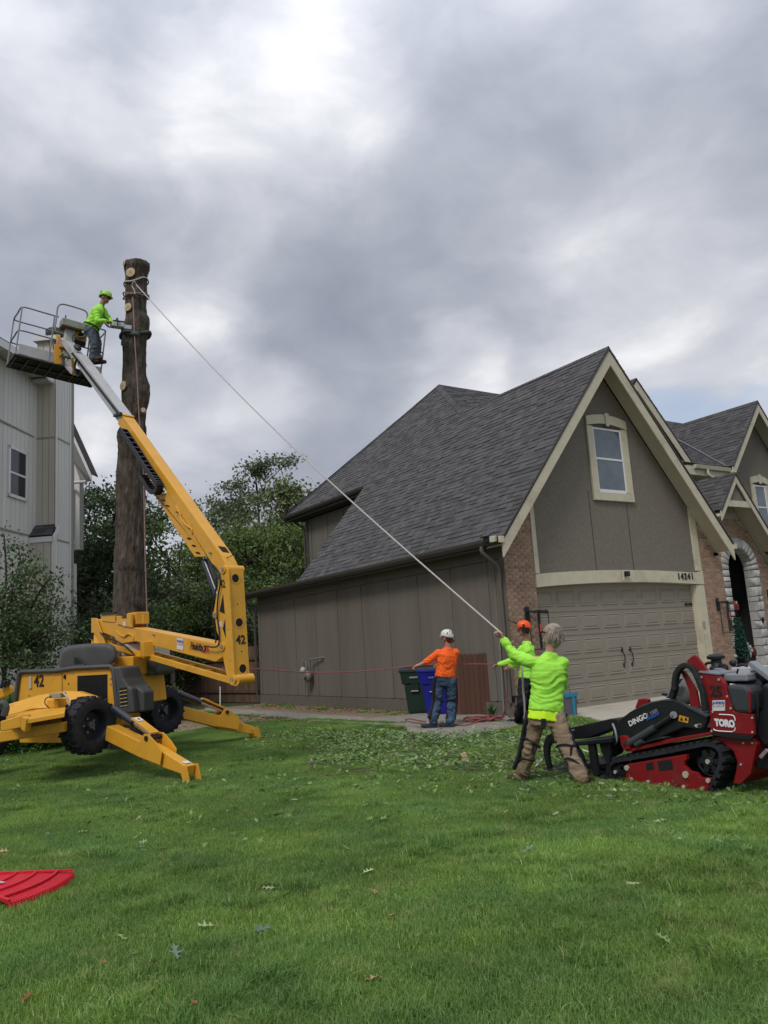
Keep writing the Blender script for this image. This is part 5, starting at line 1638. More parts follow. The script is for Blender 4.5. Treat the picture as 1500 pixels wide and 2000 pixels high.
# ------------------------------------------------------------------ neighbour's pale house
AN = unit(plan(unit((0.075, 0.997))))        # the receding walls
AP = unit(plan(unit((0.997, -0.075))))       # the walls that face the street
FN = 24.0
nh0 = onF(67, 1300, FN); nh0[2] = 0
nh = thing('pale_grooved_house', nh0, "neighbour's tall pale grooved house with chimney chase, at the left edge", 'house')
def onN(x, y, off=0.0):      # window wall, recedes
    return hit(x, y, nh0 + AP * off, AP)
def onM(x, y, off=0.0):      # walls facing us
    return hit(x, y, nh0 + AN * off, AN)
cw = onM(107.5, 900)
cw_w = float(np.dot(cw - nh0, AP))            # width of the chase
chz = onM(85, 668)[2]
def wallbox(a0, a1, b0, b1, z0, z1, name, m, groove_p=None, groove_n=None, step=0.205):
    """a along AP, b along AN; vertical boards with recessed grooves"""
    pts = [nh0 + AP * a + AN * b + ZUP * z0 for a, b in ((a0, b0), (a1, b0), (a1, b1), (a0, b1))]
    o = MB().prism(pts, ZUP * (z1 - z0)).build(name, M_GROOVE, nh)
    return o
def boards(P0, d, length, z0, zt, outn, m, step=0.2, name='siding_boards', zb=None):
    """raised boards standing side by side along d; zt(x) top"""
    n = max(1, int(round(length / step)))
    mb = MB()
    for i in range(n):
        a, b = length * i / n + 0.008, length * (i + 1) / n - 0.008
        za, zb2 = zt(a), zt(b)
        zl0 = z0 if zb is None else zb((a + b) / 2)
        p = [P0 + d * a + ZUP * zl0, P0 + d * b + ZUP * zl0, P0 + d * b + ZUP * zb2, P0 + d * a + ZUP * za]
        mb.prism([q + outn * 0.001 for q in p], outn * 0.016)
    ob = mb.build(name, m, nh)
    ob['kind'] = 'stuff'
    return ob
# gable wall with window: receding plane a=0, from b=-6 to b=0
ridge_b = float(np.dot(onN(20, 700) - nh0, AN))
bl_ = float(np.dot(onN(0, 900) - nh0, AN))
apx = onN(-14, 693); apxb = float(np.dot(apx - nh0, AN))
eav = onN(75, 748); eavb = float(np.dot(eav - nh0, AN))
def ztop_gable(b): return eav[2] + 0.1 + (apx[2] - eav[2]) * (eavb - b) / (eavb - apxb) if b > apxb else apx[2] - (apxb - b) * (apx[2] - eav[2]) / (eavb - apxb)
BLEN = 2 * abs(apxb)
start = nh0 + AN * (-BLEN)
MB().prism([nh0 + AN * (-BLEN), nh0 + AN * 0.8, nh0 + AN * 0.8 + ZUP * ztop_gable(0.0), nh0 + AN * apxb + ZUP * apx[2], nh0 - AN * BLEN + ZUP * ztop_gable(-BLEN)], -AP * 0.15).build('gable_wall', M_GROOVE, nh)
boards(start, AN, BLEN - 0.0, 0.0, lambda x: ztop_gable(x - BLEN) - 0.05, AP, M_LSID, 0.24)
# chase (chimney bump) facing us and its side
top_c = chz
MB().prism([nh0 + AN * 0.0, nh0 + AP * cw_w, nh0 + AP * cw_w + AN * 1.25, nh0 + AN * 1.25], ZUP * top_c).build('chimney_chase', M_GROOVE, nh)
boards(nh0 + AP * 0.01, AP, cw_w - 0.01, 0.0, lambda x: top_c, -AN, M_LSID2, 0.2)
side_len = float(np.dot(hit(134.5, 900, nh0 + AP * cw_w, AP) - nh0, AN))
boards(nh0 + AP * cw_w, AN, side_len, 0.0, lambda x: top_c, AP, M_LSID, 0.2)
MB().beam(nh0 + AP * (cw_w / 2) + AN * 0.6 + ZUP * (top_c + 0.0), nh0 + AP * (cw_w / 2) + AN * 0.6 + ZUP * (top_c + 0.14), cw_w + 0.16, 1.5, up=AN).build('chase_cap', mat('white_painted_wood', (0.62, 0.62, 0.60), 0.6), nh)
fc = nh0 + AP * (cw_w * 0.55) + AN * 0.5 + ZUP * (top_c + 0.14)
MB().cyl(fc, fc + ZUP * 0.25, 0.16, n=16).build('flue', M_ALU, nh, smooth=True, angle=40)
MB().lathe([(0.22, 0.25), (0.30, 0.29), (0.30, 0.42), (0.22, 0.48), (0.02, 0.50)], fc, ZUP, 20).build('flue_cap', mat('dark_weathered_metal', (0.06, 0.065, 0.055), 0.7), nh, smooth=True, angle=40)
# lower wider part of the chase with its little shingled shoulder
sh0 = onM(57, 1048, -0.35); sh1 = onM(99.5, 1050, -0.35)
a0 = float(np.dot(sh0 - nh0, AP)); a1 = float(np.dot(sh1 - nh0, AP))
zsh = sh1[2]
MB().prism([nh0 + AP * 0.0 - AN * 0.35, nh0 + AP * a1 - AN * 0.35, nh0 + AP * (cw_w + 0.0) - AN * 0.0, nh0 + AP * (cw_w + 0.0) - AN * 0.0 + AN * 0.02, nh0 + AN * 0.02], ZUP * zsh).build('lower_chase', M_GROOVE, nh)
boards(nh0 - AN * 0.35, AP, a1, 0.0, lambda x: zsh, -AN, M_LSID2, 0.2)
P_ = nh0 + AP * a1 - AN * 0.35
zr_ = onM(85, 1029)[2]
shingles([nh0 - AN * 0.42 + ZUP * (zsh + 0.08), P_ - AN * 0.07 + AP * 0.05 + ZUP * (zsh + 0.08), nh0 + AP * (cw_w + 0.03) + ZUP * (zr_), nh0 + ZUP * (zr_)], np.cross(AP, unit(AN * 0.4 + ZUP * (zr_ - zsh))) , 'shingle', nh, seed=31)
MB().prism([nh0 - AN * 0.40 + ZUP * (zsh - 0.12), P_ - AN * 0.05 + AP * 0.05 + ZUP * (zsh - 0.12), P_ - AN * 0.05 + AP * 0.05 + ZUP * (zsh + 0.04), nh0 - AN * 0.40 + ZUP * (zsh + 0.04)], AN * 0.03).build('shoulder_trim', M_WHITE, nh)
MB().prism([P_ + AP * 0.06 - AN * 0.02 + ZUP * (zsh - 0.12), nh0 + AP * (cw_w + 0.06) + AN * 0.1 + ZUP * (zr_ - 0.16), nh0 + AP * (cw_w + 0.06) + AN * 0.1 + ZUP * (zr_ + 0.0), P_ + AP * 0.06 - AN * 0.02 + ZUP * (zsh + 0.06)], AP * 0.03).build('shoulder_trim', M_WHITE, nh)
# lower side face, goes further out on the right
ls = hit(141, 1100, nh0 + AP * (cw_w + 0.03), AP)
lsl = float(np.dot(ls - nh0, AN))
boards(P_ + AP * 0.01, unit(AP * (cw_w + 0.02 - a1) + AN * 0.35), math.hypot(cw_w - a1, 0.35), 0.0, lambda x: zsh, unit(AP * 0.35 - AN * (cw_w - a1)), M_LSID, 0.18)
# horizontal drip seams
seam = MB()
for (xa, ya, xb, yb_) in ((-20, 810, 66.5, 854.5), (-20, 1026, 57, 1048)):
    A = onN(xa, ya, 0.02); B = onN(xb, yb_, 0.02)
    B[2] = A[2]
    seam.beam(A, B, 0.02, 0.05)
sm = onM(90, 855, -0.02)
seam.beam(nh0 - AN * 0.02 + ZUP * sm[2], nh0 + AP * cw_w - AN * 0.02 + ZUP * sm[2], 0.02, 0.05)
seam.beam(nh0 + AP * (cw_w + 0.02) + ZUP * sm[2], nh0 + AP * (cw_w + 0.02) + AN * side_len + ZUP * sm[2], 0.02, 0.05)
seam.beam(nh0 + AP * (cw_w + 0.02) + ZUP * zsh, nh0 + AP * (cw_w + 0.02) + AN * side_len + ZUP * zsh, 0.02, 0.05)
seam.build('drip_seams', mat('seam_trim', (0.30, 0.285, 0.25), 0.8), nh)['kind'] = 'stuff'
# corner boards
for P, zt in ((nh0 + AP * (cw_w), top_c), (nh0 + AP * cw_w + AN * side_len, top_c - 0.1)):
    MB().prism([P + AP * 0.02 - AN * 0.03, P + AP * 0.035 - AN * 0.03, P + AP * 0.035 + AN * 0.07, P + AP * 0.02 + AN * 0.07], ZUP * zt).build('corner_board', M_LSID, nh)
# window in the receding wall
wz0, wz1 = onN(33, 985)[2], onN(33, 868)[2]
wa, wb = [float(np.dot(onN(x, 920) - nh0, AN)) for x in (14.5, 50.5)]
wz1 = onN(14.5, 868)[2]; wz0 = onN(14.5, 968.5)[2]
def nb(b, z, o=0.0): return nh0 + AN * b + ZUP * z + AP * (0.018 + o)
def nrect(b0, b1, z0, z1, o0, o1, name, m, parent):
    return MB().prism([nb(b0, z0, o0), nb(b1, z0, o0), nb(b1, z1, o0), nb(b0, z1, o0)], AP * (o1 - o0)).build(name, m, parent)
win = nrect(wa, wb, wz0, wz1, 0.0, 0.02, 'window', M_WHITE, nh)
cw_ = 0.09
for q in ((wa, wa + cw_, wz0, wz1), (wb - cw_, wb, wz0, wz1), (wa, wb, wz0, wz0 + cw_), (wa, wb, wz1 - cw_, wz1)):
    nrect(*q, 0.021, 0.05, 'frame', M_WHITE, win)
zm = (wz0 + wz1) / 2 - 0.03
nrect(wa + cw_, wb - cw_, zm + 0.03, wz1 - cw_, 0.022, 0.030, 'pane', M_DARKGLASS, win)
nrect(wa + cw_, wb - cw_, wz0 + cw_, zm - 0.03, 0.022, 0.026, 'pane', M_DARKGLASS, win)
nrect(wa + cw_, wb - cw_, zm - 0.03, zm + 0.03, 0.022, 0.045, 'sash_rail', M_WHITE, win)
# roof over the gable wall: seen as soffit and white rake, shingles above
rk0, rk1 = nh0 + AN * eavb, nh0 + AN * apxb
OV = 0.55
rfp = [rk0 + AP * OV + ZUP * (eav[2] + 0.12) + AN * 0.25, rk1 + AP * OV + ZUP * (apx[2] + 0.25), rk1 - AP * 8 + ZUP * (apx[2] + 0.25), rk0 - AP * 8 + ZUP * (eav[2] + 0.12) + AN * 0.25]
nn_ = unit(np.cross(rfp[1] - rfp[0], rfp[3] - rfp[0])); nn_ = nn_ if nn_[2] > 0 else -nn_
mbr = MB().prism([p - nn_ * 0.02 for p in rfp], -nn_ * 0.12).build('roof', mat('white_soffit', (0.50, 0.50, 0.48), 0.6), nh)
M_NSH = mat('brown_shingle', (0.055, 0.044, 0.038), 0.95, var=0.3, vscale=3, bump=0.6, bscale=90, island=0.3)
MB().prism([p + nn_ * 0.0 for p in rfp], nn_ * 0.03).build('roof_covering', M_NSH, nh)
ff = nh0 - AN * 2 * abs(apxb)
rfq = [rk1 + AP * OV + ZUP * (apx[2] + 0.25), ff + AP * OV + ZUP * (eav[2] + 0.12), ff - AP * 8 + ZUP * (eav[2] + 0.12), rk1 - AP * 8 + ZUP * (apx[2] + 0.25)]
MB().prism(rfq, ZUP * 0.05).build('roof_covering', M_NSH, nh)
MB().prism([p - ZUP * 0.10 for p in rfq], -ZUP * 0.05).build('roof_soffit', M_WHITE, nh)
MB().prism([rfp[0], rfp[1], rfp[1] - ZUP * 0.22, rfp[0] - ZUP * 0.22], AP * 0.03).build('rake_board', M_WHITE, nh)
MB().prism([rfq[0], rfq[1], rfq[1] - ZUP * 0.22, rfq[0] - ZUP * 0.22], AP * 0.03).build('rake_board', M_WHITE, nh)
# boxed eave end
be = nh0 + AN * eavb + ZUP * eav[2]
MB().prism([be + AP * 0.03 - AN * 0.5 - ZUP * 0.05, be + AP * (OV + 0.02) - AN * 0.5 - ZUP * 0.05, be + AP * (OV + 0.02) - AN * 0.5 - ZUP * 0.12, be + AP * 0.03 - AN * 0.5 - ZUP * 0.12], AN * 0.85).build('eave_box', mat('white_soffit', (0.5, 0.5, 0.48), 0.6), nh)
# rear wing seen past the chase
wingb = side_len + 0.3
wg0 = nh0 + AN * 3.4
def onG(x, y, off=0.0): return hit(x, y, wg0 + AN * off, AN)
g_px = [(133, 870), (137.5, 893), (156, 935), (155.5, 1073), (133, 1066)]
gp = [onG(*q) for q in g_px]
MB().prism([gp[0] - AP * 3, gp[0], gp[2], gp[3], gp[4] - AP * 3], AN * 0.3).build('rear_wing_wall', M_GROOVE, nh)
wr = float(np.dot(gp[2] - gp[0], AP))
def wtop(x):
    xx = x - 1.0
    return gp[0][2] + (gp[2][2] - gp[0][2]) * max(0, xx) / wr if xx < wr else gp[2][2]
boards(gp[0] * np.array([1, 1, 0]) - AP * 1.0, AP, wr + 1.0, gp[3][2], wtop, -AN, M_LSID, 0.2)
# its steep rake, soffit and gutter
r0_, r1_ = onG(134, 828, -0.6), onG(179, 928, -0.6)
s0_, s1_ = onG(134, 850, 0.0), onG(156, 935, 0.0)
MB().prism([r0_ - (r1_ - r0_) * 0.6, r1_, r1_ - ZUP * 0.22, r0_ - (r1_ - r0_) * 0.6 - ZUP * 0.22], AN * 0.03).build('rake_board', M_WHITE, nh)
MB().prism([r0_ - (r1_ - r0_) * 0.6 + ZUP * 0.02, r1_ + ZUP * 0.02, r1_ + AN * 0.5 + ZUP * 0.02, r0_ - (r1_ - r0_) * 0.6 + AN * 0.5 + ZUP * 0.02], ZUP * 0.05).build('roof_covering', M_NSH, nh)
MB().prism([r0_ - (r1_ - r0_) * 0.6 - ZUP * 0.1 + AN * 0.032, r1_ - ZUP * 0.2 + AN * 0.032, onG(170, 941), onG(156.5, 941), onG(137, 893), onG(120, 855)], AN * 0.02).build('rake_soffit', mat('grey_soffit', (0.25, 0.245, 0.23), 0.7), nh)
ds = interp([onG(168, 941, -0.45), onG(150, 942, -0.45), onG(143, 944, -0.35), onG(141, 952, -0.12), onG(140.5, 980, -0.1), onG(140.5, 1040, -0.1)], 5)
MB().tube(ds, 0.055, 8).build('downspout', mat('white_painted_wood', (0.62, 0.62, 0.60), 0.6), nh, smooth=True)
t0_, t1_ = onG(133, 1035, -0.12), onG(142, 1064, -0.12)
MB().beam(t0_, t1_, 0.03, 0.14).build('eave_return', M_WHITE, nh)
# ground floor wall below the rear wing
lw = onG(142, 1100)
MB().prism([lw - AP * 3, lw, lw * np.array([1, 1, 0]), (lw - AP * 3) * np.array([1, 1, 0])], AN * 0.3).build('rear_ground_wall', M_LSID, nh)
MB().prism([nh0 - AP * 9 + AN * 0.5, nh0 - AP * 1.2 + AN * 0.5, nh0 - AP * 1.2 + AN * 3.2, nh0 - AP * 9 + AN * 3.2], ZUP * 8.0).build('house_body', M_LSID, nh)
# ------------------------------------------------------------------ small things along the house wall
M_CEDAR = mat('brown_stained_board', (0.092, 0.042, 0.026), 0.8, var=0.12, vscale=3, bump=0.3, bscale=60, stretch=(1, 1, 0.1), obj=0.10)
M_OLDB = mat('weathered_fence_board', (0.120, 0.075, 0.048), 0.9, var=0.3, vscale=3, bump=0.6, bscale=60, stretch=(1, 1, 0.1), obj=0.22)
# screen of brown pickets beside the bins
f0 = onF(897, 1400, 16.6); f1 = gnd(992, 1399)
f0 = gnd(893, 1400)
fr_ = thing('picket_screen', (f0 + f1) / 2, 'low brown picket screen with clipped tops between the bins and the garage corner', 'fence')
dv = f1 - f0; dv[2] = 0
flen = np.linalg.norm(dv); fdv = dv / flen
fno = unit(np.cross(fdv, ZUP)); fno = fno if np.dot(fno, CAM - f0) > 0 else -fno
topz0 = hit(940, 1275, (f0 + f1) / 2, fno)[2]
n = 10
for i in range(n):
    a, b = flen * i / n + 0.003, flen * (i + 1) / n - 0.003
    o0 = f0 + fdv * a; o1 = f0 + fdv * b
    zt = topz0 + random.uniform(-0.012, 0.012)
    c_ = 0.03
    MB().prism([o0 + ZUP * 0.02, o1 + ZUP * 0.02, o1 + ZUP * (zt - c_), o1 - fdv * c_ + ZUP * zt, o0 + fdv * c_ + ZUP * zt, o0 + ZUP * (zt - c_)], -fno * random.uniform(0.016, 0.022)).build('picket', M_CEDAR, fr_)
for z in (0.35, topz0 - 0.3):
    MB().beam(f0 - fno * 0.05 + ZUP * z, f1 - fno * 0.05 + ZUP * z, 0.04, 0.09).build('rail', M_CEDAR, fr_)
# pole beside it
pb = gnd(985, 1402); pt = onF(975.5, 1247, fwd(pb))
tag(MB().cyl(pb, pt, 0.018, n=10).cyl(pt, pt + ZUP * 0.03, 0.03, n=10).build('metal_pole', M_ALUT, None, smooth=True, angle=40), 'thin grey metal pole standing at the end of the brown pickets', 'pole')
# wheeled bins
def bin_(px0, bottom, tilt_, col, lab, Fo, dd):
    m = mat(col[0], col[1], 0.45, var=0.08, bump=0.08, bscale=60)
    base = gnd(*bottom)
    F = fwd(base)
    t = thing('wheeled_bin', base, lab, 'bin')
    ex = unit(plan(unit((0.93, -0.36)))); ey = unit(plan(unit((0.36, 0.93))))
    s = 1.0
    def sec(z, w, d, o=0.0): return [base + ex * (x * w / 2) + ey * (y * d / 2 + 0.0) + ZUP * z - ey * o for x, y in ((-1, -1), (1, -1), (1, 1), (-1, 1))]
    mb = MB()
    mb.loft(sec(0.04, 0.47, 0.50), sec(0.70, 0.56, 0.62))
    mb.build('body', m, t, bevel=0.035, seg=3)
    MB().loft(sec(0.701, 0.64, 0.68), sec(1.0, 0.68, 0.76)).build('upper_body', m, t, bevel=0.03, seg=3)
    MB().loft(sec(0.98, 0.72, 0.80), sec(1.035, 0.72, 0.80)).build('rim', m, t, bevel=0.012)
    MB().loft(sec(1.037, 0.73, 0.83), sec(1.10, 0.60, 0.70)).build('lid', M_BLKP if dd else mat('black_lid', (0.014, 0.015, 0.02), 0.4), t, bevel=0.02, seg=3)
    c = base - ey * 0.345 + ZUP * 0.62
    MB().box(c + ey * 0.06, (0.20, 0.10, 0.22), ax=[ex, ey, ZUP]).build('lift_pocket', mat(col[0] + '_shaded', tuple(q * 0.45 for q in col[1]), 0.6), t, bevel=0.01)  # bin colour darkened, the pocket's shade is put into the colour
    MB().beam(c - ex * 0.09 - ey * 0.0 - ZUP * 0.07, c + ex * 0.09 - ey * 0.0 - ZUP * 0.07, 0.02, 0.02).build('catch_bar', M_ALU, t)
    MB().box(base - ey * 0.31 + ZUP * 0.86, (0.36, 0.10, 0.12), ax=[ex, ey, ZUP]).build('grip_panel', m, t, bevel=0.02)
    MB().box(base - ey * 0.372 + ZUP * 0.86, (0.20, 0.012, 0.035), ax=[ex, ey, ZUP]).build('maker_plate', mat('grey_print', (0.25, 0.27, 0.26), 0.6), t)
    for s_ in (-1, 1):
        MB().cyl(base + ex * s_ * 0.27 + ey * 0.26 + ZUP * 0.12, base + ex * s_ * 0.31 + ey * 0.26 + ZUP * 0.12, 0.12, n=16).build('wheel', M_RUB, t)
    if not dd:
        mb = MB()
        for k in range(6):
            mb.beam(c + ex * (-0.12 + 0.048 * k) - ey * 0.045 + ZUP * 0.22, c + ex * (-0.12 + 0.048 * k) - ey * 0.045 + ZUP * 0.33, 0.012, 0.01)
        mb.build('panel_ribs', m, t)
bin_(None, (823, 1394), 0, ('dark_green_plastic', (0.012, 0.034, 0.024)), 'dark green wheeled bin standing against the taupe side wall', 0, True)
bin_(None, (860, 1397), 0, ('blue_plastic', (0.010, 0.012, 0.24)), 'blue wheeled recycling bin half hidden behind the man in orange', 0, False)

# gas meter
gm_ = onX(602, 1325, -0.16)
gt_ = thing('gas_meter', gm_, 'grey gas meter with bent pipes low on the taupe side wall', 'gas meter')
M_GAS = mat('grey_meter_paint', (0.16, 0.155, 0.13), 0.5, var=0.15, vscale=9)
MB().ell(gm_ + (0, 0.0, 0.06), (0.11, 0.15, 0.17)).build('meter_body', M_GAS, gt_, smooth=True)
MB().cyl(gm_ + (-0.12, 0, 0.06), gm_ + (-0.17, 0, 0.06), 0.09, n=16).build('dial', M_GAS, gt_, smooth=True, angle=40)
MB().ell(gm_ + (-0.02, 0.26, 0.24), (0.09, 0.09, 0.10)).build('regulator', mat('silver_regulator', (0.45, 0.45, 0.43), 0.4), gt_, smooth=True)
q = gm_
MB().tube([q + (0, 0.24, -0.42), q + (0, 0.24, 0.20), q + (0, 0.24, 0.48), q + (0, 0.10, 0.48), q + (0, 0.08, 0.20)], 0.025, 8).build('riser_pipe', M_GAS, gt_, smooth=True, angle=50)
MB().tube([q + (0, -0.10, 0.20), q + (0, -0.14, 0.45), q + (0, -0.14, 0.55), q + (0.1, -0.72, 0.58), q + (0.17, -0.75, 0.58)], 0.025, 8).build('outlet_pipe', M_GAS, gt_, smooth=True, angle=50)

# yucca-like plant near the pole
def blades(base, n, L, w, m, name, label, cat, spread=0.7, droop=0.3, seed=1):
    rnd = random.Random(seed)
    mb = MB()
    for i in range(n):
        a = rnd.uniform(0, 2 * math.pi); t = rnd.uniform(0.1, spread)
        h = np.array([math.cos(a), math.sin(a), 0])
        l = L * rnd.uniform(0.6, 1.0)
        s = np.array([-h[1], h[0], 0])
        P = [base + h * 0.01, base + h * l * t * 0.5 + ZUP * l * 0.55, base + h * l * t * 1.1 + ZUP * l * (1 - droop * t)]
        ww = w * rnd.uniform(0.7, 1.1)
        mb.add([P[0] - s * ww * 0.6, P[0] + s * ww * 0.6, P[1] - s * ww, P[1] + s * ww, P[2]], [(0, 1, 3, 2), (2, 3, 4)])
    return tag(mb.build(name, m, None, fix=False), label, cat)
M_YUC = mat('blue_green_leaf', (0.06, 0.13, 0.06), 0.6, island=0.3)
blades(gnd(962, 1410) + (0, 0, 0.02), 34, 0.42, 0.022, M_YUC, 'spiky_plant', 'spiky green plant growing at the foot of the brown pickets', 'plant', seed=3)
# weeds along the bed
M_WEED = mat('weed_leaf', (0.055, 0.10, 0.03), 0.7, island=0.35)
# black pot behind the crew, and teal bag
pp = gnd(1010, 1401)
pot = thing('black_pot', pp, 'black plastic pot beside the downspout at the garage corner', 'pot')
MB().lathe([(0.09, 0.0), (0.115, 0.40), (0.125, 0.40), (0.125, 0.44), (0.105, 0.44), (0.10, 0.38)], pp, ZUP, 20).build('pot_wall', M_BLKP, pot, smooth=True, angle=40)
bgp = gnd(1112, 1399)
bag = thing('teal_bag', bgp, 'grey and teal carry bag standing on the driveway by the garage door', 'bag')
bx1 = unit((1, 0.1, 0)); by1 = unit((-0.1, 1, 0))
MB().loft([bgp + bx1 * x * 0.17 + by1 * y * 0.08 for x, y in ((-1, -1), (1, -1), (1, 1), (-1, 1))], [bgp + bx1 * x * 0.20 + by1 * y * 0.09 + ZUP * 0.44 for x, y in ((-1, -1), (1, -1), (1, 1), (-1, 1))]).build('bag_body', mat('grey_mesh_cloth', (0.11, 0.10, 0.13), 0.8), bag, bevel=0.02, seg=3)
mb = MB()
for a, b in ((-0.175, -0.03), (0.04, 0.21)):
    pass
tm = mat('teal_webbing', (0.01, 0.22, 0.34), 0.6)
MB().box(bgp + bx1 * 0.05 - by1 * 0.095 + ZUP * 0.22, (0.07, 0.015, 0.45), ax=[bx1, by1, ZUP]).build('side_strap', tm, bag)
MB().box(bgp - by1 * 0.10 + ZUP * 0.42, (0.42, 0.012, 0.07), ax=[bx1, by1, ZUP]).build('top_band', tm, bag)
MB().tube(interp([bgp + bx1 * -0.1 + ZUP * 0.44, bgp + bx1 * -0.08 + ZUP * 0.58, bgp + bx1 * 0.05 + ZUP * 0.60, bgp + bx1 * 0.1 + ZUP * 0.44], 5), 0.012, 6).build('handle', tm, bag, smooth=True)
MB().tube(interp([bgp + bx1 * 0.18 + ZUP * 0.40, bgp + bx1 * 0.26 + ZUP * 0.36, bgp + bx1 * 0.30 + ZUP * 0.22], 5), 0.010, 6).build('loose_strap', M_BLACK, bag)

# coils of red rope on the pad, and the line to the second man
def coil(c, r0, n, seed, z=0.06):
    rnd = random.Random(seed)
    pts = []
    for k in range(n):
        a = k * 0.72 + rnd.uniform(-0.2, 0.2)
        r = r0 * rnd.uniform(0.45, 1.1)
        pts.append(c + RH * (r * 1.35 * math.cos(a)) + FH * (r * 0.8 * math.sin(a)) + ZUP * (z + rnd.uniform(0, 0.08)))
    return interp(pts, 5)
cr1 = gnd(946, 1413); cr1[2] = 0
rr = MB()
rr.tube(coil(cr1, 0.30, 70, 5), 0.0105, 6)
rr.tube(interp([cr1 + (0, 0, 0.08), gnd(910, 1416, 0.06), gnd(880, 1414, 0.06), gnd(850, 1415, 0.06), gnd(815, 1412, 0.06), gnd(792, 1407, 0.06), gnd(800, 1404, 0.06), gnd(830, 1409, 0.06), gnd(862, 1413, 0.06)], 6), 0.0105, 6)
h2 = onF(989, 1302, 14.9)
rr.tube(interp([cr1 + (0.1, 0, 0.1), gnd(978, 1405, 0.1), onF(985, 1390, 15.2), onF(990, 1355, 15.1), onF(991, 1325, 15.0), h2], 6), 0.0105, 6)
h1 = onF(967, 1298, 14.95)
m1 = onF(850, 1299, 15.95); m0 = onF(812, 1300, 15.4)
rr.tube([h2, h1], 0.0105, 6)
line = [h1, m1, m0]
rr.tube(interp([h1, onF(930, 1297, 15.7), onF(893, 1298, 15.98), m1, m0], 6), 0.0105, 6)
far_ = onF(490, 1305.5, 14.6); far2 = onF(300, 1306, 15.3)
pts = [m0 + (far_ - m0) * t - ZUP * 0.10 * math.sin(math.pi * t) for t in np.linspace(0, 1, 20)]
rr.tube(pts + [far2], 0.010, 6)
tag(rr.build('red_rope', M_RROPE, None, smooth=True), 'red rope held by the two crew at the wall and heaped on the concrete pad', 'rope')

# ------------------------------------------------------------------ back fence
fs0 = np.array([0.05, 12.45, 0.0]); fe0 = W(-0.29 * 33, 33)
fdir = fe0 - fs0; fl_ = np.linalg.norm(fdir); fdir /= fl_
ft = thing('board_fence', fs0, 'dark weathered board fence running left from the far corner of the taupe wall', 'fence')
nb_ = int(fl_ / 0.15)
for i in range(nb_):
    a = fs0 + fdir * (i * 0.15 + 0.004); b = fs0 + fdir * (i * 0.15 + 0.144)
    h = 1.92 + random.uniform(-0.02, 0.02)
    MB().prism([a + ZUP * 0.03, b + ZUP * 0.03, b + ZUP * h, a + ZUP * h], np.array([fdir[1], -fdir[0], 0]) * random.uniform(0.015, 0.024)).build('board', M_OLDB, ft)
for z in (0.4, 1.5):
    MB().beam(fs0 + ZUP * z + np.array([-fdir[1], fdir[0], 0]) * 0.03, fe0 + ZUP * z + np.array([-fdir[1], fdir[0], 0]) * 0.03, 0.04, 0.09).build('rail', M_OLDB, ft)
pf = W(-0.269 * 30.0, 29.5)
MB().span(pf + (-0.07, -0.07, 0), pf + (0.07, 0.07, 2.05)).build('post', mat('pale_fence_post', (0.24, 0.21, 0.18), 0.9), ft)
mk = gnd(430, 1383)
mk_t = onF(430, 1341, fwd(mk))
tag(MB().cyl(mk, mk_t, 0.02, n=8).build('marker_stake', M_WHITE, None), 'thin white marker stake in front of the dark fence', 'stake')

# ------------------------------------------------------------------ trees
def leafmesh(P, size, rng, up=0.35, elong=1.5):
    n = len(P)
    nr = rng.normal(size=(n, 3)); nr[:, 2] += up
    nr /= np.linalg.norm(nr, axis=1)[:, None]
    t = rng.normal(size=(n, 3)); t -= (t * nr).sum(1)[:, None] * nr
    t /= np.linalg.norm(t, axis=1)[:, None]
    s = np.cross(nr, t)
    sz = size * rng.uniform(0.65, 1.3, n)[:, None]
    a = P - t * sz * elong / 2
    b = P + s * sz / 2 + nr * sz * 0.12
    c = P + t * sz * elong / 2 - nr * sz * 0.12
    d = P - s * sz / 2 + nr * sz * 0.12
    return np.stack([a, b, c, d], 1).reshape(-1, 3)
M_TRUNK = mat('grey_brown_bark', (0.055, 0.045, 0.035), 0.95, var=0.3, bump=0.6, bscale=30)
def leafmat(name, col, isl=0.4, trl=0.25, rough=0.55):
    m = mat(name, col, rough, island=isl, spec=0.3, var=0.25, vscale=0.5)
    b = m.node_tree.nodes['Principled BSDF']
    tr = m.node_tree.nodes.new('ShaderNodeBsdfTranslucent')
    mx = m.node_tree.nodes.new('ShaderNodeMixShader')
    mx.inputs[0].default_value = trl
    src = b.inputs['Base Color'].links[0].from_socket
    m.node_tree.links.new(src, tr.inputs[0])
    m.node_tree.links.new(b.outputs[0], mx.inputs[1])
    m.node_tree.links.new(tr.outputs[0], mx.inputs[2])
    out = [q for q in m.node_tree.nodes if q.type == 'OUTPUT_MATERIAL'][0]
    m.node_tree.links.new(mx.outputs[0], out.inputs[0])
    return m
LEAF_A = leafmat('mid_green_leaf', (0.135, 0.195, 0.052))
LEAF_B = leafmat('dark_green_leaf', (0.072, 0.108, 0.046), 0.5)
LEAF_C = leafmat('olive_green_leaf', (0.165, 0.205, 0.078))
LEAF_D = leafmat('grey_green_leaf', (0.135, 0.168, 0.085))
LEAF_E = leafmat('bright_green_leaf', (0.13, 0.21, 0.055))
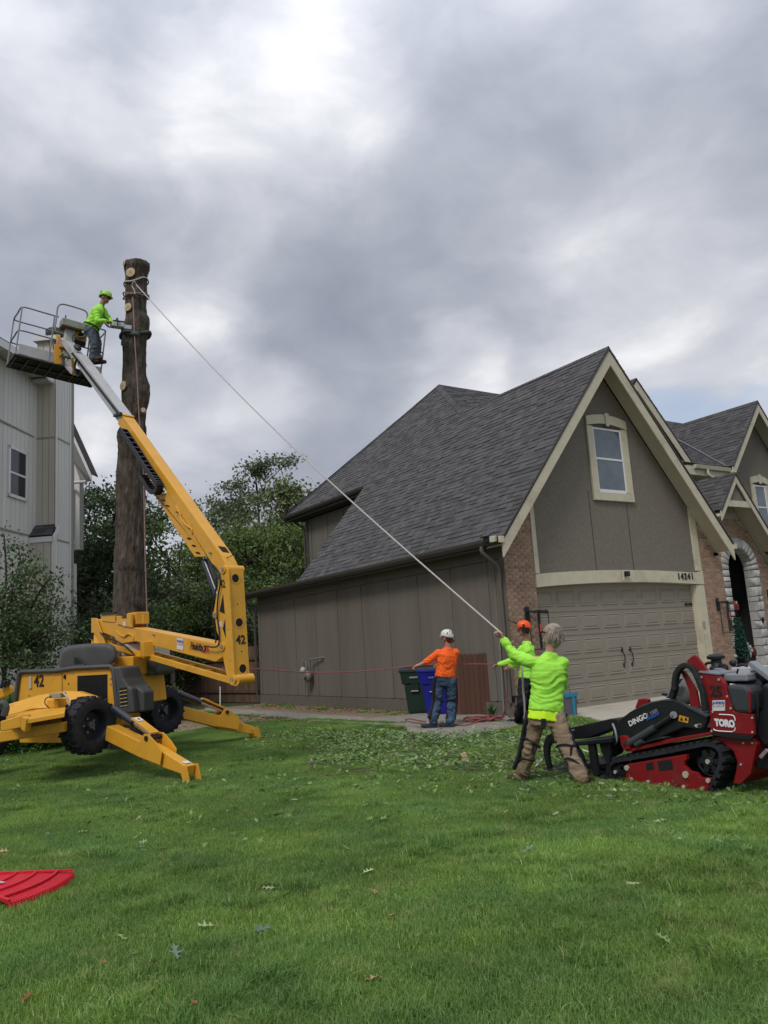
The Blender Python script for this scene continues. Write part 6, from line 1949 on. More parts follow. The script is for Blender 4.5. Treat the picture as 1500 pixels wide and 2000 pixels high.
def tree_(base, H, R, nleaf, lsz, leaf, label, seed, trunk_r=0.14, crown0=0.25, airy=False, stems=1, name='tree', cat='tree', group=None, zs_=1.0, tips_n=90, up=0.35, elong=1.5, sig=0.34):
    rng = np.random.default_rng(seed)
    rnd = random.Random(seed)
    base = np.array([base[0], base[1], 0.0])
    t = thing(name, base, label, cat, group)
    wood = MB()
    tips = []
    def grow(p, d, L, r, depth):
        n = 3
        pts = [p]
        for k in range(n):
            d = unit(d + np.array([rnd.gauss(0, .14), rnd.gauss(0, .14), rnd.gauss(0.04, .08)]))
            pts.append(pts[-1] + d * L / n)
        wood.tube(pts, r, 6, rs=[r * (1 - 0.45 * i / n) for i in range(n + 1)])
        if depth == 0:
            tips.append(pts[-1]); tips.append(pts[-2])
            return
        k = rnd.choice((2, 3, 3))
        for _ in range(k):
            a = rnd.uniform(0, 2 * math.pi)
            sp = rnd.uniform(0.45, 0.95)
            nd = unit(d + np.array([math.cos(a) * sp, math.sin(a) * sp, rnd.uniform(-0.05, 0.3)]))
            grow(pts[-1 if rnd.random() < .7 else -2], nd, L * rnd.uniform(0.62, 0.82), r * 0.55, depth - 1)
    for s_ in range(stems):
        d0 = unit(np.array([rnd.gauss(0, .12 if stems == 1 else .3), rnd.gauss(0, .12 if stems == 1 else .3), 1]))
        p0 = base + (np.array([rnd.gauss(0, .3), rnd.gauss(0, .3), 0]) if stems > 1 else 0)
        trk = [p0]
        for k in range(4):
            d0 = unit(d0 + np.array([rnd.gauss(0, .06), rnd.gauss(0, .06), 0.1]))
            trk.append(trk[-1] + d0 * H * 0.2)
        wood.tube(trk, trunk_r, 8, rs=[trunk_r * (1 - 0.17 * i) for i in range(5)])
        for q in range(1, 5):
            for _ in range(3):
                a = rnd.uniform(0, 2 * math.pi)
                grow(trk[q], unit(np.array([math.cos(a), math.sin(a), rnd.uniform(0.2, 0.9)])), R * rnd.uniform(.4, .6), trunk_r * 0.4, 2)
    wood.build('trunk', M_TRUNK, t, smooth=True, fix=False)
    tips = np.array(tips)
    # squeeze the tips into the crown's height and spread
    c = base + ZUP * (H * (crown0 + 1) / 2)
    extra = rng.normal(size=(tips_n, 3)); extra /= np.linalg.norm(extra, axis=1)[:, None]
    rr_ = rng.uniform(0.35, 1.0, (tips_n, 1)) ** 0.6
    wob = np.array([0.75 + 0.5 * mnoise.noise(Vector((q[0] * 1.5 + seed, q[1] * 1.5, q[2] * 1.5))) for q in extra])[:, None]
    E = c + extra * rr_ * wob * np.array([R, R, H * (1 - crown0) / 2]) * 1.12
    ct = np.concatenate([tips[(tips[:, 2] < base[2] + H * 1.02)], E])
    w_ = rng.uniform(0.2, 1, len(ct)) ** (2 if airy else 1)
    idx = rng.choice(len(ct), nleaf, p=w_ / w_.sum())
    sg = sig * (0.8 if airy else 1.0)
    P = ct[idx] + rng.normal(size=(nleaf, 3)) * np.array([sg, sg, sg * 0.6])
    P = P[(P[:, 2] > 0.15)]
    me = fast_mesh('crown', leafmesh(P, lsz, rng, up, elong) - ORI[t.name], 4, np.arange(len(P) * 4))
    mesh_obj('crown', me, leaf, t)
    return t
G_BG = 'trees beyond the lift and the fence'
bgt = [
    # L/F ratio px x, F, H, R, leaves, size, mat, airy
    (172, 31, 8.2, 2.3, 12000, 0.10, LEAF_B, False, 'dark evergreen with thin top, right beside the neighbour house'),
    (222, 33, 8.5, 2.2, 9000, 0.11, LEAF_B, False, 'dark bushy tree directly behind the bare trunk'),
    (195, 26, 3.6, 1.6, 6000, 0.09, LEAF_B, False, 'low dark shrub tree left of the bare trunk behind the lift'),
    (300, 38, 8.2, 2.6, 11000, 0.12, LEAF_A, False, 'mid green tree just right of the bare trunk'),
    (385, 46, 11.0, 2.6, 5500, 0.13, LEAF_D, True, 'tall thin grey green tree with sky showing through, left of two'),
    (475, 44, 12.3, 3.0, 9500, 0.12, LEAF_D, True, 'tallest airy grey green tree above the boom elbow'),
    (420, 36, 7.2, 2.7, 11000, 0.11, LEAF_A, False, 'rounded green tree seen under the raised boom'),
    (505, 36, 8.3, 2.6, 12000, 0.11, LEAF_C, False, 'olive green tree between the elbow post and the taupe house'),
    (575, 37, 9.6, 2.8, 9000, 0.12, LEAF_C, True, 'loose olive tree rising at the corner of the taupe house roof'),
    (560, 34, 6.6, 2.2, 10000, 0.10, LEAF_A, False, 'lower green tree against the far corner of the taupe wall'),
    (350, 33, 5.2, 2.2, 9000, 0.10, LEAF_D, False, 'grey green bush tree under the middle of the boom'),
    (640, 48, 9.5, 3.0, 6000, 0.14, LEAF_A, False, 'green tree mostly hidden behind the taupe house'),
    (-60, 52, 10, 3.5, 4000, 0.15, LEAF_A, False, 'tree hidden behind the pale house'),
]
for i, (x, F, H, R, n_, sz, lm_, airy, lab) in enumerate(bgt[:-1]):
    tree_(W((x - 750) / 1550 * F, F), H, R, n_, sz, lm_, lab, 100 + i, airy=airy, group=G_BG, crown0=0.12 if not airy else 0.3, up=0.2, trunk_r=0.16, sig=0.42)
# under-storey bushes in front of the fence line and behind
for i, (x, F, H, R, n_, lm_, lab) in enumerate([
        (315, 30.5, 3.6, 1.7, 8000, LEAF_E, 'bright green bush behind the lower boom arm, left of its sticker'),
        (385, 31.5, 3.9, 1.8, 8000, LEAF_A, 'leafy bush behind the middle of the lower boom arm'),
        (440, 33, 4.6, 1.9, 7000, LEAF_A, 'leafy bush just left of the elbow post'),
        (240, 29, 2.9, 1.5, 5000, LEAF_B, 'dark bush behind the cradle of the lift'),
        (500, 31, 4.4, 1.6, 6000, LEAF_B, 'dark bush between elbow post and far wall corner'),
        (300, 21, 0.85, 0.45, 1200, LEAF_E, 'small bright weed bush behind the far wheel')]):
    tree_(W((x - 750) / 1550 * F, F), H, R, n_, 0.075 if F > 25 else 0.05, lm_, lab, 200 + i, crown0=0.0, name='bush', cat='bush', stems=3, trunk_r=0.05, sig=0.22 if F > 25 else 0.1, group='bushes behind the lift')
# far wood closing the horizon
rng = np.random.default_rng(77)
P = []
for k in range(46):
    x = rng.uniform(-500, 2600)
    F = rng.uniform(62, 90)
    b = W((x - 750) / 1550 * F, F)
    H = rng.uniform(6, 9.5)
    q = rng.normal(size=(900, 3)) * np.array([2.6, 2.6, H * 0.26]) + b + np.array([0, 0, H * 0.5])
    P.append(q)
P = np.concatenate(P); P = P[P[:, 2] > 0]
me = fast_mesh('far_wood', leafmesh(P, 0.42, rng, 0.3), 4, np.arange(len(P) * 4))
tag(mesh_obj('far_wood', me, LEAF_D), 'far line of trees closing the view behind the yards', 'wood', kind='stuff')

# small ornamental tree in front of the pale house, and hedge
sp = W(-0.475 * 18.5, 18.5)
def spt(x, y, dF=0.0): return onF(x, y, 18.5 + dF)
stree = thing('small_ornamental_tree', sp, 'small leafy tree spreading across the front of the pale grooved house', 'tree')
rnd = random.Random(11)
wood = MB(); centers = []
wts = []
def limb(pts, r):
    p = interp(pts, 6)
    wood.tube(p, r, 6, rs=[r * (1 - 0.8 * i / len(p)) for i in range(len(p))])
    for i in range(3, len(p)):
        centers.append(p[i] + np.array([rnd.gauss(0, .08), rnd.gauss(0, .08), rnd.gauss(0, .05)])); wts.append(1.0)
root = spt(8, 1372); root[2] = 0
limb([root, spt(8, 1290), spt(5, 1200), spt(12, 1130), spt(8, 1046)], 0.07)
limb([spt(8, 1290), spt(40, 1230), spt(75, 1160), spt(90, 1140, -0.3), spt(100, 1125, -0.4)], 0.04)
limb([spt(8, 1280), spt(60, 1250, -0.5), spt(100, 1232, -0.6), spt(132, 1240, -0.7)], 0.035)
limb([spt(10, 1240), spt(50, 1190, 0.3), spt(80, 1185, 0.2), spt(118, 1180, 0.1)], 0.03)
limb([spt(10, 1200), spt(30, 1150), spt(40, 1100, 0.2), spt(34, 1062)], 0.03)
limb([spt(10, 1230), spt(40, 1210, -0.6), spt(70, 1215, -0.9), spt(92, 1200, -1)], 0.03)
limb([spt(8, 1260), spt(-30, 1200), spt(-60, 1120), spt(-70, 1080)], 0.04)
limb([spt(8, 1250), spt(20, 1180, -1.2), spt(30, 1130, -1.4), spt(50, 1120, -1.5)], 0.03)
limb([spt(20, 1280, -0.5), spt(50, 1290, -0.7), spt(80, 1290, -0.7), spt(85, 1300, -0.7)], 0.03)
limb([spt(15, 1270, -0.3), spt(50, 1262, -0.3), spt(90, 1262, -0.3), spt(110, 1255, -0.3)], 0.03)
limb([spt(5, 1270, -0.3), spt(20, 1230, -0.3), spt(52, 1140, -0.3), spt(70, 1105, -0.3)], 0.03)
wood.build('trunk', M_TRUNK, stree, smooth=True, fix=False)
cc = np.array(centers)
rng = np.random.default_rng(4)
nl = 3600
ctr_w = cc[rng.integers(0, len(cc), nl)]
P = ctr_w + rng.normal(size=(nl, 3)) * np.array([0.17, 0.17, 0.14])
# denser towards the lower left mass
for (x, y, n_) in ((20, 1250, 900), (60, 1240, 500), (15, 1180, 500), (95, 1235, 250), (45, 1205, 300), (10, 1290, 500), (60, 1285, 300)):
    P = np.concatenate([P, spt(x, y, -0.2) + rng.normal(size=(n_, 3)) * np.array([0.30, 0.30, 0.22])])
me = fast_mesh('crown', leafmesh(P, 0.062, rng, 0.1, 1.45) - ORI[stree.name], 4, np.arange(len(P) * 4))
mesh_obj('crown', me, leafmat('heart_leaf', (0.085, 0.130, 0.052), 0.5), stree)
# hedge
rng = np.random.default_rng(9)
hb = [W(-0.50 * 15.6, 15.6), W(-0.385 * 17.5, 17.5)]
n_ = 16000
tt = rng.uniform(0, 1, n_)[:, None]
P = hb[0] * (1 - tt) + hb[1] * tt + rng.normal(size=(n_, 3)) * np.array([0.35, 0.35, 0]) + ZUP * (rng.uniform(0.02, 1.0, n_) ** 0.7 * (0.95 + 0.2 * np.sin(tt[:, 0] * 9)))[:, None] * (1.15 - 0.45 * tt)
me = fast_mesh('hedge', leafmesh(P, 0.035, rng, 1.2, 2.6), 4, np.arange(len(P) * 4))
tag(mesh_obj('hedge', me, leafmat('fresh_hedge_leaf', (0.085, 0.185, 0.035), 0.4)), 'fresh green low hedge at the left behind the yellow engine hood', 'hedge')
# ------------------------------------------------------------------ people
def remesh_(mb, voxel, smooth=2, sf=0.5, folds=None):
    me = bpy.data.meshes.new('tmp')
    me.from_pydata(mb.v, [], mb.f)
    bm = bmesh.new(); bm.from_mesh(me)
    bmesh.ops.recalc_face_normals(bm, faces=bm.faces)
    bm.to_mesh(me); bm.free()
    o = bpy.data.objects.new('tmp', me)
    COL.objects.link(o)
    r = o.modifiers.new('r', 'REMESH'); r.mode = 'VOXEL'; r.voxel_size = voxel
    s = o.modifiers.new('s', 'SMOOTH'); s.factor = sf; s.iterations = smooth
    dg = bpy.context.evaluated_depsgraph_get()
    out = bpy.data.meshes.new_from_object(o.evaluated_get(dg))
    bpy.data.objects.remove(o)
    if folds:
        n = len(out.vertices)
        co = np.empty(n * 3, np.float32); out.vertices.foreach_get('co', co); co = co.reshape(-1, 3)
        no = np.array([v.normal[:] for v in out.vertices])
        amp, fx, fz, warp = folds
        d = np.empty(n)
        for i in range(n):
            p = co[i]
            w = mnoise.noise(Vector((p[0] * 3, p[1] * 3, p[2] * 3)))
            a = mnoise.noise(Vector((p[0] * fx + w * warp, p[1] * fx, p[2] * fz + w * warp * 1.3)))
            b = mnoise.noise(Vector((p[0] * fx * 2.1 + 7, p[1] * fx * 2.1, p[2] * fz * 1.7 - w * warp)))
            d[i] = (1 - abs(a) * 2.4) * 0.7 + (1 - abs(b) * 2) * 0.3 - 0.35
        co = co + no * (d * amp)[:, None]
        out.vertices.foreach_set('co', np.ascontiguousarray(co, np.float32).ravel())
        out.update()
    return out
def add_mesh(name, me, m, parent):
    me.transform(Matrix.Translation(Vector(-ORI[parent.name])))
    me.materials.clear()
    return mesh_obj(name, me, m, parent, smooth=True)
SC = 1.07
def hand_mesh(mb, wrist, tip_dir, palm_n, side, grip=0.9, s=SC):
    """palm, four curled fingers of unequal length and a thumb that closes on them"""
    d = unit(tip_dir); n = unit(palm_n - np.dot(palm_n, d) * np.array(d)); w = np.cross(d, n)
    pc = wrist + d * 0.05 * s
    mb.cap(wrist, wrist + d * 0.03 * s, 0.026 * s, 0.028 * s, 8)
    for k in (-1.5, -0.5, 0.5, 1.5):
        mb.cap(wrist + d * 0.015 * s + w * k * 0.014 * s, wrist + d * 0.085 * s + w * k * 0.0205 * s, 0.0135 * s, 0.0125 * s, 8)
    for k, l in zip((-1.5, -0.5, 0.5, 1.5), (0.85, 1.0, 0.95, 0.75)):
        b = wrist + d * 0.088 * s + w * k * 0.021 * s
        dirn = d; p = b
        for j, seg in enumerate((0.040, 0.026, 0.020)):
            ang = grip * (0.7 if j == 0 else 0.95)
            dirn = unit(dirn * math.cos(ang) + n * math.sin(ang)) if j == 0 else unit(dirn * math.cos(ang) + np.cross(w, dirn) * (math.sin(ang) * (1 if np.dot(np.cross(w, dirn), n) > -2 else -1)) * SG(w, d, n))
            q = p + dirn * seg * l * s
            mb.cap(p, q, 0.0098 * s, 0.0088 * s, 7)
            p = q
    tb_ = wrist + d * 0.028 * s + w * side * 0.028 * s
    q = tb_ + unit(d * 0.7 + w * side * 0.6 + n * 0.4) * 0.042 * s
    mb.cap(tb_, q, 0.0135 * s, 0.0115 * s, 8)
    mb.cap(q, q + unit(d * 0.55 - w * side * 0.35 + n * 0.8) * 0.034 * s, 0.0112 * s, 0.0095 * s, 8)
def SG(w, d, n):
    return 1.0 if np.dot(np.cross(w, d), n) > 0 else -1.0
M_SKIN = mat('skin', (0.42, 0.215, 0.15), 0.55, var=0.06, vscale=12)
M_SKIN2 = mat('tanned_skin', (0.30, 0.15, 0.095), 0.55, var=0.06, vscale=12)
M_LIME = mat('neon_yellow_green_cloth', (0.36, 0.80, 0.07), 0.8, var=0.10, vscale=4, bump=0.2, bscale=300)
M_LIME2 = mat('neon_yellow_under_layer', (0.58, 0.92, 0.02), 0.8, var=0.04)
M_ORG = mat('neon_orange_cloth', (0.90, 0.125, 0.012), 0.8, var=0.10, vscale=4, bump=0.2, bscale=300)
M_JEAN = mat('blue_denim', (0.018, 0.036, 0.070), 0.85, var=0.3, vscale=7, col2=(0.045, 0.085, 0.135), bump=0.3, bscale=300)
M_JEAN2 = mat('grey_denim', (0.075, 0.09, 0.105), 0.85, var=0.2, vscale=7, bump=0.3, bscale=300)
M_KHAKI = mat('khaki_canvas', (0.270, 0.195, 0.125), 0.85, var=0.14, vscale=6, bump=0.3, bscale=200, dirt=(0.15, 0.10, 0.06), dirt_scale=6)
M_BLKC = mat('black_cloth', (0.013, 0.013, 0.017), 0.85)
M_BOOT = mat('brown_boot_leather', (0.05, 0.03, 0.02), 0.7, var=0.2)
M_HAIRG = mat('grey_hair', (0.33, 0.275, 0.225), 0.7, var=0.3, vscale=30, bump=0.8, bscale=120, stretch=(1, 1, 0.25))
M_HAIRR = mat('dark_red_hair', (0.10, 0.008, 0.010), 0.6, bump=0.6, bscale=80)
M_HAIRD = mat('dark_hair', (0.02, 0.014, 0.010), 0.6, bump=0.6, bscale=80)
def head_mesh(mb, c, fdir, up, s=SC, small=1.0):
    f = unit(fdir); u = unit(up - np.dot(up, f) * f); r = np.cross(f, u)
    ax = [r, f, u]
    k = s * small
    mb.ell(c + u * 0.02 * k, (0.074 * k, 0.094 * k, 0.098 * k), ax, 16, 12)
    mb.ell(c - u * 0.045 * k + f * 0.022 * k, (0.056 * k, 0.066 * k, 0.068 * k), ax, 14, 10)
    mb.cap(c + f * 0.088 * k + u * 0.005 * k, c + f * 0.105 * k - u * 0.022 * k, 0.010 * k, 0.015 * k, 8)       # nose
    mb.cap(c + f * 0.078 * k + u * 0.028 * k - r * 0.04 * k, c + f * 0.078 * k + u * 0.028 * k + r * 0.04 * k, 0.012 * k, None, 8)   # brow
    mb.cap(c + f * 0.076 * k - u * 0.056 * k - r * 0.016 * k, c + f * 0.076 * k - u * 0.056 * k + r * 0.016 * k, 0.010 * k, None, 8)   # lips
    mb.ell(c + f * 0.066 * k - u * 0.093 * k, (0.024 * k, 0.02 * k, 0.018 * k), ax)      # chin
    for q in (-1, 1):
        mb.ell(c + r * q * 0.078 * k - f * 0.005 * k - u * 0.01 * k, (0.010 * k, 0.022 * k, 0.034 * k), ax, 8, 6)
    return ax
def face_bits(t, c, ax, s=SC):
    r, f, u = ax
    for q in (-1, 1):
        MB().ell(c + f * 0.083 * s + r * q * 0.031 * s + u * 0.010 * s, (0.013 * s, 0.008 * s, 0.008 * s), ax, 10, 6).build('eye', mat('eye_white', (0.6, 0.58, 0.55), 0.3), t, smooth=True)
        MB().ell(c + f * 0.090 * s + r * q * 0.031 * s + u * 0.010 * s, (0.006 * s, 0.004 * s, 0.006 * s), ax, 8, 6).build('iris', M_BLACK, t, smooth=True)
    MB().cap(c + f * 0.086 * s - u * 0.056 * s - r * 0.018 * s, c + f * 0.086 * s - u * 0.056 * s + r * 0.018 * s, 0.005 * s).build('mouth', mat('lip_colour', (0.28, 0.10, 0.08), 0.5), t, smooth=True)
def torso_rings(mb, rings, r, f):
    """rings: (centre, half width, half depth)"""
    n = 20
    vs = []
    for c, a, b in rings:
        for k in range(n):
            th = 2 * math.pi * k / n
            x, y = math.cos(th), math.sin(th)
            e = 0.85
            vs.append(c + r * a * math.copysign(abs(x) ** e, x) + f * b * math.copysign(abs(y) ** e, y))
    fs = []
    for i in range(len(rings) - 1):
        for k in range(n):
            j = (k + 1) % n
            fs.append((i * n + k, i * n + j, (i + 1) * n + j, (i + 1) * n + k))
    fs += [tuple(range(n)), tuple(range(len(rings) * n - 1, (len(rings) - 1) * n - 1, -1))]
    mb.add(vs, fs)
def boot(t, ank, foot_dir, ground_z, m, s=SC, name='boot'):
    fd_ = unit(np.array([foot_dir[0], foot_dir[1], 0])); r = np.cross(fd_, ZUP)
    heel = np.array([ank[0], ank[1], ground_z]) - fd_ * 0.035 * s
    mb = MB()
    mb.cap(ank + ZUP * 0.03, heel + ZUP * 0.06 * s + fd_ * 0.03, 0.052 * s, 0.05 * s)
    mb.ell(heel + ZUP * 0.045 * s + fd_ * 0.01, (0.042 * s, 0.05 * s, 0.045 * s), [r, fd_, ZUP])
    mb.ell(heel + ZUP * 0.050 * s + fd_ * 0.10 * s, (0.044 * s, 0.10 * s, 0.045 * s), [r, fd_, ZUP])
    mb.ell(heel + ZUP * 0.040 * s + fd_ * 0.19 * s, (0.048 * s, 0.065 * s, 0.038 * s), [r, fd_, ZUP])
    mb.box(heel + ZUP * 0.012 * s + fd_ * 0.10 * s, (0.078 * s, 0.27 * s, 0.022 * s), ax=[r, fd_, ZUP])
    add_mesh(name, remesh_(mb, 0.011, 2), m, t)

def person(label, J, fdir, hdir, hup, mats, hemz=None, under=None, sleeve=1.0, hair=None, shirt_fold=(0.017, 2.2, 15, 2.6), legs=True, s=SC, ground=0.0, group=None, foot_dirs=None, grip=0.95, chaps=False, strap=None, shirtw=1.0):
    f = unit(fdir); up = unit(J['neck'] - J['pelvis'])
    r = unit(np.cross(f, up)); f = np.cross(up, r)
    base = (J['anL'] + J['anR']) / 2
    base = np.array([base[0], base[1], ground])
    t = thing('person', base, label, 'person', group)
    skin, shirt, trous, boots_ = mats
    b = MB()
    ax = head_mesh(b, J['head'], hdir, hup, s)
    b.cap(J['neck'] - up * 0.02, J['head'] - ax[2] * 0.05 * s - ax[1] * 0.015, 0.056 * s, 0.052 * s)
    # core
    ch = J['neck'] - up * 0.16 * s
    torso_rings(b, [(J['pelvis'] - up * 0.07 * s, 0.13 * s, 0.09 * s), (J['pelvis'] + up * 0.08 * s, 0.135 * s, 0.09 * s), (J['pelvis'] + up * 0.2 * s, 0.125 * s, 0.085 * s), (ch, 0.15 * s, 0.10 * s), (J['neck'] - up * 0.05 * s, 0.11 * s, 0.07 * s)], r, f)
    for S_ in 'LR':
        sh, el, wr, ha = J['sh' + S_], J['el' + S_], J['wr' + S_], J['ha' + S_]
        b.cap((J['neck'] - up * 0.09 * s), sh, 0.06 * s, 0.055 * s)
        b.cap(sh, el, 0.047 * s, 0.038 * s)
        b.cap(el, wr, 0.038 * s, 0.026 * s)
        hd = unit(ha - wr)
        hand_mesh(b, wr, hd, J.get('pn' + S_, -ZUP), 1 if S_ == 'R' else -1, grip, s)
        hp, kn, an = J['hip' + S_], J['kn' + S_], J['an' + S_]
        b.cap(J['pelvis'] - up * 0.03, hp, 0.085 * s, 0.08 * s)
        b.cap(hp, kn, 0.078 * s, 0.05 * s)
        b.cap(kn, an, 0.05 * s, 0.036 * s)
        b.cap(an, an + unit(foot_dirs[S_] if foot_dirs else f) * 0.10 * s - ZUP * 0.03, 0.036 * s, 0.03 * s)
    add_mesh('body', remesh_(b, 0.0078, 1, 0.4), skin, t)
    # shirt
    m = MB()
    hem = J['pelvis'] - up * (0.04 if hemz is None else hemz) * s
    k = shirtw
    torso_rings(m, [(hem, 0.185 * s * k, 0.135 * s * k), (hem + up * 0.05 * s, 0.182 * s * k, 0.135 * s * k), (J['pelvis'] + up * 0.10 * s, 0.176 * s * k, 0.13 * s * k), (J['pelvis'] + up * 0.22 * s, 0.172 * s * k, 0.125 * s * k),
                    (J['neck'] - up * 0.24 * s, 0.19 * s * k, 0.135 * s * k), (J['neck'] - up * 0.12 * s, 0.185 * s * k, 0.125 * s * k), (J['neck'] - up * 0.055 * s, 0.13 * s, 0.085 * s), (J['neck'] - up * 0.01 * s, 0.078 * s, 0.072 * s), (J['neck'] + up * 0.012 * s, 0.068 * s, 0.066 * s)], r, f)
    for S_ in 'LR':
        sh, el, wr = J['sh' + S_], J['el' + S_], J['wr' + S_]
        m.cap(J['neck'] - up * 0.10 * s + (sh - J['neck']) * 0.3, sh - up * 0.015, 0.085 * s, 0.070 * s)
        m.cap(sh - up * 0.015, el, 0.069 * s, 0.056 * s)
        e2 = el + (wr - el) * sleeve
        m.cap(el, e2, 0.058 * s, 0.042 * s if sleeve > 0.8 else 0.052 * s)
    add_mesh('shirt', remesh_(m, 0.0115, 4, 0.5, folds=shirt_fold), shirt, t)
    if under is not None:
        m = MB()
        torso_rings(m, [(hem - up * 0.095 * s, 0.194 * s * k, 0.142 * s * k), (hem - up * 0.02 * s, 0.180 * s * k, 0.133 * s * k), (hem + up * 0.05 * s, 0.160 * s * k, 0.115 * s * k)], r, f)
        add_mesh('under_shirt', remesh_(m, 0.011, 2, 0.5, folds=(0.008, 5, 5, 1)), under, t)
    # trousers
    m = MB()
    torso_rings(m, [(J['pelvis'] - up * 0.13 * s, 0.145 * s, 0.115 * s), (J['pelvis'] - up * 0.03 * s, 0.168 * s, 0.125 * s), (J['pelvis'] + up * 0.08 * s, 0.15 * s, 0.11 * s)], r, f)
    for S_ in 'LR':
        hp, kn, an = J['hip' + S_], J['kn' + S_], J['an' + S_]
        m.cap(hp, kn, 0.100 * s, 0.078 * s)
        m.cap(kn, an + (kn - an) * 0.02, 0.078 * s, 0.076 * s)
        m.cap(hp - f * 0.02 * s, hp - f * 0.03 * s - up * 0.03, 0.086 * s)
    add_mesh('trousers', remesh_(m, 0.012, 4, 0.5, folds=(0.020, 3.5, 11, 2.2)), trous, t)
    for S_ in 'LR':
        boot(t, J['an' + S_], foot_dirs[S_] if foot_dirs else f, ground if ground is not None else J['an' + S_][2] - 0.09 * s, boots_, s)
    return t, ax, (r, f, up)

def helmet(t, c, ax, m, s=SC, vents=False, brim=True):
    r, f, u = ax
    c = c + u * 0.045 * s - f * 0.005
    mb = MB()
    n, mm = 24, 8
    vs, fs = [], []
    for i in range(mm + 1):
        ph = math.pi / 2 * i / mm
        for k in range(n):
            th = 2 * math.pi * k / n
            drop = (0.04 * max(0, -math.sin(th)) + 0.012) * (i / mm) ** 4
            rr_ = math.sin(ph) ** 0.8
            vs.append(c + r * 0.108 * s * rr_ * math.cos(th) + f * 0.128 * s * rr_ * math.sin(th) + u * (0.112 * math.cos(ph) - drop) * s)
    for i in range(mm):
        for k in range(n):
            j = (k + 1) % n
            fs.append((i * n + k, i * n + j, (i + 1) * n + j, (i + 1) * n + k))
    mb.add(vs, fs)
    o = mb.build('helmet', m, t, smooth=True, angle=80)
    sd_ = o.modifiers.new('sol', 'SOLIDIFY'); sd_.thickness = 0.012
    if vents:
        for th, ph in ((-1.9, 0.85), (-1.2, 0.9), (-2.5, 1.2), (-0.6, 1.2), (-1.57, 1.2)):
            q = c + r * 0.110 * s * math.sin(ph) * math.cos(th) + f * 0.13 * s * math.sin(ph) * math.sin(th) + u * 0.112 * math.cos(ph) * s
            nr = unit(q - c)
            tv = unit(np.cross(nr, np.cross(u, nr)) + 0.5 * np.cross(u, nr))
            MB().ell(q, (0.028, 0.009, 0.006), [tv, np.cross(nr, tv), nr], 10, 6).build('vent', M_BLACK, o, smooth=True)
    if brim:
        bp = []
        for k in range(9):
            th = math.radians(35 + 110 * k / 8)
            bp.append(c + r * 0.108 * s * math.cos(th) + f * 0.128 * s * math.sin(th) - u * 0.004)
        bo = [p + f * 0.028 * s - u * 0.008 for p in bp]
        MB().prism(bp + bo[::-1], -u * 0.006).build('brim', m, o)
    return o

# 1. grey-haired man, near
N = lambda x, y, F=9.0: onF(x, y, F)
gL, gR = gnd(1021, 1530), gnd(1137, 1538)
J = dict(head=N(1077.5, 1239.5, 9.02), neck=N(1074, 1277, 9.02), pelvis=N(1066, 1392, 9.0),
         shL=N(1038, 1290, 9.0), elL=N(1004, 1280, 9.22), wrL=N(984.5, 1251, 9.28), haL=N(977, 1237, 9.28),
         shR=N(1098, 1294, 9.0), elR=N(1098, 1338, 9.18), wrR=N(1062, 1332, 9.38), haR=N(1048, 1328, 9.4),
         hipL=N(1047, 1402, 9.02), knL=N(1034, 1458, 9.12), anL=gL + (0, 0, 0.10),
         hipR=N(1086, 1402, 8.98), knR=N(1107, 1462, 8.9), anR=gR + (0, 0, 0.10))
J['pnL'] = -RH - ZUP * 0.3
J['pnR'] = ZUP
fd1 = plan((-0.25, 0.97)); hd1 = plan((-0.72, 0.66)) + ZUP * 0.28
man1, ax, (r, f, up) = person('grey haired man from behind, neon green shirt, khaki trousers, arm raised to the pull rope', J, fd1, hd1, ZUP, (M_SKIN, M_LIME, M_KHAKI, M_BOOT), hemz=-0.02, under=M_LIME2,
    foot_dirs={'L': plan((-0.45, 0.6)), 'R': plan((0.5, 0.5))}, shirtw=0.99)
face_bits(man1, J['head'], ax)
hm = MB()
c = J['head']; rr2, ff2, uu2 = ax
hm.ell(c + uu2 * 0.034 - ff2 * 0.018, (0.087, 0.101, 0.094), ax, 18, 12)
hm.ell(c - uu2 * 0.03 - ff2 * 0.062, (0.088, 0.062, 0.085), ax, 14, 10)
hm.ell(c - uu2 * 0.09 - ff2 * 0.055, (0.065, 0.045, 0.05), ax, 14, 10)
for q in (-1, 1):
    hm.ell(c + rr2 * q * 0.072 - uu2 * 0.01 - ff2 * 0.03, (0.03, 0.05, 0.07), ax, 12, 8)
ho = add_mesh('hair', remesh_(hm, 0.008, 2, 0.5, folds=(0.015, 20, 12, 3.5)), M_HAIRG, man1)
# loose strands
st_ = MB()
rs_ = random.Random(5)
for k in range(260):
    a = rs_.uniform(0, 2 * math.pi); e = rs_.uniform(-0.6, 1.2)
    dirv = unit(rr2 * math.cos(a) * math.cos(e) + ff2 * (math.sin(a) * math.cos(e) - 0.5) + uu2 * math.sin(e))
    p0 = c + uu2 * 0.02 - ff2 * 0.03 + dirv * 0.088
    p1 = p0 + dirv * 0.028 - uu2 * 0.015
    p2 = p1 + dirv * rs_.uniform(0.0, 0.02) - uu2 * rs_.uniform(0.005, 0.035)
    st_.tube([p0, p1, p2], 0.0020, 4)
st_.build('loose_hair', M_HAIRG, man1, smooth=True)
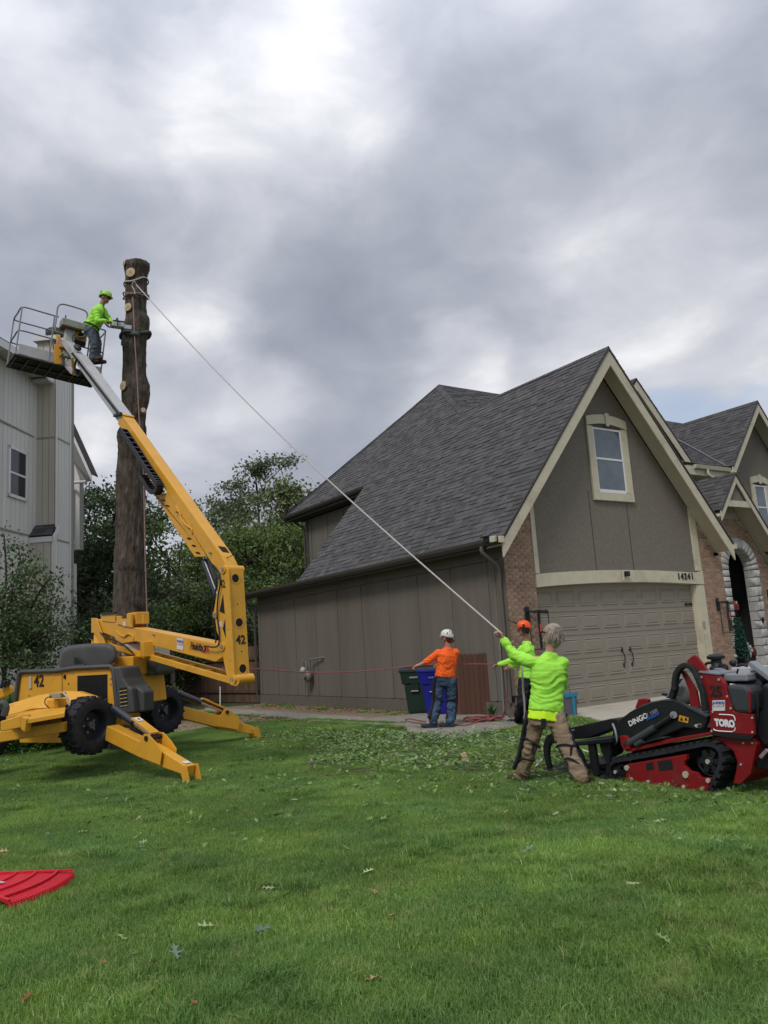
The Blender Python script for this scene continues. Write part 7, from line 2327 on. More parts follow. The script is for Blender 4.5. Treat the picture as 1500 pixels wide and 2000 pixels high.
# sunglasses and beard
gl_ = MB()
for q in (-1, 1):
    gl_.ell(c + ff2 * 0.098 + rr2 * q * 0.036 + uu2 * 0.014, (0.03, 0.010, 0.02), ax, 12, 8)
    gl_.beam(c + ff2 * 0.085 + rr2 * q * 0.07 + uu2 * 0.018, c - ff2 * 0.0 + rr2 * q * 0.084 + uu2 * 0.018, 0.006, 0.012)
gl_.build('sunglasses', mat('dark_red_sunglasses', (0.06, 0.01, 0.01), 0.2), man1, smooth=True, angle=50)
bm_ = MB()
bm_.ell(c + ff2 * 0.058 - uu2 * 0.085, (0.045, 0.038, 0.03), ax); bm_.ell(c + ff2 * 0.068 - uu2 * 0.105, (0.026, 0.022, 0.034), ax)
add_mesh('beard', remesh_(bm_, 0.008, 2, 0.5, folds=(0.006, 14, 12, 2)), M_HAIRG, man1)
# chaps: side strips and knee straps
def chaps_(t, J, r, f, up, m=M_BLKC, s=SC, wd=0.055, belt=True):
    for S_, sg in (('L', -1), ('R', 1)):
        hp, kn, an = J['hip' + S_], J['kn' + S_], J['an' + S_]
        o1 = hp + r * sg * 0.095 * s + up * 0.06
        pts = [o1, hp + r * sg * 0.098 * s - up * 0.03, (hp + kn) / 2 + r * sg * 0.096 * s, kn + r * sg * 0.084 * s, (kn + an) / 2 + r * sg * 0.082 * s, an + r * sg * 0.08 * s + ZUP * 0.05]
        pts = interp(pts, 4)
        mb = MB()
        for a, b_ in zip(pts[:-1], pts[1:]):
            mb.beam(a, b_, wd, 0.05, up=f)
        # inner strip
        ip = interp([(hp + kn) * 0.5 - r * sg * 0.075 * s + f * 0.02, kn - r * sg * 0.08 * s + f * 0.01, (kn + an) / 2 - r * sg * 0.072 * s + f * 0.01, an - r * sg * 0.07 * s + ZUP * 0.06], 4)
        for a, b_ in zip(ip[:-1], ip[1:]):
            mb.beam(a, b_, 0.025, 0.035, up=f)
        add_mesh('chap_side', remesh_(mb, 0.010, 2), m, t)
        for frac, tl in ((0.86, 0.03), (1.45, -0.02)):
            cc_ = hp + (kn - hp) * frac if frac <= 1 else kn + (an - kn) * (frac - 1)
            rad_ = (0.094 if frac < 1 else 0.086) * s
            lp = [cc_ + r * rad_ * math.cos(q) + f * rad_ * math.sin(q) + ZUP * (tl * math.cos(q) * sg + 0.02 * math.sin(2 * q)) for q in np.linspace(0, 2 * math.pi, 24, endpoint=False)]
            MB().tube(lp, 0.011, 6, closed=True).build('chap_strap', m, t, smooth=True)
        bk_ = kn + up * 0.03 - f * 0.095 * s
        MB().beam(bk_ + up * 0.02, bk_ - up * 0.10, 0.022, 0.012, up=f).build('loose_strap_end', m, t)
    if belt:
        q = J['pelvis'] - r * 0.08 * s - f * 0.13 * s - up * 0.06
        MB().beam(q, q - up * 0.11, 0.05, 0.03, up=f).build('belt_pouch', m, t, bevel=0.006)
chaps_(man1, J, r, f, up)

# 2. man in orange by the bins
O = lambda x, y, F=15.6: onF(x, y, F)
gL, gR = gnd(847, 1421, 0.045), gnd(880, 1420, 0.045)
FO_ = (fwd(gL) + fwd(gR)) / 2
J2 = dict(head=O(873, 1246), neck=O(875, 1266), pelvis=O(869, 1325),
          shL=O(857, 1274, 15.55), elL=O(837, 1290, 15.5), wrL=O(818, 1299, 15.42), haL=O(811, 1301, 15.4),
          shR=O(890, 1273, 15.65), elR=O(884, 1298, 15.95), wrR=O(860, 1299, 15.98), haR=O(850, 1299, 15.95),
          hipL=O(859, 1330, 15.6), knL=O(855, 1372, 15.6), anL=gL + (0, 0, 0.11),
          hipR=O(880, 1330, 15.6), knR=O(882, 1372, 15.6), anR=gR + (0, 0, 0.11))
J2['pnL'] = -ZUP; J2['pnR'] = -ZUP
man2, ax, fr2 = person('man in neon orange shirt, white helmet and jeans pulling the rope beside the bins', J2, plan((-0.55, 0.83)), plan((-0.75, 0.66)), ZUP, (M_SKIN, M_ORG, M_JEAN, mat('dark_blue_boot', (0.02, 0.03, 0.05), 0.7)), hemz=-0.02, sleeve=0.35, ground=0.045,
    foot_dirs={'L': plan((-0.9, 0.1)), 'R': plan((-0.5, 0.3))}, s=SC * 1.04)
face_bits(man2, J2['head'], ax)
helmet(man2, J2['head'], ax, mat('white_helmet_shell', (0.66, 0.65, 0.60), 0.35, dirt=(0.35, 0.3, 0.25), dirt_scale=9), vents=True)
hm = MB(); c = J2['head']; rr2, ff2, uu2 = ax
hm.ell(c - uu2 * 0.02 - ff2 * 0.055, (0.085, 0.055, 0.08), ax)
hm.ell(c - uu2 * 0.065 - ff2 * 0.09 + rr2 * 0.03, (0.06, 0.045, 0.035), ax)
add_mesh('hair', remesh_(hm, 0.008, 2, 0.5, folds=(0.008, 12, 9, 2)), M_HAIRR, man2)
MB().tube(interp([c + rr2 * -0.08 + uu2 * 0.03, c - rr2 * 0.07 - uu2 * 0.06 + ff2 * 0.02, c - uu2 * 0.105 + ff2 * 0.06], 4), 0.006, 5).build('chin_strap', M_BLACK, man2)
chaps_(man2, J2, *fr2, s=SC * 1.0, belt=False, wd=0.10)

# 3. man with orange helmet at the corner
G = lambda x, y, F=15.1: onF(x, y, F)
gL, gR = gnd(1013, 1412), gnd(1036, 1409)
J3 = dict(head=G(1023, 1229), neck=G(1029, 1254), pelvis=G(1029, 1324),
          shL=G(1020, 1266, 15.0), elL=G(1006, 1288, 14.95), wrL=G(976, 1298, 14.95), haL=G(966, 1299, 14.95),
          shR=G(1036, 1264, 15.3), elR=G(1012, 1292, 15.2), wrR=G(996, 1301, 14.95), haR=G(989, 1303, 14.9),
          hipL=G(1023, 1330, 15.0), knL=G(1019, 1372, 14.95), anL=gL + (0, 0, 0.11),
          hipR=G(1034, 1330, 15.2), knR=G(1034, 1372, 15.2), anR=gR + (0, 0, 0.11))
J3['pnL'] = -ZUP; J3['pnR'] = -ZUP
man3, ax, fr3 = person('man in orange helmet with raised visor and neon green shirt at the garage corner', J3, plan((-0.95, 0.3)), plan((-0.98, 0.15)), ZUP, (M_SKIN2, M_LIME, M_BLKC, M_BLKP), hemz=0.0,
    foot_dirs={'L': plan((-0.9, -0.1)), 'R': plan((-0.9, 0.1))}, s=SC * 1.02)
face_bits(man3, J3['head'], ax)
ho = helmet(man3, J3['head'], ax, mat('orange_helmet_shell', (0.85, 0.10, 0.01), 0.4))
rr3, ff3, uu3 = ax; c = J3['head']
for q in (-1, 1):
    MB().cyl(c + rr3 * q * 0.085 - uu3 * 0.02, c + rr3 * q * 0.135 - uu3 * 0.02, 0.048, 0.038, n=18).build('ear_muff', M_BLKP, man3, smooth=True, angle=50)
    MB().tube([c + rr3 * q * 0.12 - uu3 * 0.0, c + rr3 * q * 0.125 + uu3 * 0.06, c + rr3 * q * 0.12 + ff3 * 0.02 + uu3 * 0.085], 0.010, 6).build('muff_arm', M_BLKP, man3, smooth=True)
    MB().cyl(c + rr3 * q * 0.112 + uu3 * 0.075, c + rr3 * q * 0.132 + uu3 * 0.075, 0.022, n=12).build('visor_pivot', M_BLKP, man3)
vz = MB()
v0 = c + uu3 * 0.105 + ff3 * 0.09
vs = []
for k in range(9):
    a = math.radians(-70 + 140 * k / 8)
    vs.append(v0 + rr3 * math.sin(a) * 0.13 + ff3 * (math.cos(a) * 0.05))
vz.prism(vs + [p + ff3 * 0.16 + uu3 * 0.085 for p in vs[::-1]], uu3 * 0.006)
vz.build('visor', mat('black_mesh_visor', (0.03, 0.03, 0.035), 0.6), man3)
hm = MB(); hm.ell(c - uu3 * 0.03 - ff3 * 0.06, (0.08, 0.05, 0.07), ax)
add_mesh('hair', remesh_(hm, 0.009, 2), M_HAIRD, man3)

# 4. man in the basket
FB_ = 14.98
B = lambda x, y, F=FB_: onF(x, y, F)
fl_pt = bk(1.47, 0.30, 0.20)
footz = B(186, 708)[2]
J4 = dict(head=B(205.5, 582), neck=B(198, 597), pelvis=B(178, 640),
          shR=B(187, 606, FB_ - 0.16), elR=B(190, 627, FB_ - 0.22), wrR=B(206, 628, FB_ - 0.18), haR=B(213, 630, FB_ - 0.15),
          shL=B(201, 604, FB_ + 0.16), elL=B(211, 621, FB_ + 0.18), wrL=B(217, 629, FB_ + 0.05), haL=B(222, 632, FB_),
          hipR=B(177, 645, FB_ - 0.09), knR=B(184, 672, FB_ - 0.10), anR=B(181, 702, FB_ - 0.08),
          hipL=B(181, 644, FB_ + 0.09), knL=B(191, 672, FB_ + 0.10), anL=B(188, 702, FB_ + 0.10))
J4['pnL'] = -ZUP; J4['pnR'] = -ZUP
man4, ax, fr4 = person('man in neon green shirt and lime helmet leaning from the lift basket with a chainsaw', J4, plan((0.95, 0.25)), plan((0.85, -0.1)) - ZUP * 0.25, ZUP, (M_SKIN2, M_LIME, M_JEAN2, M_BOOT), hemz=0.02,
    foot_dirs={'L': plan((0.95, -0.1)), 'R': plan((0.95, -0.25))}, s=SC * 0.93, ground=footz)
face_bits(man4, J4['head'], ax, s=1.0)
helmet(man4, J4['head'], ax, mat('lime_helmet_shell', (0.32, 0.62, 0.08), 0.4), vents=True, s=SC * 0.95)
rr4, ff4, uu4 = ax; c = J4['head']
gl_ = MB()
for q in (-1, 1):
    gl_.ell(c + ff4 * 0.092 + rr4 * q * 0.034 + uu4 * 0.012, (0.03, 0.010, 0.02), ax, 12, 8)
gl_.beam(c + ff4 * 0.09 - rr4 * 0.08 + uu4 * 0.014, c + ff4 * 0.09 + rr4 * 0.08 + uu4 * 0.014, 0.01, 0.01)
gl_.build('sunglasses', M_BLACK, man4, smooth=True)
# harness straps
for q in (-1, 1):
    MB().tube(interp([J4['neck'] + fr4[0] * q * 0.08 + fr4[2] * 0.0 + fr4[1] * 0.04, J4['neck'] + fr4[0] * q * 0.10 - fr4[2] * 0.18 + fr4[1] * 0.135, J4['pelvis'] + fr4[0] * q * 0.12 + fr4[2] * 0.10 + fr4[1] * 0.13], 4), 0.014, 6).build('harness_strap', mat('green_grey_webbing', (0.10, 0.20, 0.05), 0.8), man4, smooth=True)
MB().tube([J4['pelvis'] + fr4[2] * 0.03 + (fr4[0] * math.cos(a) * 0.19 + fr4[1] * math.sin(a) * 0.145) * 1.0 for a in np.linspace(0, 2 * math.pi, 20, endpoint=False)], 0.022, 6, closed=True).build('harness_belt', mat('dark_green_webbing', (0.06, 0.10, 0.035), 0.8), man4, smooth=True)
# chainsaw
cp_ = B(228, 635.5, FB_ + 0.02)
sx = unit(plan((0.86, 0.5)) + ZUP * 0.02); sy = unit(np.cross(ZUP, sx)); 
saw = thing('chainsaw', cp_, 'white and black chainsaw held against the trunk from the basket', 'chainsaw')
MB().box(cp_ + sx * 0.02, (0.24, 0.15, 0.10), ax=[sx, sy, ZUP]).build('engine_housing', mat('white_grey_saw_body', (0.45, 0.45, 0.42), 0.4), saw, bevel=0.02, seg=3)
MB().box(cp_ + sx * 0.03 + ZUP * 0.065, (0.22, 0.13, 0.05), ax=[sx, sy, ZUP]).build('top_cover', M_BLKP, saw, bevel=0.015)
MB().tube(interp([cp_ - sx * 0.05 + ZUP * 0.03, cp_ - sx * 0.14 + ZUP * 0.06, cp_ - sx * 0.22 + ZUP * 0.02, cp_ - sx * 0.16 - ZUP * 0.05, cp_ - sx * 0.07 - ZUP * 0.045], 4), 0.016, 8).build('rear_handle', M_BLKP, saw, smooth=True)
MB().tube(interp([cp_ + sy * 0.09 - ZUP * 0.03, cp_ + sy * 0.10 + ZUP * 0.10, cp_ + ZUP * 0.14, cp_ - sy * 0.10 + ZUP * 0.10, cp_ - sy * 0.09 - ZUP * 0.03], 4), 0.012, 8).build('front_handle', M_BLKP, saw, smooth=True)
MB().box(cp_ + sx * 0.20 - ZUP * 0.005, (0.18, 0.012, 0.085), ax=[sx, sy, ZUP]).build('guide_bar', M_STEEL, saw, bevel=0.004)
MB().box(cp_ + sx * 0.20 - ZUP * 0.005, (0.20, 0.007, 0.105), ax=[sx, sy, ZUP]).build('chain', M_BLACK, saw)
MB().cyl(cp_ + sx * 0.10 - ZUP * 0.06, cp_ + sx * 0.10 - ZUP * 0.11, 0.02, n=8).build('bumper', M_BLACK, saw)
# ------------------------------------------------------------------ red tracked loader with grapple
KX = -4.47
def k7(x, y, off=0.0):
    return onX(1150 + x / 4.286, 1290 + y / 4.286, KX + off)
def k2(x, y, off=0.0):
    return onX(1200 + x / 5.0, 1100 + y / 5.0, KX + off)
EX = np.array([1.0, 0, 0])
ldr_o = gnd(1330, 1550)
ldr = thing('tracked_loader', (KX + 0.5, -7.2, 0), 'red and black stand-on tracked loader numbered 25 with a grapple, at the right edge', 'loader')
def kp(name, pts, off, th, m, bevel=0.006, parent=ldr, fn=k7):
    return MB().prism([fn(x, y, off) for x, y in pts], EX * th).build(name, m, parent, bevel=bevel)
WID = 1.05
trk = [(158, 930), (165, 870), (200, 838), (240, 825), (560, 768), (880, 703), (960, 688), (1040, 700), (1098, 745), (1118, 820), (1100, 910), (1060, 990), (1010, 1095), (985, 1128), (950, 1133), (640, 1083), (300, 1033), (225, 1035), (175, 1000)]
def track(off):
    tp = interp([k7(x, y, off) for x, y in trk], 3, True)
    inner = []
    cen = sum(tp) / len(tp)
    nseg = len(tp)
    vs, fs = [], []
    w = 0.25
    for i, p in enumerate(tp):
        t = unit(tp[(i + 1) % nseg] - tp[i - 1])
        nrm = unit(np.cross(t, EX))
        if np.dot(nrm, p - cen) < 0: nrm = -nrm
        vs += [p, p + EX * w, p + EX * w - nrm * 0.035, p - nrm * 0.035]
    for i in range(nseg):
        j = (i + 1) % nseg
        for a in range(4):
            b = (a + 1) % 4
            fs.append((i * 4 + a, i * 4 + b, j * 4 + b, j * 4 + a))
    o = MB().add(vs, fs).build('rubber_track', M_RUB, ldr, smooth=True, angle=50)
    lg = MB()
    # lugs at even spacing
    d = [0]
    for i in range(nseg): d.append(d[-1] + np.linalg.norm(tp[(i + 1) % nseg] - tp[i]))
    L = d[-1]; nl = int(L / 0.085)
    for q in range(nl):
        s_ = L * q / nl
        i = max(k for k in range(nseg) if d[k] <= s_)
        t_ = (s_ - d[i]) / max(d[i + 1] - d[i], 1e-6)
        p = tp[i] + (tp[(i + 1) % nseg] - tp[i]) * t_
        t = unit(tp[(i + 1) % nseg] - tp[i])
        nrm = unit(np.cross(t, EX))
        if np.dot(nrm, p - cen) < 0: nrm = -nrm
        for a, b in ((0.0, 0.115), (0.135, 0.25)):
            lg.box(p + EX * (a + b) / 2 + nrm * 0.012 + t * (0.02 if a else 0), (b - a, 0.042, 0.026), ax=[EX, t, nrm])
    lg.build('track_lugs', M_RUB, o)
    return o
track(0.0)
track(WID - 0.25)
def disc(cx, cy, rpx, off, m, name, th=0.05, fn=k7, dish=True):
    c = fn(cx, cy, off)
    R = np.linalg.norm(fn(cx + rpx, cy, off) - fn(cx - rpx, cy, off)) / 2
    R *= 1.0
    o = MB().lathe([(R * 0.15, 0.0), (R * 0.2, -0.02), (R * 0.72, -0.02), (R * 0.84, 0.015), (R * 0.98, 0.018), (R, 0.0), (R, -th), (0.01, -th)], c, -EX, 30, cap=False).build(name, m, ldr, smooth=True, angle=40)
    return c, R
WR = lambda cx, cy, r, nm: disc(cx, cy, r, 0.03, M_BLKP, nm)
for cx, cy, r in ((1006, 845, 92), (232, 932, 66)):
    # vertical size governs: the side plane is seen at an angle
    c = k7(cx, cy, 0.02)
    R = abs(k7(cx, cy - r * 1.32, 0.02)[2] - c[2])
    w_ = MB().lathe([(R * 0.98, 0.0), (R, -0.01), (R, -0.12), (R * 0.86, -0.10), (R * 0.82, -0.04), (R * 0.35, -0.05), (R * 0.30, 0.0), (R * 0.05, 0.0)], c, -EX, 32, cap=False).build('drive_wheel' if r > 80 else 'idler_wheel', mat('worn_black_wheel', (0.022, 0.023, 0.027), 0.5, dirt=(0.07, 0.07, 0.065), dirt_scale=9), ldr, smooth=True, angle=40)
    MB().cyl(c - EX * 0.012, c - EX * 0.03, R * 0.17, n=6).build('axle_nut', mat('pale_worn_steel', (0.42, 0.40, 0.30), 0.5), w_)
    for q in range(6):
        a = math.pi * 2 * q / 6
        MB().box(c + np.array([0.03, math.cos(a) * R * 0.58, math.sin(a) * R * 0.58]), (0.04, 0.05, R * 0.5), ax=[EX, (0, math.sin(a), -math.cos(a)), (0, math.cos(a), math.sin(a))]).build('spoke', M_BLKP, w_)
kp('track_frame', [(320, 868), (815, 785), (820, 830), (798, 848), (800, 885), (840, 925), (900, 940), (930, 980), (1032, 985), (985, 1118), (600, 1070), (296, 1028), (310, 960)], -0.01, 0.05, M_RED, 0.006)
for q in ([(475, 862), (532, 850), (546, 912), (485, 922)], [(573, 845), (692, 828), (706, 912), (590, 925)]):
    kp('frame_opening', q, -0.013, 0.002, M_HOLE, 0)
for x, y, r in ((360, 993, 0.018), (500, 1015, 0.018), (647, 1035, 0.018), (797, 1056, 0.018), (955, 1075, 0.018), (1002, 1005, 0.022), (322, 898, 0.028), (814, 955, 0.034)):
    c = k7(x, y, -0.01)
    MB().cyl(c, c - EX * 0.016, r, n=8).build('bolt', mat('pale_worn_steel', (0.42, 0.40, 0.30), 0.5), ldr)
# lower body behind the track and the rear skirt
kp('chassis', [(330, 760), (1000, 640), (1240, 640), (1180, 1000), (1000, 1040), (380, 960)], 0.26, WID - 0.52, M_BLKP, 0.01)
kp('under_arm_dark_fill', [(300, 745), (345, 640), (560, 560), (740, 470), (1000, 560), (1010, 610), (640, 680)], 0.16, WID - 0.34, M_BLKP, 0.01)  # black sheet added so the gap under the arms reads dark
kp('red_deck', [(300, 750), (640, 662), (1010, 600), (1015, 625), (640, 700), (320, 772)], 0.02, 0.24, M_RED, 0.006)
kp('rear_skirt', [(1030, 640), (1370, 645), (1405, 700), (1352, 950), (1268, 1037), (1207, 1030), (1245, 860), (1210, 760), (1120, 690), (1035, 668)], 0.10, 0.03, M_RED, 0.006)
kp('rear_tail', [(1370, 645), (1405, 700), (1352, 950), (1268, 1037), (1250, 1030), (1330, 930), (1370, 720)], 0.13, WID - 0.26, M_RED, 0.01)
kp('rear_frame', [(1240, 650), (1380, 650), (1330, 940), (1260, 1010), (1230, 900)], 0.14, WID - 0.30, M_BLKP, 0.01)
# main red side panel
kp('side_panel', [(912, 95), (1075, 118), (1138, 192), (1212, 425), (1370, 452), (1382, 628), (1018, 602), (1004, 390), (985, 300)], 0.06, 0.05, M_RED, 0.01)
kp('side_panel_far', [(912, 95), (1075, 118), (1138, 192), (1212, 425), (1370, 452), (1382, 628), (1018, 602), (1004, 390)], WID - 0.10, 0.04, M_RED, 0.01)
kp('panel_top_edge', [(912, 92), (1078, 102), (1085, 122), (1070, 122), (915, 102)], 0.05, 0.30, mat('grey_top_plate', (0.22, 0.23, 0.25), 0.4), 0.004)
kp('engine_block', [(930, 130), (1080, 150), (1200, 420), (1360, 460), (1370, 620), (1030, 600)], 0.12, WID - 0.24, M_BLKP, 0.02)
kp('lower_lip', [(1018, 604), (1382, 630), (1352, 664), (1200, 655), (1030, 628)], 0.05, 0.03, M_BLKP, 0.004)
# fuel tank, grey
for y0, y1 in ((300, 520), (330, 560), (280, 500)):
    MB().tube(interp([k7(1400, y0, 0.15), k7(1412, (y0 + y1) / 2, 0.10 + y0 / 9000), k7(1398, y1, 0.15)], 5), 0.014, 6).build('hydraulic_hose', M_BLACK, ldr, smooth=True)
MB().tube(interp([k7(380, 735, 0.1), k7(470, 690, 0.02), k7(600, 650, 0.0), k7(700, 640, 0.1)], 5), 0.013, 6).build('hydraulic_hose', M_BLACK, ldr, smooth=True)
for x, y in ((945, 140), (1090, 160), (1160, 300), (1190, 400), (1370, 480), (1372, 600), (1030, 590), (1040, 430), (1295, 690), (1370, 690), (1275, 870)):
    c = k7(x, y, 0.06 if y < 640 else 0.10)
    MB().cyl(c, c - EX * 0.010, 0.010, n=8).build('bolt', mat('pale_worn_steel', (0.42, 0.40, 0.30), 0.5), ldr)
kp('fuel_tank', [(1145, 205), (1200, 205), (1310, 215), (1352, 260), (1345, 445), (1225, 440), (1190, 380)], 0.045, 0.24, mat('dark_grey_tank', (0.042, 0.046, 0.052), 0.5, bump=0.15, bscale=120), 0.035)
MB().cyl(k7(1215, 212, 0.16), k7(1215, 198, 0.16), 0.04, n=14).build('fuel_cap', M_WHITE, ldr)
kp('tank_strap', [(1335, 245), (1355, 262), (1352, 440), (1338, 440)], 0.04, 0.02, M_RED, 0.003)
kp('control_housing', [(1225, 145), (1430, 135), (1450, 190), (1440, 420), (1370, 470), (1355, 260), (1300, 205), (1225, 190)], 0.30, 0.6, mat('dark_grey_tank', (0.05, 0.055, 0.06), 0.5), 0.03)
kp('rear_pad', [(1440, 200), (1500, 190), (1520, 240), (1520, 720), (1470, 730), (1400, 640), (1380, 450), (1440, 420)], 0.16, 0.72, M_BLKP, 0.03)
kp('stand_platform', [(1380, 850), (1520, 800), (1570, 830), (1560, 900), (1420, 910), (1385, 880)], 0.18, 0.70, M_BLKP, 0.01)
MB().beam(k7(1440, 810, 0.12), k7(1495, 750, 0.12), 0.03, 0.03).build('platform_damper', M_ALUT, ldr)
# roll hoop, red, near and far, with the cross tube
hoopN = [(700, 955), (760, 905), (780, 900), (805, 910), (912, 1050), (800, 1050), (760, 1010)]
kp('hoop_plate', hoopN, 0.05, 0.03, M_RED, 0.006, fn=k2)
kp('hoop_plate', hoopN, WID - 0.12, 0.03, M_RED, 0.006, fn=k2)
MB().cyl(k2(785, 913, 0.05), k2(785, 913, WID - 0.1), 0.016, n=10).build('hoop_tube', M_RED, ldr, smooth=True, angle=40)
kp('red_upright', [(640, 1052), (680, 1048), (720, 1110), (800, 1250), (838, 1440), (735, 1400), (735, 1270), (680, 1130)], 0.10, 0.03, M_RED, 0.006, fn=k2)
# black hose sleeve running over the top
hp_ = [k2(x, y, 0.05) for x, y in ((590, 1240), (600, 1120), (625, 1050), (680, 1000), (740, 1005), (790, 1060), (840, 1170), (875, 1290), (890, 1440))]
hs = MB()
ip = interp(hp_, 5)
for a, b in zip(ip[:-1], ip[1:]):
    hs.beam(a, b, 0.07, 0.055, up=(0, -1, 0.3))
add_mesh('hose_sleeve', remesh_(hs, 0.012, 4), mat('black_woven_sleeve', (0.016, 0.018, 0.018), 0.85, bump=0.5, bscale=150, dirt=(0.06, 0.06, 0.055), dirt_scale=7, dirt_lo=.55, dirt_hi=.8), ldr)
MB().beam(k2(640, 1110, 0.2), k2(510, 1300, 0.2), 0.05, 0.05).build('brace', M_ALUT, ldr)
MB().beam(k2(600, 1200, 0.08), k2(560, 1320, 0.08), 0.06, 0.05).build('brace', M_BLKP, ldr)
MB().cyl(k2(490, 1270, 0.1), k2(490, 1290, 0.1), 0.03, n=10).build('work_lamp', M_BLKP, ldr)
# radiator screen
gs = MB()
for i in range(11):
    a, b = k2(610 + i * 9, 1190 + i * 2, 0.30), k2(585 + i * 11, 1300 + i, 0.30)
    gs.beam(a, b, 0.006, 0.006)
for i in range(9):
    a, b = k2(620 - i * 4, 1190 + i * 14, 0.30), k2(705, 1200 + i * 13, 0.30)
    gs.beam(a, b, 0.006, 0.006)
gs.build('screen_mesh', mat('grey_wire', (0.30, 0.30, 0.29), 0.5), ldr)['kind'] = 'stuff'
MB().ell(k2(668, 1262, 0.5), (0.05, 0.13, 0.14)).build('engine_shroud', mat('grey_shroud', (0.12, 0.12, 0.12), 0.6), ldr, smooth=True)
# loader arms
armp = [(248, 500), (330, 440), (420, 385), (520, 345), (620, 327), (700, 325), (760, 350), (850, 395), (990, 462), (985, 520), (960, 572), (890, 575), (800, 560), (700, 600), (560, 665), (420, 700), (345, 700), (270, 640), (235, 560)]
kp('loader_arm', armp, 0.04, 0.06, M_BLKP, 0.012)
kp('loader_arm', armp, WID - 0.16, 0.06, M_BLKP, 0.012)
kp('arm_top_edge', [(330, 440), (420, 385), (520, 345), (620, 327), (700, 325), (700, 340), (620, 342), (520, 362), (420, 402)], 0.035, 0.09, mat('dusty_black', (0.05, 0.055, 0.062), 0.5), 0.004)
kp('arm_ledge', [(820, 385), (850, 390), (1000, 460), (985, 480), (830, 400)], 0.02, 0.12, mat('dusty_black', (0.05, 0.055, 0.062), 0.5), 0.004)
MB().cyl(k7(345, 690, 0.015), k7(560, 560, 0.015), 0.038, n=14).build('hydraulic_cylinder', mat('dusty_black', (0.05, 0.055, 0.062), 0.5), ldr, smooth=True, angle=40)
MB().cyl(k7(550, 566, 0.015), k7(712, 460, 0.015), 0.030, n=12).build('cylinder_barrel', M_BLKP, ldr, smooth=True, angle=40)
MB().cyl(k7(710, 455, 0.0), k7(710, 455, 0.06), 0.035, n=14).build('pivot_pin', M_ALUT, ldr)
kp('pin_plate', [(877, 545), (890, 535), (930, 528), (943, 545), (935, 568), (895, 562)], 0.03, 0.02, mat('pale_worn_steel', (0.42, 0.40, 0.30), 0.5), 0.004)
MB().cyl(k7(928, 550, 0.02), k7(928, 550, 0.05), 0.022, n=10).build('pivot_pin', M_BLKP, ldr)
kp('red_lug', [(258, 632), (300, 628), (340, 668), (345, 740), (290, 752), (265, 700)], 0.0, 0.05, M_RED, 0.006)
MB().cyl(k7(303, 690, -0.01), k7(303, 690, 0.01), 0.022, n=10).build('pivot_pin', M_BLKP, ldr)
kp('red_lug', [(385, 400), (412, 325), (475, 318), (490, 330), (490, 362), (430, 385)], 0.35, 0.06, M_RED, 0.006)
# prints
ydir = np.array([0, 0.0, 1.0])
def tk(s, x, y, size, ang, m, off=0.03, xs=1.0, bold=0.002, name='lettering'):
    c = k7(x, y, off)
    a = math.radians(ang)
    xd = np.array([0, -math.cos(a), math.sin(a)]); yd = np.array([0, math.sin(a), math.cos(a)])
    return text(s, size, c, xd, yd, m, name, ldr, ext=0.001, bold=bold, xs=xs)
tk('DINGO', 412, 497, 0.076, 22, M_WTXT, xs=1.1, name='model_lettering')
tk('TX 1000', 517, 446, 0.055, 22, mat('grey_print', (0.25, 0.27, 0.26), 0.6), xs=1.0, bold=0.0, name='model_lettering')
tk('NARROW', 537, 470, 0.034, 22, mat('blue_stripe_print', (0.02, 0.07, 0.35), 0.5), xs=1.2, bold=0.003, name='model_lettering')
tk('25', 1063, 262, 0.14, -4, M_BTXT, off=0.055, bold=0.006, xs=0.9, name='number')
tk('TORO', 1137, 527, 0.086, -2, M_WTXT, off=0.055, bold=0.006, xs=0.85, name='logo_lettering')
fr_p = [(1090, 452), (1180, 456), (1210, 462), (1222, 480), (1224, 505)]
MB().tube([k7(x, y, 0.057) for x, y in fr_p], 0.006, 4).build('logo_frame', M_WTXT, ldr)
MB().tube([k7(x, y, 0.057) for x, y in ((1224, 560), (1222, 585), (1200, 598), (1100, 592), (1060, 586), (1044, 574))], 0.006, 4).build('logo_frame', M_WTXT, ldr)
def k7s(a, b, off=0.0): return k7(a, b, off)
sticker(1036, 334, 105, 88, sl=-0.02, plane=k7s, off=0.056, parent=ldr)
kp('warning_decal', [(756, 456), (836, 478), (830, 526), (750, 505)], 0.033, 0.002, mat('amber_decal', (0.65, 0.30, 0.02), 0.5), 0)
for cx in (775, 812):
    kp('warning_mark', [(cx - 14, 500), (cx + 2, 472), (cx + 14, 506)], 0.031, 0.002, M_BTXT, 0)
MB().tube([k7(x, y, 0.06) for x, y in ((1240, 110), (1250, 70))], 0.01, 6).build('lever', M_BLACK, ldr)
# controls on top
def arch_handle(x0, x1, y0, y1, off):
    P = interp([k2(x0, y1, off), k2(x0 + 3, y0 + 12, off), k2((x0 + x1) / 2, y0, off), k2(x1 - 3, y0 + 12, off), k2(x1, y1, off)], 5)
    MB().tube(P, 0.014, 8).build('grab_handle', M_BLACK, ldr, smooth=True)
arch_handle(890, 985, 972, 1020, 0.45)
arch_handle(1022, 1100, 995, 1060, 0.35)
arch_handle(1208, 1292, 992, 1065, 0.40)
MB().lathe([(0.07, 0.0), (0.08, 0.03), (0.055, 0.05), (0.05, 0.11), (0.085, 0.12), (0.09, 0.145), (0.06, 0.165), (0.01, 0.17)], k2(1008, 1050, 0.4), ZUP, 18).build('air_intake', M_BLACK, ldr, smooth=True, angle=50)
MB().cyl(k2(1190, 1030, 0.5), k2(1158, 985, 0.5), 0.012, n=8).build('joystick', M_BLACK, ldr)
MB().ell(k2(1158, 975, 0.5), (0.035, 0.035, 0.035)).build('joystick_knob', M_BLACK, ldr, smooth=True)
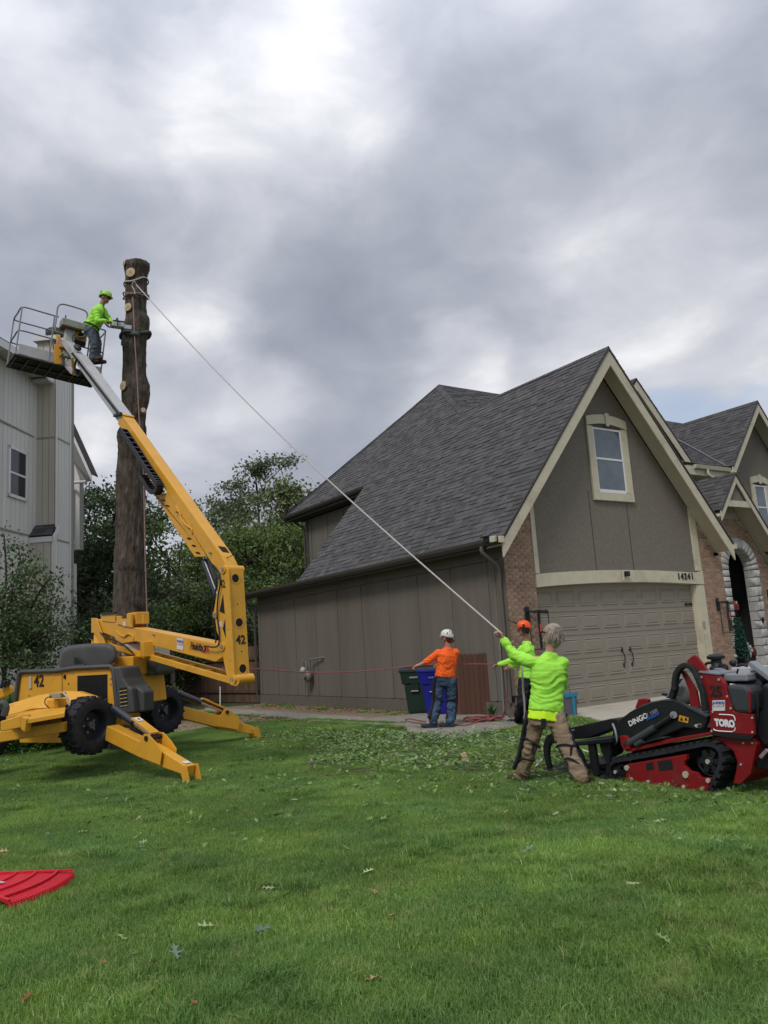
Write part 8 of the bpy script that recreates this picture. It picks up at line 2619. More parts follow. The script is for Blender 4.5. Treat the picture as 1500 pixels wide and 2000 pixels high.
MB().box(k2(1090, 1060, 0.3), (0.10, 0.20, 0.02), ax=[EX, unit((0, -1, -0.3)), unit((0, -0.3, 1))]).build('control_plate', mat('grey_top_plate', (0.22, 0.23, 0.25), 0.4), ldr)
MB().box(k2(1240, 1078, 0.55), (0.5, 0.35, 0.015), ax=[EX, (0, 1, 0), ZUP]).build('orange_label_strip', mat('orange_top_label', (0.65, 0.25, 0.10), 0.5), ldr)
MB().box(k2(1260, 1092, 0.5), (0.7, 0.52, 0.07), ax=[EX, (0, 1, 0), ZUP]).build('console_top', mat('grey_top_plate', (0.22, 0.23, 0.25), 0.4), ldr, bevel=0.015)
MB().box(k2(1345, 1035, 0.55), (0.4, 0.2, 0.06), ax=[EX, (0, 1, 0), ZUP]).build('instrument_panel', M_ALU, ldr, bevel=0.01)
MB().box(k2(1460, 1060, 0.3), (0.12, 0.28, 0.05), ax=[EX, unit((0, -1, -0.8)), unit((0, -0.8, 1))]).build('hand_controller', mat('grey_top_plate', (0.22, 0.23, 0.25), 0.4), ldr, bevel=0.01)
MB().ell(k2(1450, 1120, 0.4), (0.10, 0.16, 0.09)).build('control_grip', M_BLACK, ldr, smooth=True)
# grapple at the front
kp('grapple_mount', [(190, 490), (235, 487), (262, 540), (270, 640), (240, 780), (175, 815), (180, 700), (200, 600)], 0.15, 0.10, M_BLKP, 0.01)
kp('grapple_mount', [(190, 490), (235, 487), (262, 540), (270, 640), (240, 780), (175, 815), (180, 700), (200, 600)], 0.75, 0.10, M_BLKP, 0.01)
kp('grapple_ram_box', [(-190, 570), (-170, 660), (-20, 655), (190, 575), (235, 540), (225, 487), (180, 487)], 0.30, 0.22, M_BLKP, 0.012)
kp('grapple_plate_mark', [(-178, 588), (-172, 600), (-118, 585), (-124, 572)], 0.297, 0.002, mat('blue_white_mark', (0.25, 0.32, 0.42), 0.5), 0)
kp('crossbar', [(-200, 690), (180, 648), (185, 690), (-190, 725)], -0.05, 1.2, M_BLKP, 0.01)
for off in (-0.05, 0.30, 0.65, 1.0):
    kp('tine', [(-170, 700), (-120, 700), (-60, 800), (-30, 900), (-60, 985), (-100, 985), (-80, 900), (-110, 800)], off, 0.05, M_BLKP, 0.006)
    kp('tine', [(-10, 700), (40, 700), (60, 830), (80, 960), (40, 990), (20, 900), (0, 800)], off + 0.02, 0.05, M_BLKP, 0.006)
    kp('tine', [(85, 690), (170, 690), (180, 780), (160, 990), (130, 1000), (150, 860), (100, 760)], off + 0.04, 0.05, M_BLKP, 0.006)
    # upper jaw curving down at the front
    P = [k7(x, y, off) for x, y in ((-130, 640), (-240, 650), (-310, 655), (-345, 700), (-350, 780), (-335, 860), (-315, 930))]
    jm = MB()
    ip = interp(P, 4)
    for i_, (a, b) in enumerate(zip(ip[:-1], ip[1:])):
        wv_ = 0.13 - 0.08 * i_ / len(ip)
        jm.beam(a, b, 0.035, wv_, up=EX if False else ZUP if abs(unit(b - a)[2]) < 0.9 else (0, 1, 0))
    jm.build('upper_tine', M_BLKP, ldr)
kp('grapple_tooth_bar', [(-330, 925), (-370, 900), (-395, 895), (-340, 955), (-250, 990), (160, 1010), (165, 980), (-100, 965), (-250, 935), (-300, 915)], -0.05, 1.1, M_BLKP, 0.006)
lt_ = MB()
for i in range(5):
    lt_.beam(k7(-160, 900 + i * 20, 0.1 + i * 0.2), k7(150, 880 + i * 26, 0.1 + i * 0.2), 0.03, 0.04)
lt_.build('floor_tines', M_BLKP, ldr)
MB().tube(interp([k7(200, 530, 0.1), k7(225, 600, 0.05), k7(235, 680, 0.05), k7(215, 700, 0.1)], 5), 0.012, 6).build('hydraulic_hose', M_ALUT, ldr, smooth=True)
MB().tube(interp([k7(260, 560, 0.5), k7(285, 600, 0.45), k7(270, 680, 0.45), k7(330, 720, 0.45)], 5), 0.016, 6).build('hydraulic_hose', M_BLACK, ldr, smooth=True)
MB().tube([k7(325, 770, 0.0), k7(360, 768, 0.0)], 0.012, 6).build('hose_fitting', M_STEEL, ldr)
MB().cyl(k7(395, 705, 0.01), k7(455, 670, 0.01), 0.03, n=10).build('coupling', mat('dusty_black', (0.05, 0.055, 0.062), 0.5), ldr)
# ------------------------------------------------------------------ porch decorations
ENF = ENY - 0.2
M_BONE = mat('plastic_bone', (0.55, 0.52, 0.42), 0.5)
# skeleton leaning at the left jamb
def sk(x, y, dy=-0.25): return onY(x, y, ENF + dy)
skl = thing('skeleton_decoration', sk(1430, 1290) * np.array([1, 1, 0]), 'life-size plastic skeleton sitting against the brick beside the stone arch', 'skeleton')
c = sk(1426, 1214)
mb = MB(); mb.ell(c + (0, 0, 0.03), (0.085, 0.10, 0.10)); mb.ell(c + (0.03, -0.03, -0.08), (0.05, 0.06, 0.05))
add_mesh('skull', remesh_(mb, 0.012, 2), M_BONE, skl)
for q in (-0.01, 0.06):
    MB().ell(c + (q + 0.01, -0.09, 0.02), (0.022, 0.015, 0.026)).build('eye_socket', M_BLACK, skl, smooth=True)
sp_ = [sk(1427, 1228), sk(1427, 1240), sk(1430, 1255), sk(1430, 1270), sk(1433, 1282)]
MB().tube(interp(sp_, 4), 0.022, 8).build('spine', M_BONE, skl, smooth=True)
for i in range(7):
    t_ = i / 6
    cc = sk(1428, 1232 + 24 * t_)
    rx = 0.12 - 0.03 * abs(t_ - 0.4)
    MB().tube([cc + np.array([rx * math.cos(a), 0.09 * math.sin(a), -0.015 * math.sin(a)]) for a in np.linspace(0, 2 * math.pi, 16, endpoint=False)], 0.011, 5, closed=True).build('rib', M_BONE, skl, smooth=True)
MB().ell(sk(1433, 1282), (0.12, 0.08, 0.06)).build('pelvis', M_BONE, skl, smooth=True)
for a, b, c3 in (((1433, 1284), (1441, 1305), (1445, 1330)), ((1432, 1284), (1436, 1310), (1439, 1332)), ((1424, 1233), (1426, 1258), (1430, 1285))):
    p = [sk(*a), sk(*b), sk(*c3)]
    MB().tube([p[0], p[1]], 0.018, 7).build('long_bone', M_BONE, skl, smooth=True)
    MB().tube([p[1], p[2]], 0.015, 7).build('long_bone', M_BONE, skl, smooth=True)
    MB().ell(p[1], (0.028, 0.028, 0.028)).build('joint', M_BONE, skl, smooth=True)
# potted narrow evergreen
pb_ = onY(1452, 1296, ENF + 0.05); pb_[2] = 0.30
pt_ = thing('potted_topiary', pb_, 'tall narrow artificial evergreen in a square navy pot inside the arch', 'plant')
MB().loft([pb_ + np.array([x * 0.13, y * 0.13, 0]) for x, y in ((-1, -1), (1, -1), (1, 1), (-1, 1))], [pb_ + np.array([x * 0.17, y * 0.17, 0.36]) for x, y in ((-1, -1), (1, -1), (1, 1), (-1, 1))]).build('pot', mat('navy_pot', (0.012, 0.016, 0.03), 0.5), pt_, bevel=0.012)
rng = np.random.default_rng(3)
zt_ = onY(1437, 1207, ENF + 0.05)[2]
h = rng.uniform(0, 1, 5200)
a = rng.uniform(0, 2 * math.pi, 5200)
r_ = (0.20 - 0.10 * h) * rng.uniform(0.7, 1.05, 5200)
P = np.stack([pb_[0] + r_ * np.cos(a) - 0.04 * h, pb_[1] + r_ * np.sin(a), pb_[2] + 0.34 + h * (zt_ - pb_[2] - 0.34)], 1)
me = fast_mesh('foliage', leafmesh(P, 0.035, rng, 0.2, 1.8) - ORI[pt_.name], 4, np.arange(len(P) * 4))
mesh_obj('foliage', me, mat('blue_green_plastic_foliage', (0.02, 0.085, 0.055), 0.5, island=0.4), pt_)
# pale flower shaped cut-out
fc_ = onY(1462, 1268, ENF - 0.05)
fo_ = thing('flower_cutout', fc_ * np.array([1, 1, 0]) + np.array([0, 0, 0.30]), 'pale lumpy puppy shaped cut-out standing on the porch floor', 'decoration')
mb = MB()
for x, y, r in ((1460, 1259, 5.0), (1466, 1263, 3.5), (1454.5, 1266, 3.5), (1469, 1270, 3.5), (1456, 1275, 4), (1466, 1277, 4), (1461, 1268, 5.5), (1459, 1281, 3), (1466, 1282, 3)):
    p = onY(x, y, ENF - 0.05)
    mb.cyl(p, p + (0, 0.04, 0), r / 1550 * 21.0, n=14)
mb.build('cutout_board', mat('chalky_white_board', (0.50, 0.48, 0.46), 0.7), fo_)
for x, y in ((1458, 1258), (1462, 1259)):
    p = onY(x, y, ENF - 0.055)
    MB().cyl(p, p + (0, -0.006, 0), 0.012, n=8).build('eye', M_BLACK, fo_)
MB().ell(onY(1472, 1274, ENF + 0.1), (0.09, 0.08, 0.16)).build('rust_backing', mat('dark_rust_red', (0.10, 0.015, 0.012), 0.7), fo_, smooth=True)
# red box hanging in the doorway
rbp = onY(1437, 1186, ENY + 0.3)
rb_ = thing('red_mailbox_sign', rbp, 'red lidded box with white figure hanging in the dark archway', 'decoration')
MB().box(rbp, (0.22, 0.08, 0.16)).build('red_box', mat('toy_red', (0.40, 0.025, 0.015), 0.6), rb_, bevel=0.01)
MB().box(rbp + (0, -0.045, 0.0), (0.20, 0.01, 0.012)).build('lid_gap', M_BLACK, rb_)
MB().box(rbp + (0, 0, 0.13), (0.16, 0.06, 0.09)).build('white_figure', mat('chalky_white_board', (0.50, 0.48, 0.46), 0.7), rb_, bevel=0.02)
MB().ell(rbp + (-0.10, 0, 0.16), (0.05, 0.04, 0.07)).build('red_figure', mat('toy_red', (0.40, 0.025, 0.015), 0.6), rb_, smooth=True)
# doorbell box on the arch
db = onY(1490, 1211, ENY - 0.09)
tag(MB().box(db, (0.07, 0.05, 0.16)).build('doorbell', M_BLKP, None, bevel=0.006), 'small black doorbell box on the right side of the stone arch', 'doorbell')
# small creature figures at the step
cb_ = onY(1468, 1300, ENF - 0.6); cb_[2] = 0.15
cr3 = thing('dog_skeleton_decoration', cb_, 'small cream animal skull figure on the porch step behind the loader', 'decoration')
mb = MB(); mb.ell(cb_ + (0.05, 0, 0.10), (0.14, 0.09, 0.08)); mb.ell(cb_ + (0.20, -0.02, 0.07), (0.08, 0.06, 0.05))
for q in (-0.02, 0.08): mb.cap(cb_ + (q, 0, 0.16), cb_ + (q - 0.01, 0, 0.24), 0.025, 0.01)
add_mesh('animal_skull', remesh_(mb, 0.012, 2), M_BONE, cr3)
cb2 = onY(1459, 1289, ENF - 0.3); cb2[2] = 0.30
cr4 = thing('brown_figure', cb2, 'small dark brown goblin like figure crouching on the porch edge', 'decoration')
mb = MB(); mb.ell(cb2 + (0, 0, 0.13), (0.07, 0.06, 0.12)); mb.ell(cb2 + (0.02, 0, 0.29), (0.05, 0.05, 0.06)); mb.cap(cb2 + (-0.05, 0, 0.2), cb2 + (-0.11, -0.03, 0.02), 0.03, 0.02); mb.cap(cb2 + (0.05, 0, 0.2), cb2 + (0.11, -0.03, 0.02), 0.03, 0.02)
add_mesh('figure_body', remesh_(mb, 0.012, 2), mat('dark_brown_resin', (0.055, 0.028, 0.02), 0.7), cr4)
cb5 = onY(1466, 1302, ENF - 0.62); cb5[2] = 0.15
tag(MB().tube([cb5 + np.array([-0.15 + 0.09 * math.cos(a), 0, 0.10 + 0.09 * math.sin(a)]) for a in np.linspace(0, 2 * math.pi, 16, endpoint=False)], 0.03, 8, closed=True).build('blue_ring_toy', mat('pale_blue_plastic', (0.18, 0.36, 0.62), 0.5), None, smooth=True), 'pale blue ring toy lying beside the animal skull figure', 'toy')

# ------------------------------------------------------------------ red leaf rake lying on the lawn
M_RKE = mat('red_rake_plastic', (0.62, 0.018, 0.035), 0.35, var=0.05, bump=0.05, bscale=60)
tipA = gnd(147, 1713, 0.03); tipB = gnd(4, 1775, 0.02); hub = gnd(-115, 1722, 0.12)
rk = thing('leaf_rake', gnd(20, 1745), 'red plastic leaf rake head lying on the grass at the lower left edge', 'rake')
d0 = unit((tipA - hub) * np.array([1, 1, 0])); d1 = unit((tipB - hub) * np.array([1, 1, 0]))
a0_ = math.atan2(d0[1], d0[0]); a1_ = math.atan2(d1[1], d1[0])
Rk = np.linalg.norm((tipA - hub)[:2])
def rkp(t, fr, z=0.0):
    a = a0_ + (a1_ - a0_) * t
    R_ = Rk * (1 - 0.06 * t)
    return hub + np.array([math.cos(a), math.sin(a), 0]) * R_ * fr - ZUP * (0.085 * fr) + ZUP * z
nt_ = 30
for i in range(nt_ + 1):
    t_ = i / nt_
    mb = MB()
    pts_ = [rkp(t_, 0.30, 0.03), rkp(t_, 0.6, 0.035), rkp(t_, 0.88, 0.03), rkp(t_, 0.985, 0.025), rkp(t_, 1.0, -0.018)]
    for a, b in zip(pts_[:-1], pts_[1:]):
        mb.beam(a, b, 0.013, 0.009)
    mb.build('tine', M_RKE, rk)
cen_ = [rkp(t_, 0.30, 0.024) for t_ in np.linspace(0, 1, 12)] + [rkp(t_, 0.68, 0.026) for t_ in np.linspace(1, 0, 12)]
MB().prism(cen_, ZUP * 0.006).build('palm', M_RKE, rk)
for fr in (0.55, 0.70, 0.86):
    P = [rkp(t_, fr, 0.045) for t_ in np.linspace(0, 1, 24)]
    mb = MB()
    for a, b in zip(P[:-1], P[1:]):
        mb.beam(a, b, 0.02, 0.012)
    mb.build('cross_rib', M_RKE, rk)
MB().tube([hub - unit((tipA - hub)) * 0.2, hub, rkp(0.5, 0.35, 0.03)], 0.03, 10).build('socket', M_RKE, rk, smooth=True)
for t_ in (0.0, 1.0):
    mb = MB()
    P = [rkp(t_, f_, 0.045) for f_ in np.linspace(0.25, 0.98, 8)]
    for a, b in zip(P[:-1], P[1:]): mb.beam(a, b, 0.02, 0.014)
    mb.build('edge_rib', M_RKE, rk)
c = rkp(0.62, 0.56, 0.05)
MB().box(c, (0.09, 0.03, 0.004), ax=[unit(rkp(0.62, 0.7) - rkp(0.62, 0.5)), unit(np.cross(ZUP, rkp(0.62, 0.7) - rkp(0.62, 0.5))), ZUP]).build('silver_label', M_ALU, rk)

# ------------------------------------------------------------------ grass
def blade_patch(name, size, n, hmin, hmax, wbl, seed, lean=0.55):
    rng = np.random.default_rng(seed)
    x = rng.uniform(-size / 2, size / 2, n); y = rng.uniform(-size / 2, size / 2, n)
    az = rng.uniform(0, 2 * np.pi, n); ln = np.abs(rng.normal(0, lean, n))
    h = rng.uniform(hmin, hmax, n)
    w = wbl * rng.uniform(0.6, 1.2, n)
    face = rng.uniform(0, 2 * np.pi, n)
    sx, sy = np.cos(face) * w / 2, np.sin(face) * w / 2
    lx, ly = np.cos(az), np.sin(az)
    z0 = np.zeros(n)
    b0 = np.stack([x - sx, y - sy, z0 - 0.004], 1); b1 = np.stack([x + sx, y + sy, z0 - 0.004], 1)
    mx_, my_ = x + lx * h * ln * 0.35, y + ly * h * ln * 0.35
    m0 = np.stack([mx_ - sx * .8, my_ - sy * .8, h * 0.6], 1); m1 = np.stack([mx_ + sx * .8, my_ + sy * .8, h * 0.6], 1)
    tx, ty = x + lx * h * ln, y + ly * h * ln
    tp_ = np.stack([tx, ty, h * (1 - 0.25 * np.minimum(ln, 1.2))], 1)
    V = np.stack([b0, b1, m1, m0, tp_], 1).reshape(-1, 3)
    me = bpy.data.meshes.new(name)
    k = np.arange(n) * 5
    tris = np.stack([k, k + 1, k + 2, k, k + 2, k + 3, k + 3, k + 2, k + 4], 1).reshape(-1)
    return fast_mesh(name, V, 3, tris)
M_GRASS = bpy.data.materials.new('grass_blade')
M_GRASS.use_nodes = True
t = M_GRASS.node_tree; NN, LL = t.nodes, t.links
b = NN['Principled BSDF']; b.inputs['Roughness'].default_value = 0.55; b.inputs['Specular IOR Level'].default_value = 0.25
ge = NN.new('ShaderNodeNewGeometry')
def gn_noise(scale, det=4, rg=0.55):
    n = NN.new('ShaderNodeTexNoise'); n.inputs['Scale'].default_value = scale; n.inputs['Detail'].default_value = det; n.inputs['Roughness'].default_value = rg
    LL.new(ge.outputs['Position'], n.inputs['Vector']); return n.outputs[0]
def gmap(src, a, b_, c=0.0, d=1.0):
    r = NN.new('ShaderNodeMapRange'); r.inputs[1].default_value = a; r.inputs[2].default_value = b_; r.inputs[3].default_value = c; r.inputs[4].default_value = d
    LL.new(src, r.inputs[0]); return r.outputs[0]
def gmix(f, a, c):
    n = NN.new('ShaderNodeMix'); n.data_type = 'RGBA'
    if isinstance(f, float): n.inputs[0].default_value = f
    else: LL.new(f, n.inputs[0])
    for i, q in ((6, a), (7, c)):
        if isinstance(q, tuple): n.inputs[i].default_value = (*q, 1)
        else: LL.new(q, n.inputs[i])
    return n.outputs[2]
rp = NN.new('ShaderNodeValToRGB'); LL.new(ge.outputs['Random Per Island'], rp.inputs[0])
rp.color_ramp.elements[0].color = (0.105, 0.190, 0.038, 1); rp.color_ramp.elements[1].color = (0.220, 0.320, 0.085, 1)
for p_, c_ in ((0.45, (0.150, 0.245, 0.052)), (0.84, (0.19, 0.29, 0.08)), (0.92, (0.42, 0.41, 0.19)), (0.965, (0.17, 0.26, 0.09))):
    e = rp.color_ramp.elements.new(p_); e.color = (*c_, 1)
col = rp.outputs[0]
col = gmix(gmap(gn_noise(1.1, 5), 0.42, 0.66, 0.0, 0.65), col, (0.095, 0.185, 0.065))
col = gmix(gmap(gn_noise(2.6, 5), 0.55, 0.72, 0.0, 0.55), col, (0.26, 0.30, 0.12))
hs = NN.new('ShaderNodeHueSaturation'); LL.new(col, hs.inputs['Color']); hs.inputs['Saturation'].default_value = 1.04
LL.new(gmap(gn_noise(0.8, 6, 0.65), 0.3, 0.7, 0.92, 1.78), hs.inputs['Value'])
LL.new(hs.outputs[0], b.inputs['Base Color'])
tr = NN.new('ShaderNodeBsdfTranslucent'); LL.new(hs.outputs[0], tr.inputs[0])
mxs = NN.new('ShaderNodeMixShader'); mxs.inputs[0].default_value = 0.25
LL.new(b.outputs[0], mxs.inputs[1]); LL.new(tr.outputs[0], mxs.inputs[2])
LL.new(mxs.outputs[0], [q for q in NN if q.type == 'OUTPUT_MATERIAL'][0].inputs[0])

PATCH = []
for i in range(3):
    me = blade_patch('grass_patch', 0.5, 3000, 0.028, 0.062, 0.0042, 50 + i)
    me.materials.append(M_GRASS)
    PATCH.append(bpy.data.objects.new('grass_patch', me))
def inst(name, pts, src_obj, label, cat, smin=0.9, smax=1.25):
    """one object whose points each carry a copy of a patch"""
    me = bpy.data.meshes.new(name)
    me.from_pydata([tuple(p) for p in pts], [], [])
    o = bpy.data.objects.new(name, me); link(o)
    ng = bpy.data.node_groups.new(name, 'GeometryNodeTree')
    ng.interface.new_socket('Geometry', in_out='INPUT', socket_type='NodeSocketGeometry')
    ng.interface.new_socket('Geometry', in_out='OUTPUT', socket_type='NodeSocketGeometry')
    gi = ng.nodes.new('NodeGroupInput'); go = ng.nodes.new('NodeGroupOutput')
    oi = ng.nodes.new('GeometryNodeObjectInfo'); oi.inputs[0].default_value = src_obj
    iop = ng.nodes.new('GeometryNodeInstanceOnPoints')
    rv = ng.nodes.new('FunctionNodeRandomValue'); rv.data_type = 'FLOAT_VECTOR'
    rv.inputs[0].default_value = (0, 0, 0); rv.inputs[1].default_value = (0, 0, 6.283)
    rs2 = ng.nodes.new('FunctionNodeRandomValue'); rs2.data_type = 'FLOAT'
    rs2.inputs[2].default_value = smin; rs2.inputs[3].default_value = smax
    ng.links.new(gi.outputs[0], iop.inputs['Points'])
    ng.links.new(oi.outputs['Geometry'], iop.inputs['Instance'])
    ng.links.new(rv.outputs[0], iop.inputs['Rotation'])
    ng.links.new(rs2.outputs[1], iop.inputs['Scale'])
    ng.links.new(iop.outputs[0], go.inputs[0])
    md = o.modifiers.new('scatter', 'NODES'); md.node_group = ng
    return tag(o, label, cat, kind='stuff')
def inside(p, poly):
    c = False
    n = len(poly)
    for i in range(n):
        x0, y0 = poly[i][0], poly[i][1]; x1, y1 = poly[(i + 1) % n][0], poly[(i + 1) % n][1]
        if (y0 > p[1]) != (y1 > p[1]) and p[0] < (x1 - x0) * (p[1] - y0) / (y1 - y0) + x0:
            c = not c
    return c
NOGRASS = [bed, [p[:2] for p in walk_far + walk_near], sl, drv, [(0, -0.1), (20, -0.1), (20, 13), (0, 13)]]
rnd = random.Random(3)
gp_ = [[], [], []]
step = 0.34
for L_ in np.arange(-16, 14, step):
    for F_ in np.arange(1.0, 22, step):
        if abs(L_) > F_ * 0.75 + 2.6: continue
        l, ff = L_ + rnd.uniform(-.08, .08), F_ + rnd.uniform(-.08, .08)
        p = W(l, ff)
        bad = False
        for pg in NOGRASS:
            for dx_, dy_ in ((0, 0), (.31, 0), (-.31, 0), (0, .31), (0, -.31)):
                if inside((p[0] + dx_, p[1] + dy_), pg): bad = True
        if bad: continue
        gp_[rnd.randrange(3)].append(p)
for i in range(3):
    inst('grass', gp_[i], PATCH[i], 'short green lawn grass with scattered paler blades', 'grass')
# taller clumps here and there
me = blade_patch('grass_clump', 0.14, 260, 0.045, 0.095, 0.0045, 95, 0.75); me.materials.append(M_GRASS)
GC = bpy.data.objects.new('grass_clump', me)
cl_p = []
while len(cl_p) < 620:
    ff = rnd.uniform(2.8, 14); l = rnd.uniform(-0.56, 0.56) * ff
    p = W(l, ff)
    if mnoise.noise(Vector((p[0] * 0.9, p[1] * 0.9, 3))) > -0.05 and not any(inside(p, pg) for pg in NOGRASS): cl_p.append(p)
inst('grass_clumps', cl_p, GC, 'taller tufts standing out of the short lawn', 'grass', 0.7, 1.4)
# tufts at the edges of paving
ed = []
me = blade_patch('edge_tuft', 0.16, 320, 0.03, 0.07, 0.005, 91, 0.8); me.materials.append(M_GRASS)
ET = bpy.data.objects.new('edge_tuft', me)
def along(pts, n):
    pts = [np.array([p[0], p[1], 0.0]) for p in pts]
    for _ in range(n):
        i = rnd.randrange(len(pts) - 1)
        t_ = rnd.random()
        q = pts[i] * (1 - t_) + pts[i + 1] * t_
        ed.append(q + np.array([rnd.gauss(0, .05), rnd.gauss(0, .05), 0]))
along(sl[:4], 40); along(walk_near[::-1], 70); along(bed[4:11], 170)
along([drv[1], drv[2]], 30); along([drv[2], drv[3]], 70)
for _ in range(40):
    ed.append(np.array([-0.35 + rnd.gauss(0, .25), rnd.uniform(2.6, 12), 0]))
inst('edge_grass', ed, ET, 'longer grass tufts along the path and pad edges', 'grass')

# ------------------------------------------------------------------ pin oak leaves
def oakleaf(seed, s=1.0):
    rnd = random.Random(seed)
    out = []
    lob = [(0.0, 0.02), (0.10, 0.05), (0.20, 0.30), (0.27, 0.07), (0.40, 0.08), (0.52, 0.42), (0.58, 0.09), (0.70, 0.08), (0.80, 0.26), (0.83, 0.06), (1.0, 0.0)]
    curl = rnd.uniform(-0.25, 0.35)
    vs, fs = [], []
    for x, y in lob:
        yy = y * rnd.uniform(0.8, 1.15)
        xx = x + (0.06 if y > 0.2 else 0)
        z = curl * (x - 0.5) ** 2 + rnd.uniform(-0.02, 0.02)
        vs.append((x, 0, z)); vs.append((xx, yy, z + yy * rnd.uniform(0.0, 0.4))); vs.append((xx, -yy, z + yy * rnd.uniform(0.0, 0.4)))
    for i in range(len(lob) - 1):
        a, b = i * 3, (i + 1) * 3
        fs.append((a, a + 1, b + 1, b)); fs.append((a, b, b + 2, a + 2))
    k = len(vs)
    vs += [(-0.35, 0.006, 0.03), (-0.35, -0.006, 0.03), (0.0, 0.01, 0), (0.0, -0.01, 0)]
    fs.append((k, k + 2, k + 3, k + 1))
    return [(x * s, y * s, z * s) for x, y, z in vs], fs
M_OAKG = mat('green_oak_leaf', (0.150, 0.235, 0.060), 0.5, obj=0.3, island=0.6, spec=0.4)
M_OAKP = mat('pale_leaf_underside', (0.36, 0.45, 0.22), 0.7, obj=0.25, island=0.25)
M_OAKB = mat('blue_grey_leaf_underside', (0.135, 0.20, 0.145), 0.7, obj=0.2, island=0.25)
M_OAKT = mat('tan_oak_leaf', (0.42, 0.28, 0.14), 0.8, obj=0.3, island=0.3)
M_OAKR = mat('rusty_oak_leaf', (0.30, 0.085, 0.03), 0.8, obj=0.3, island=0.3)
def leaf_me(seed, m):
    v, f = oakleaf(seed)
    me = bpy.data.meshes.new('oak_leaf'); me.from_pydata(v, [], f); me.materials.append(m)
    return me
LM = {k: [leaf_me(10 * i + j, m) for j in range(3)] for i, (k, m) in enumerate((('g', M_OAKG), ('p', M_OAKP), ('b', M_OAKB), ('t', M_OAKT), ('r', M_OAKR)))}
LBL = {'g': 'green oak leaf lying on the near lawn', 'p': 'pale upturned oak leaf lying on the near lawn', 'b': 'blue grey upturned oak leaf lying on the near lawn', 't': 'tan dried oak leaf lying on the near lawn', 'r': 'rusty orange curled leaf lying on the near lawn'}
spots = [(536, 1734, 'p'), (505, 1732, 'b'), (418, 1808, 'p'), (325, 1750, 'b'), (228, 1826, 'g'), (346, 1876, 'b'), (258, 1862, 'g'), (286, 1884, 'r'), (213, 1880, 'r'), (384, 1955, 'r'), (604, 1750, 'r'), (322, 1656, 'r'),
         (17, 1660, 't'), (710, 1705, 'p'), (765, 1785, 't'), (746, 1905, 't'), (1249, 1724, 'p'), (1266, 1712, 'r'), (1246, 1796, 'b'), (1375, 1848, 'b'), (1310, 1842, 'g'), (495, 1820, 'b'), (44, 1955, 'r'), (728, 1735, 't'),
         (576, 1607, 'p'), (338, 1590, 'p'), (150, 1627, 'p'), (95, 1632, 'b'), (560, 1590, 'p'), (930, 1586, 'p'), (965, 1580, 'p'), (1080, 1592, 'p'), (740, 1600, 'g'), (1415, 1646, 'p'), (1470, 1658, 'p'), (1300, 1600, 'p'), (1255, 1605, 't'), (1020, 1665, 'b'), (1245, 1635, 'r'), (210, 1560, 'p'), (120, 1592, 'g'), (445, 1632, 'g')]
rnd = random.Random(12)
for x, y, k in spots:
    p = gnd(x, y, 0.05)
    o = bpy.data.objects.new('fallen_leaf', rnd.choice(LM[k])); link(o)
    o.location = tuple(p)
    sc = rnd.uniform(0.085, 0.125) * (0.6 if k in 'r' else 1.0)
    o.scale = (sc, sc, sc)
    o.rotation_euler = (rnd.gauss(0, .3), rnd.gauss(0, .3), rnd.uniform(0, 6.28))
    tag(o, LBL[k], 'leaf', LBL[k].split(' leaf')[0] + ' leaves on the near lawn')
# litter: many leaves in one mesh
def litter(name, regions, sizes, label, seed, mats_w, zr=(0.02, 0.09)):
    rnd = random.Random(seed)
    for mk_, (m, w_) in mats_w.items():
        V, Fc = [], []
        vars_ = [oakleaf(900 + seed * 7 + j) for j in range(8)]
        for (poly, n, hz) in regions:
            A = [gnd(*q) for q in poly]
            for _ in range(int(n * w_)):
                # random point in picture-space quad, mapped to the ground
                u_, v_ = rnd.random(), rnd.random()
                q = (A[0] * (1 - u_) + A[1] * u_) * (1 - v_) + (A[3] * (1 - u_) + A[2] * u_) * v_
                vv, ff = rnd.choice(vars_)
                s = rnd.uniform(*sizes)
                R_ = Matrix.Rotation(rnd.uniform(0, 6.28), 3, 'Z') @ Matrix.Rotation(rnd.gauss(0, .45), 3, 'X') @ Matrix.Rotation(rnd.gauss(0, .45), 3, 'Y')
                R_ = np.array(R_) * s
                z = rnd.uniform(zr[0], zr[1]) + hz * rnd.random() * max(0, mnoise.noise(Vector((q[0] * 1.3, q[1] * 1.3, 0))) + 0.35)
                k = len(V)
                V.extend((np.array(vv) @ R_.T + q + np.array([0, 0, z])).tolist())
                Fc.extend([tuple(k + i for i in f_) for f_ in ff])
        me = bpy.data.meshes.new(name); me.from_pydata(V, [], Fc); me.update()
        tag(mesh_obj(name, me, m), label + {'g': ', green side up', 'p': ', pale side up', 'b': ', bluish side up', 't': ', dried tan', 'r': ', rusty'}[mk_], 'leaves', kind='stuff')
mw_ = {'g': (M_OAKG, 1.0), 'p': (M_OAKP, 0.16), 'b': (M_OAKB, 0.14)}
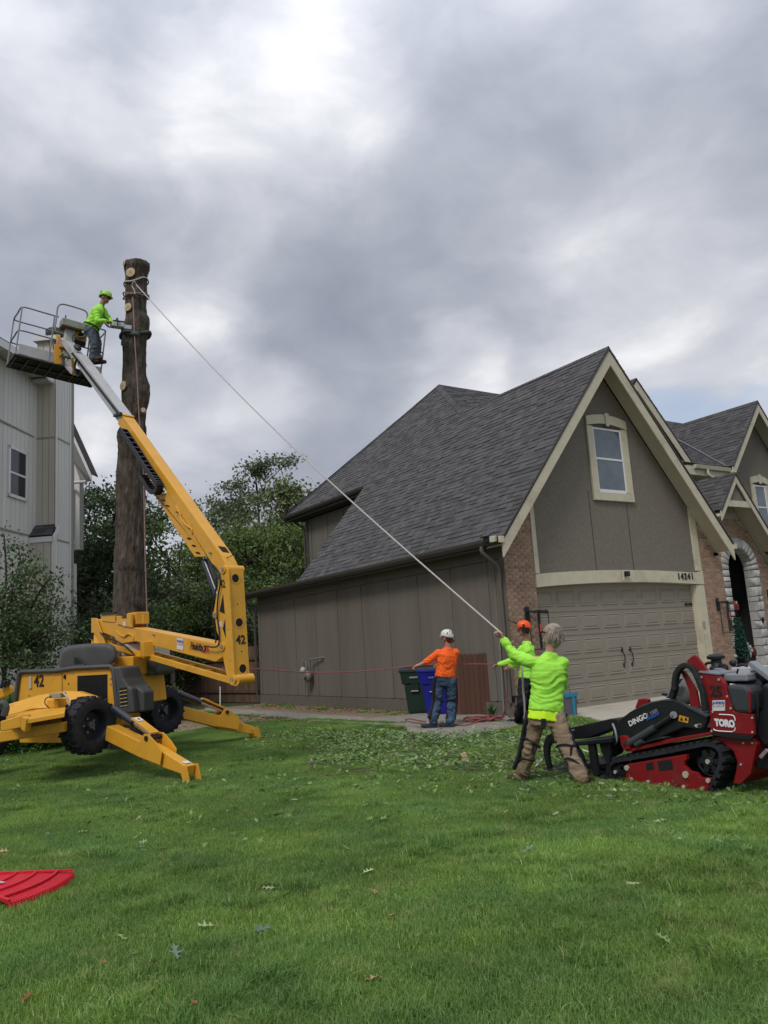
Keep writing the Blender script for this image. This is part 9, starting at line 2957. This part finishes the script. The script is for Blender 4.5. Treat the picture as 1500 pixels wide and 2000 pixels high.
litter('leaf_litter', [
    ([(640, 1440), (1010, 1432), (1010, 1520), (600, 1500)], 2600, 0.12),
    ([(560, 1425), (880, 1448), (1000, 1450), (620, 1470)], 800, 0.04),
    ([(450, 1425), (760, 1430), (800, 1470), (480, 1470)], 700, 0.02),
    ([(1000, 1440), (1100, 1420), (1180, 1520), (1010, 1530)], 700, 0.05),
    ([(1040, 1520), (1500, 1560), (1500, 1600), (1000, 1560)], 260, 0.0),
    ([(1090, 1400), (1200, 1425), (1210, 1460), (1100, 1450)], 220, 0.05),
    ([(480, 1480), (1040, 1520), (1040, 1560), (300, 1560)], 330, 0.02),
    ([(0, 1490), (300, 1490), (500, 1600), (0, 1600)], 130, 0.02),
    ([(300, 1560), (1500, 1600), (1500, 1680), (0, 1680)], 110, 0.0),
], (0.038, 0.080), 'heaped fresh oak leaves covering the middle of the lawn', 5, mw_)
litter('dry_litter', [
    ([(530, 1372), (800, 1378), (800, 1400), (480, 1384)], 1700, 0.03),
    ([(250, 1395), (520, 1398), (640, 1412), (250, 1440)], 2200, 0.02),
    ([(600, 1370), (800, 1375), (800, 1392), (600, 1388)], 400, 0.03),
], (0.035, 0.075), 'brown dry leaves and chips in the planting bed', 6, {'t': (M_OAKT, 0.6), 'r': (mat('brown_chip', (0.16, 0.095, 0.05), 0.9, island=0.4), 0.4), 'g': (M_OAKG, 0.12)}, zr=(0.008, 0.03))
# thin twigs and small branches among the leaves
rnd = random.Random(21)
mb = MB()
for _ in range(150):
    x, y = rnd.uniform(600, 1130), rnd.uniform(1438, 1520)
    p = gnd(x, y, rnd.uniform(0.04, 0.10)); a = rnd.uniform(0, 6.28); l = rnd.uniform(0.10, 0.45)
    d = np.array([math.cos(a), math.sin(a), rnd.uniform(-0.05, 0.12)])
    q = p + d * l * 0.5 + np.array([rnd.gauss(0, .02), rnd.gauss(0, .02), 0.01])
    mb.tube([p, q, p + d * l], rnd.uniform(0.002, 0.006), 5)
tag(mb.build('twigs', mat('twig_bark', (0.16, 0.13, 0.09), 0.9, island=0.5), None, fix=False), 'thin cut twigs tangled in the heaped oak leaves', 'twigs', kind='stuff')
# sawdust and debris on the path
rnd = random.Random(8)
mb = MB()
for _ in range(500):
    x, y = rnd.choice(((rnd.uniform(800, 1000), rnd.uniform(1404, 1430)), (rnd.uniform(560, 790), rnd.uniform(1398, 1414))))
    p = gnd(x, y, 0.055 if x > 800 else 0.036)
    s = rnd.uniform(0.008, 0.022)
    mb.box(p, (s, s * rnd.uniform(.4, 1), 0.004), ax=[unit((math.cos(x), math.sin(x), 0)), unit((-math.sin(x), math.cos(x), 0)), ZUP])
tag(mb.build('sawdust', mat('pale_wood_chip', (0.42, 0.36, 0.25), 0.9), None), 'pale sawdust chips scattered on the path and pad', 'sawdust', kind='stuff')
ch_ = gnd(907, 1478, 0.12)
tag(MB().box(ch_, (0.075, 0.03, 0.10), ax=[unit((0.8, -0.5, 0.3)), unit((0.5, 0.8, 0)), unit((-0.2, 0.1, 1))]).build('wood_chunk', M_CUT, None, bevel=0.003), 'single pale chunk of cut wood standing in the heaped leaves', 'wood chunk')
for x, y, r_ in ((1046, 1497, 0.4), (1172, 1474, 2.0)):
    p = gnd(x, y, 0.06)
    tag(MB().cyl(p, p + np.array([math.cos(r_) * 0.22, math.sin(r_) * 0.22, 0.05]), 0.012, n=8).build('cut_twig', mat('pale_peeled_twig', (0.55, 0.53, 0.42), 0.8), None), 'pale cut twig lying beside the grey haired man\'s boots' if x < 1100 else 'pale cut twig lying under the grapple of the loader', 'twig')
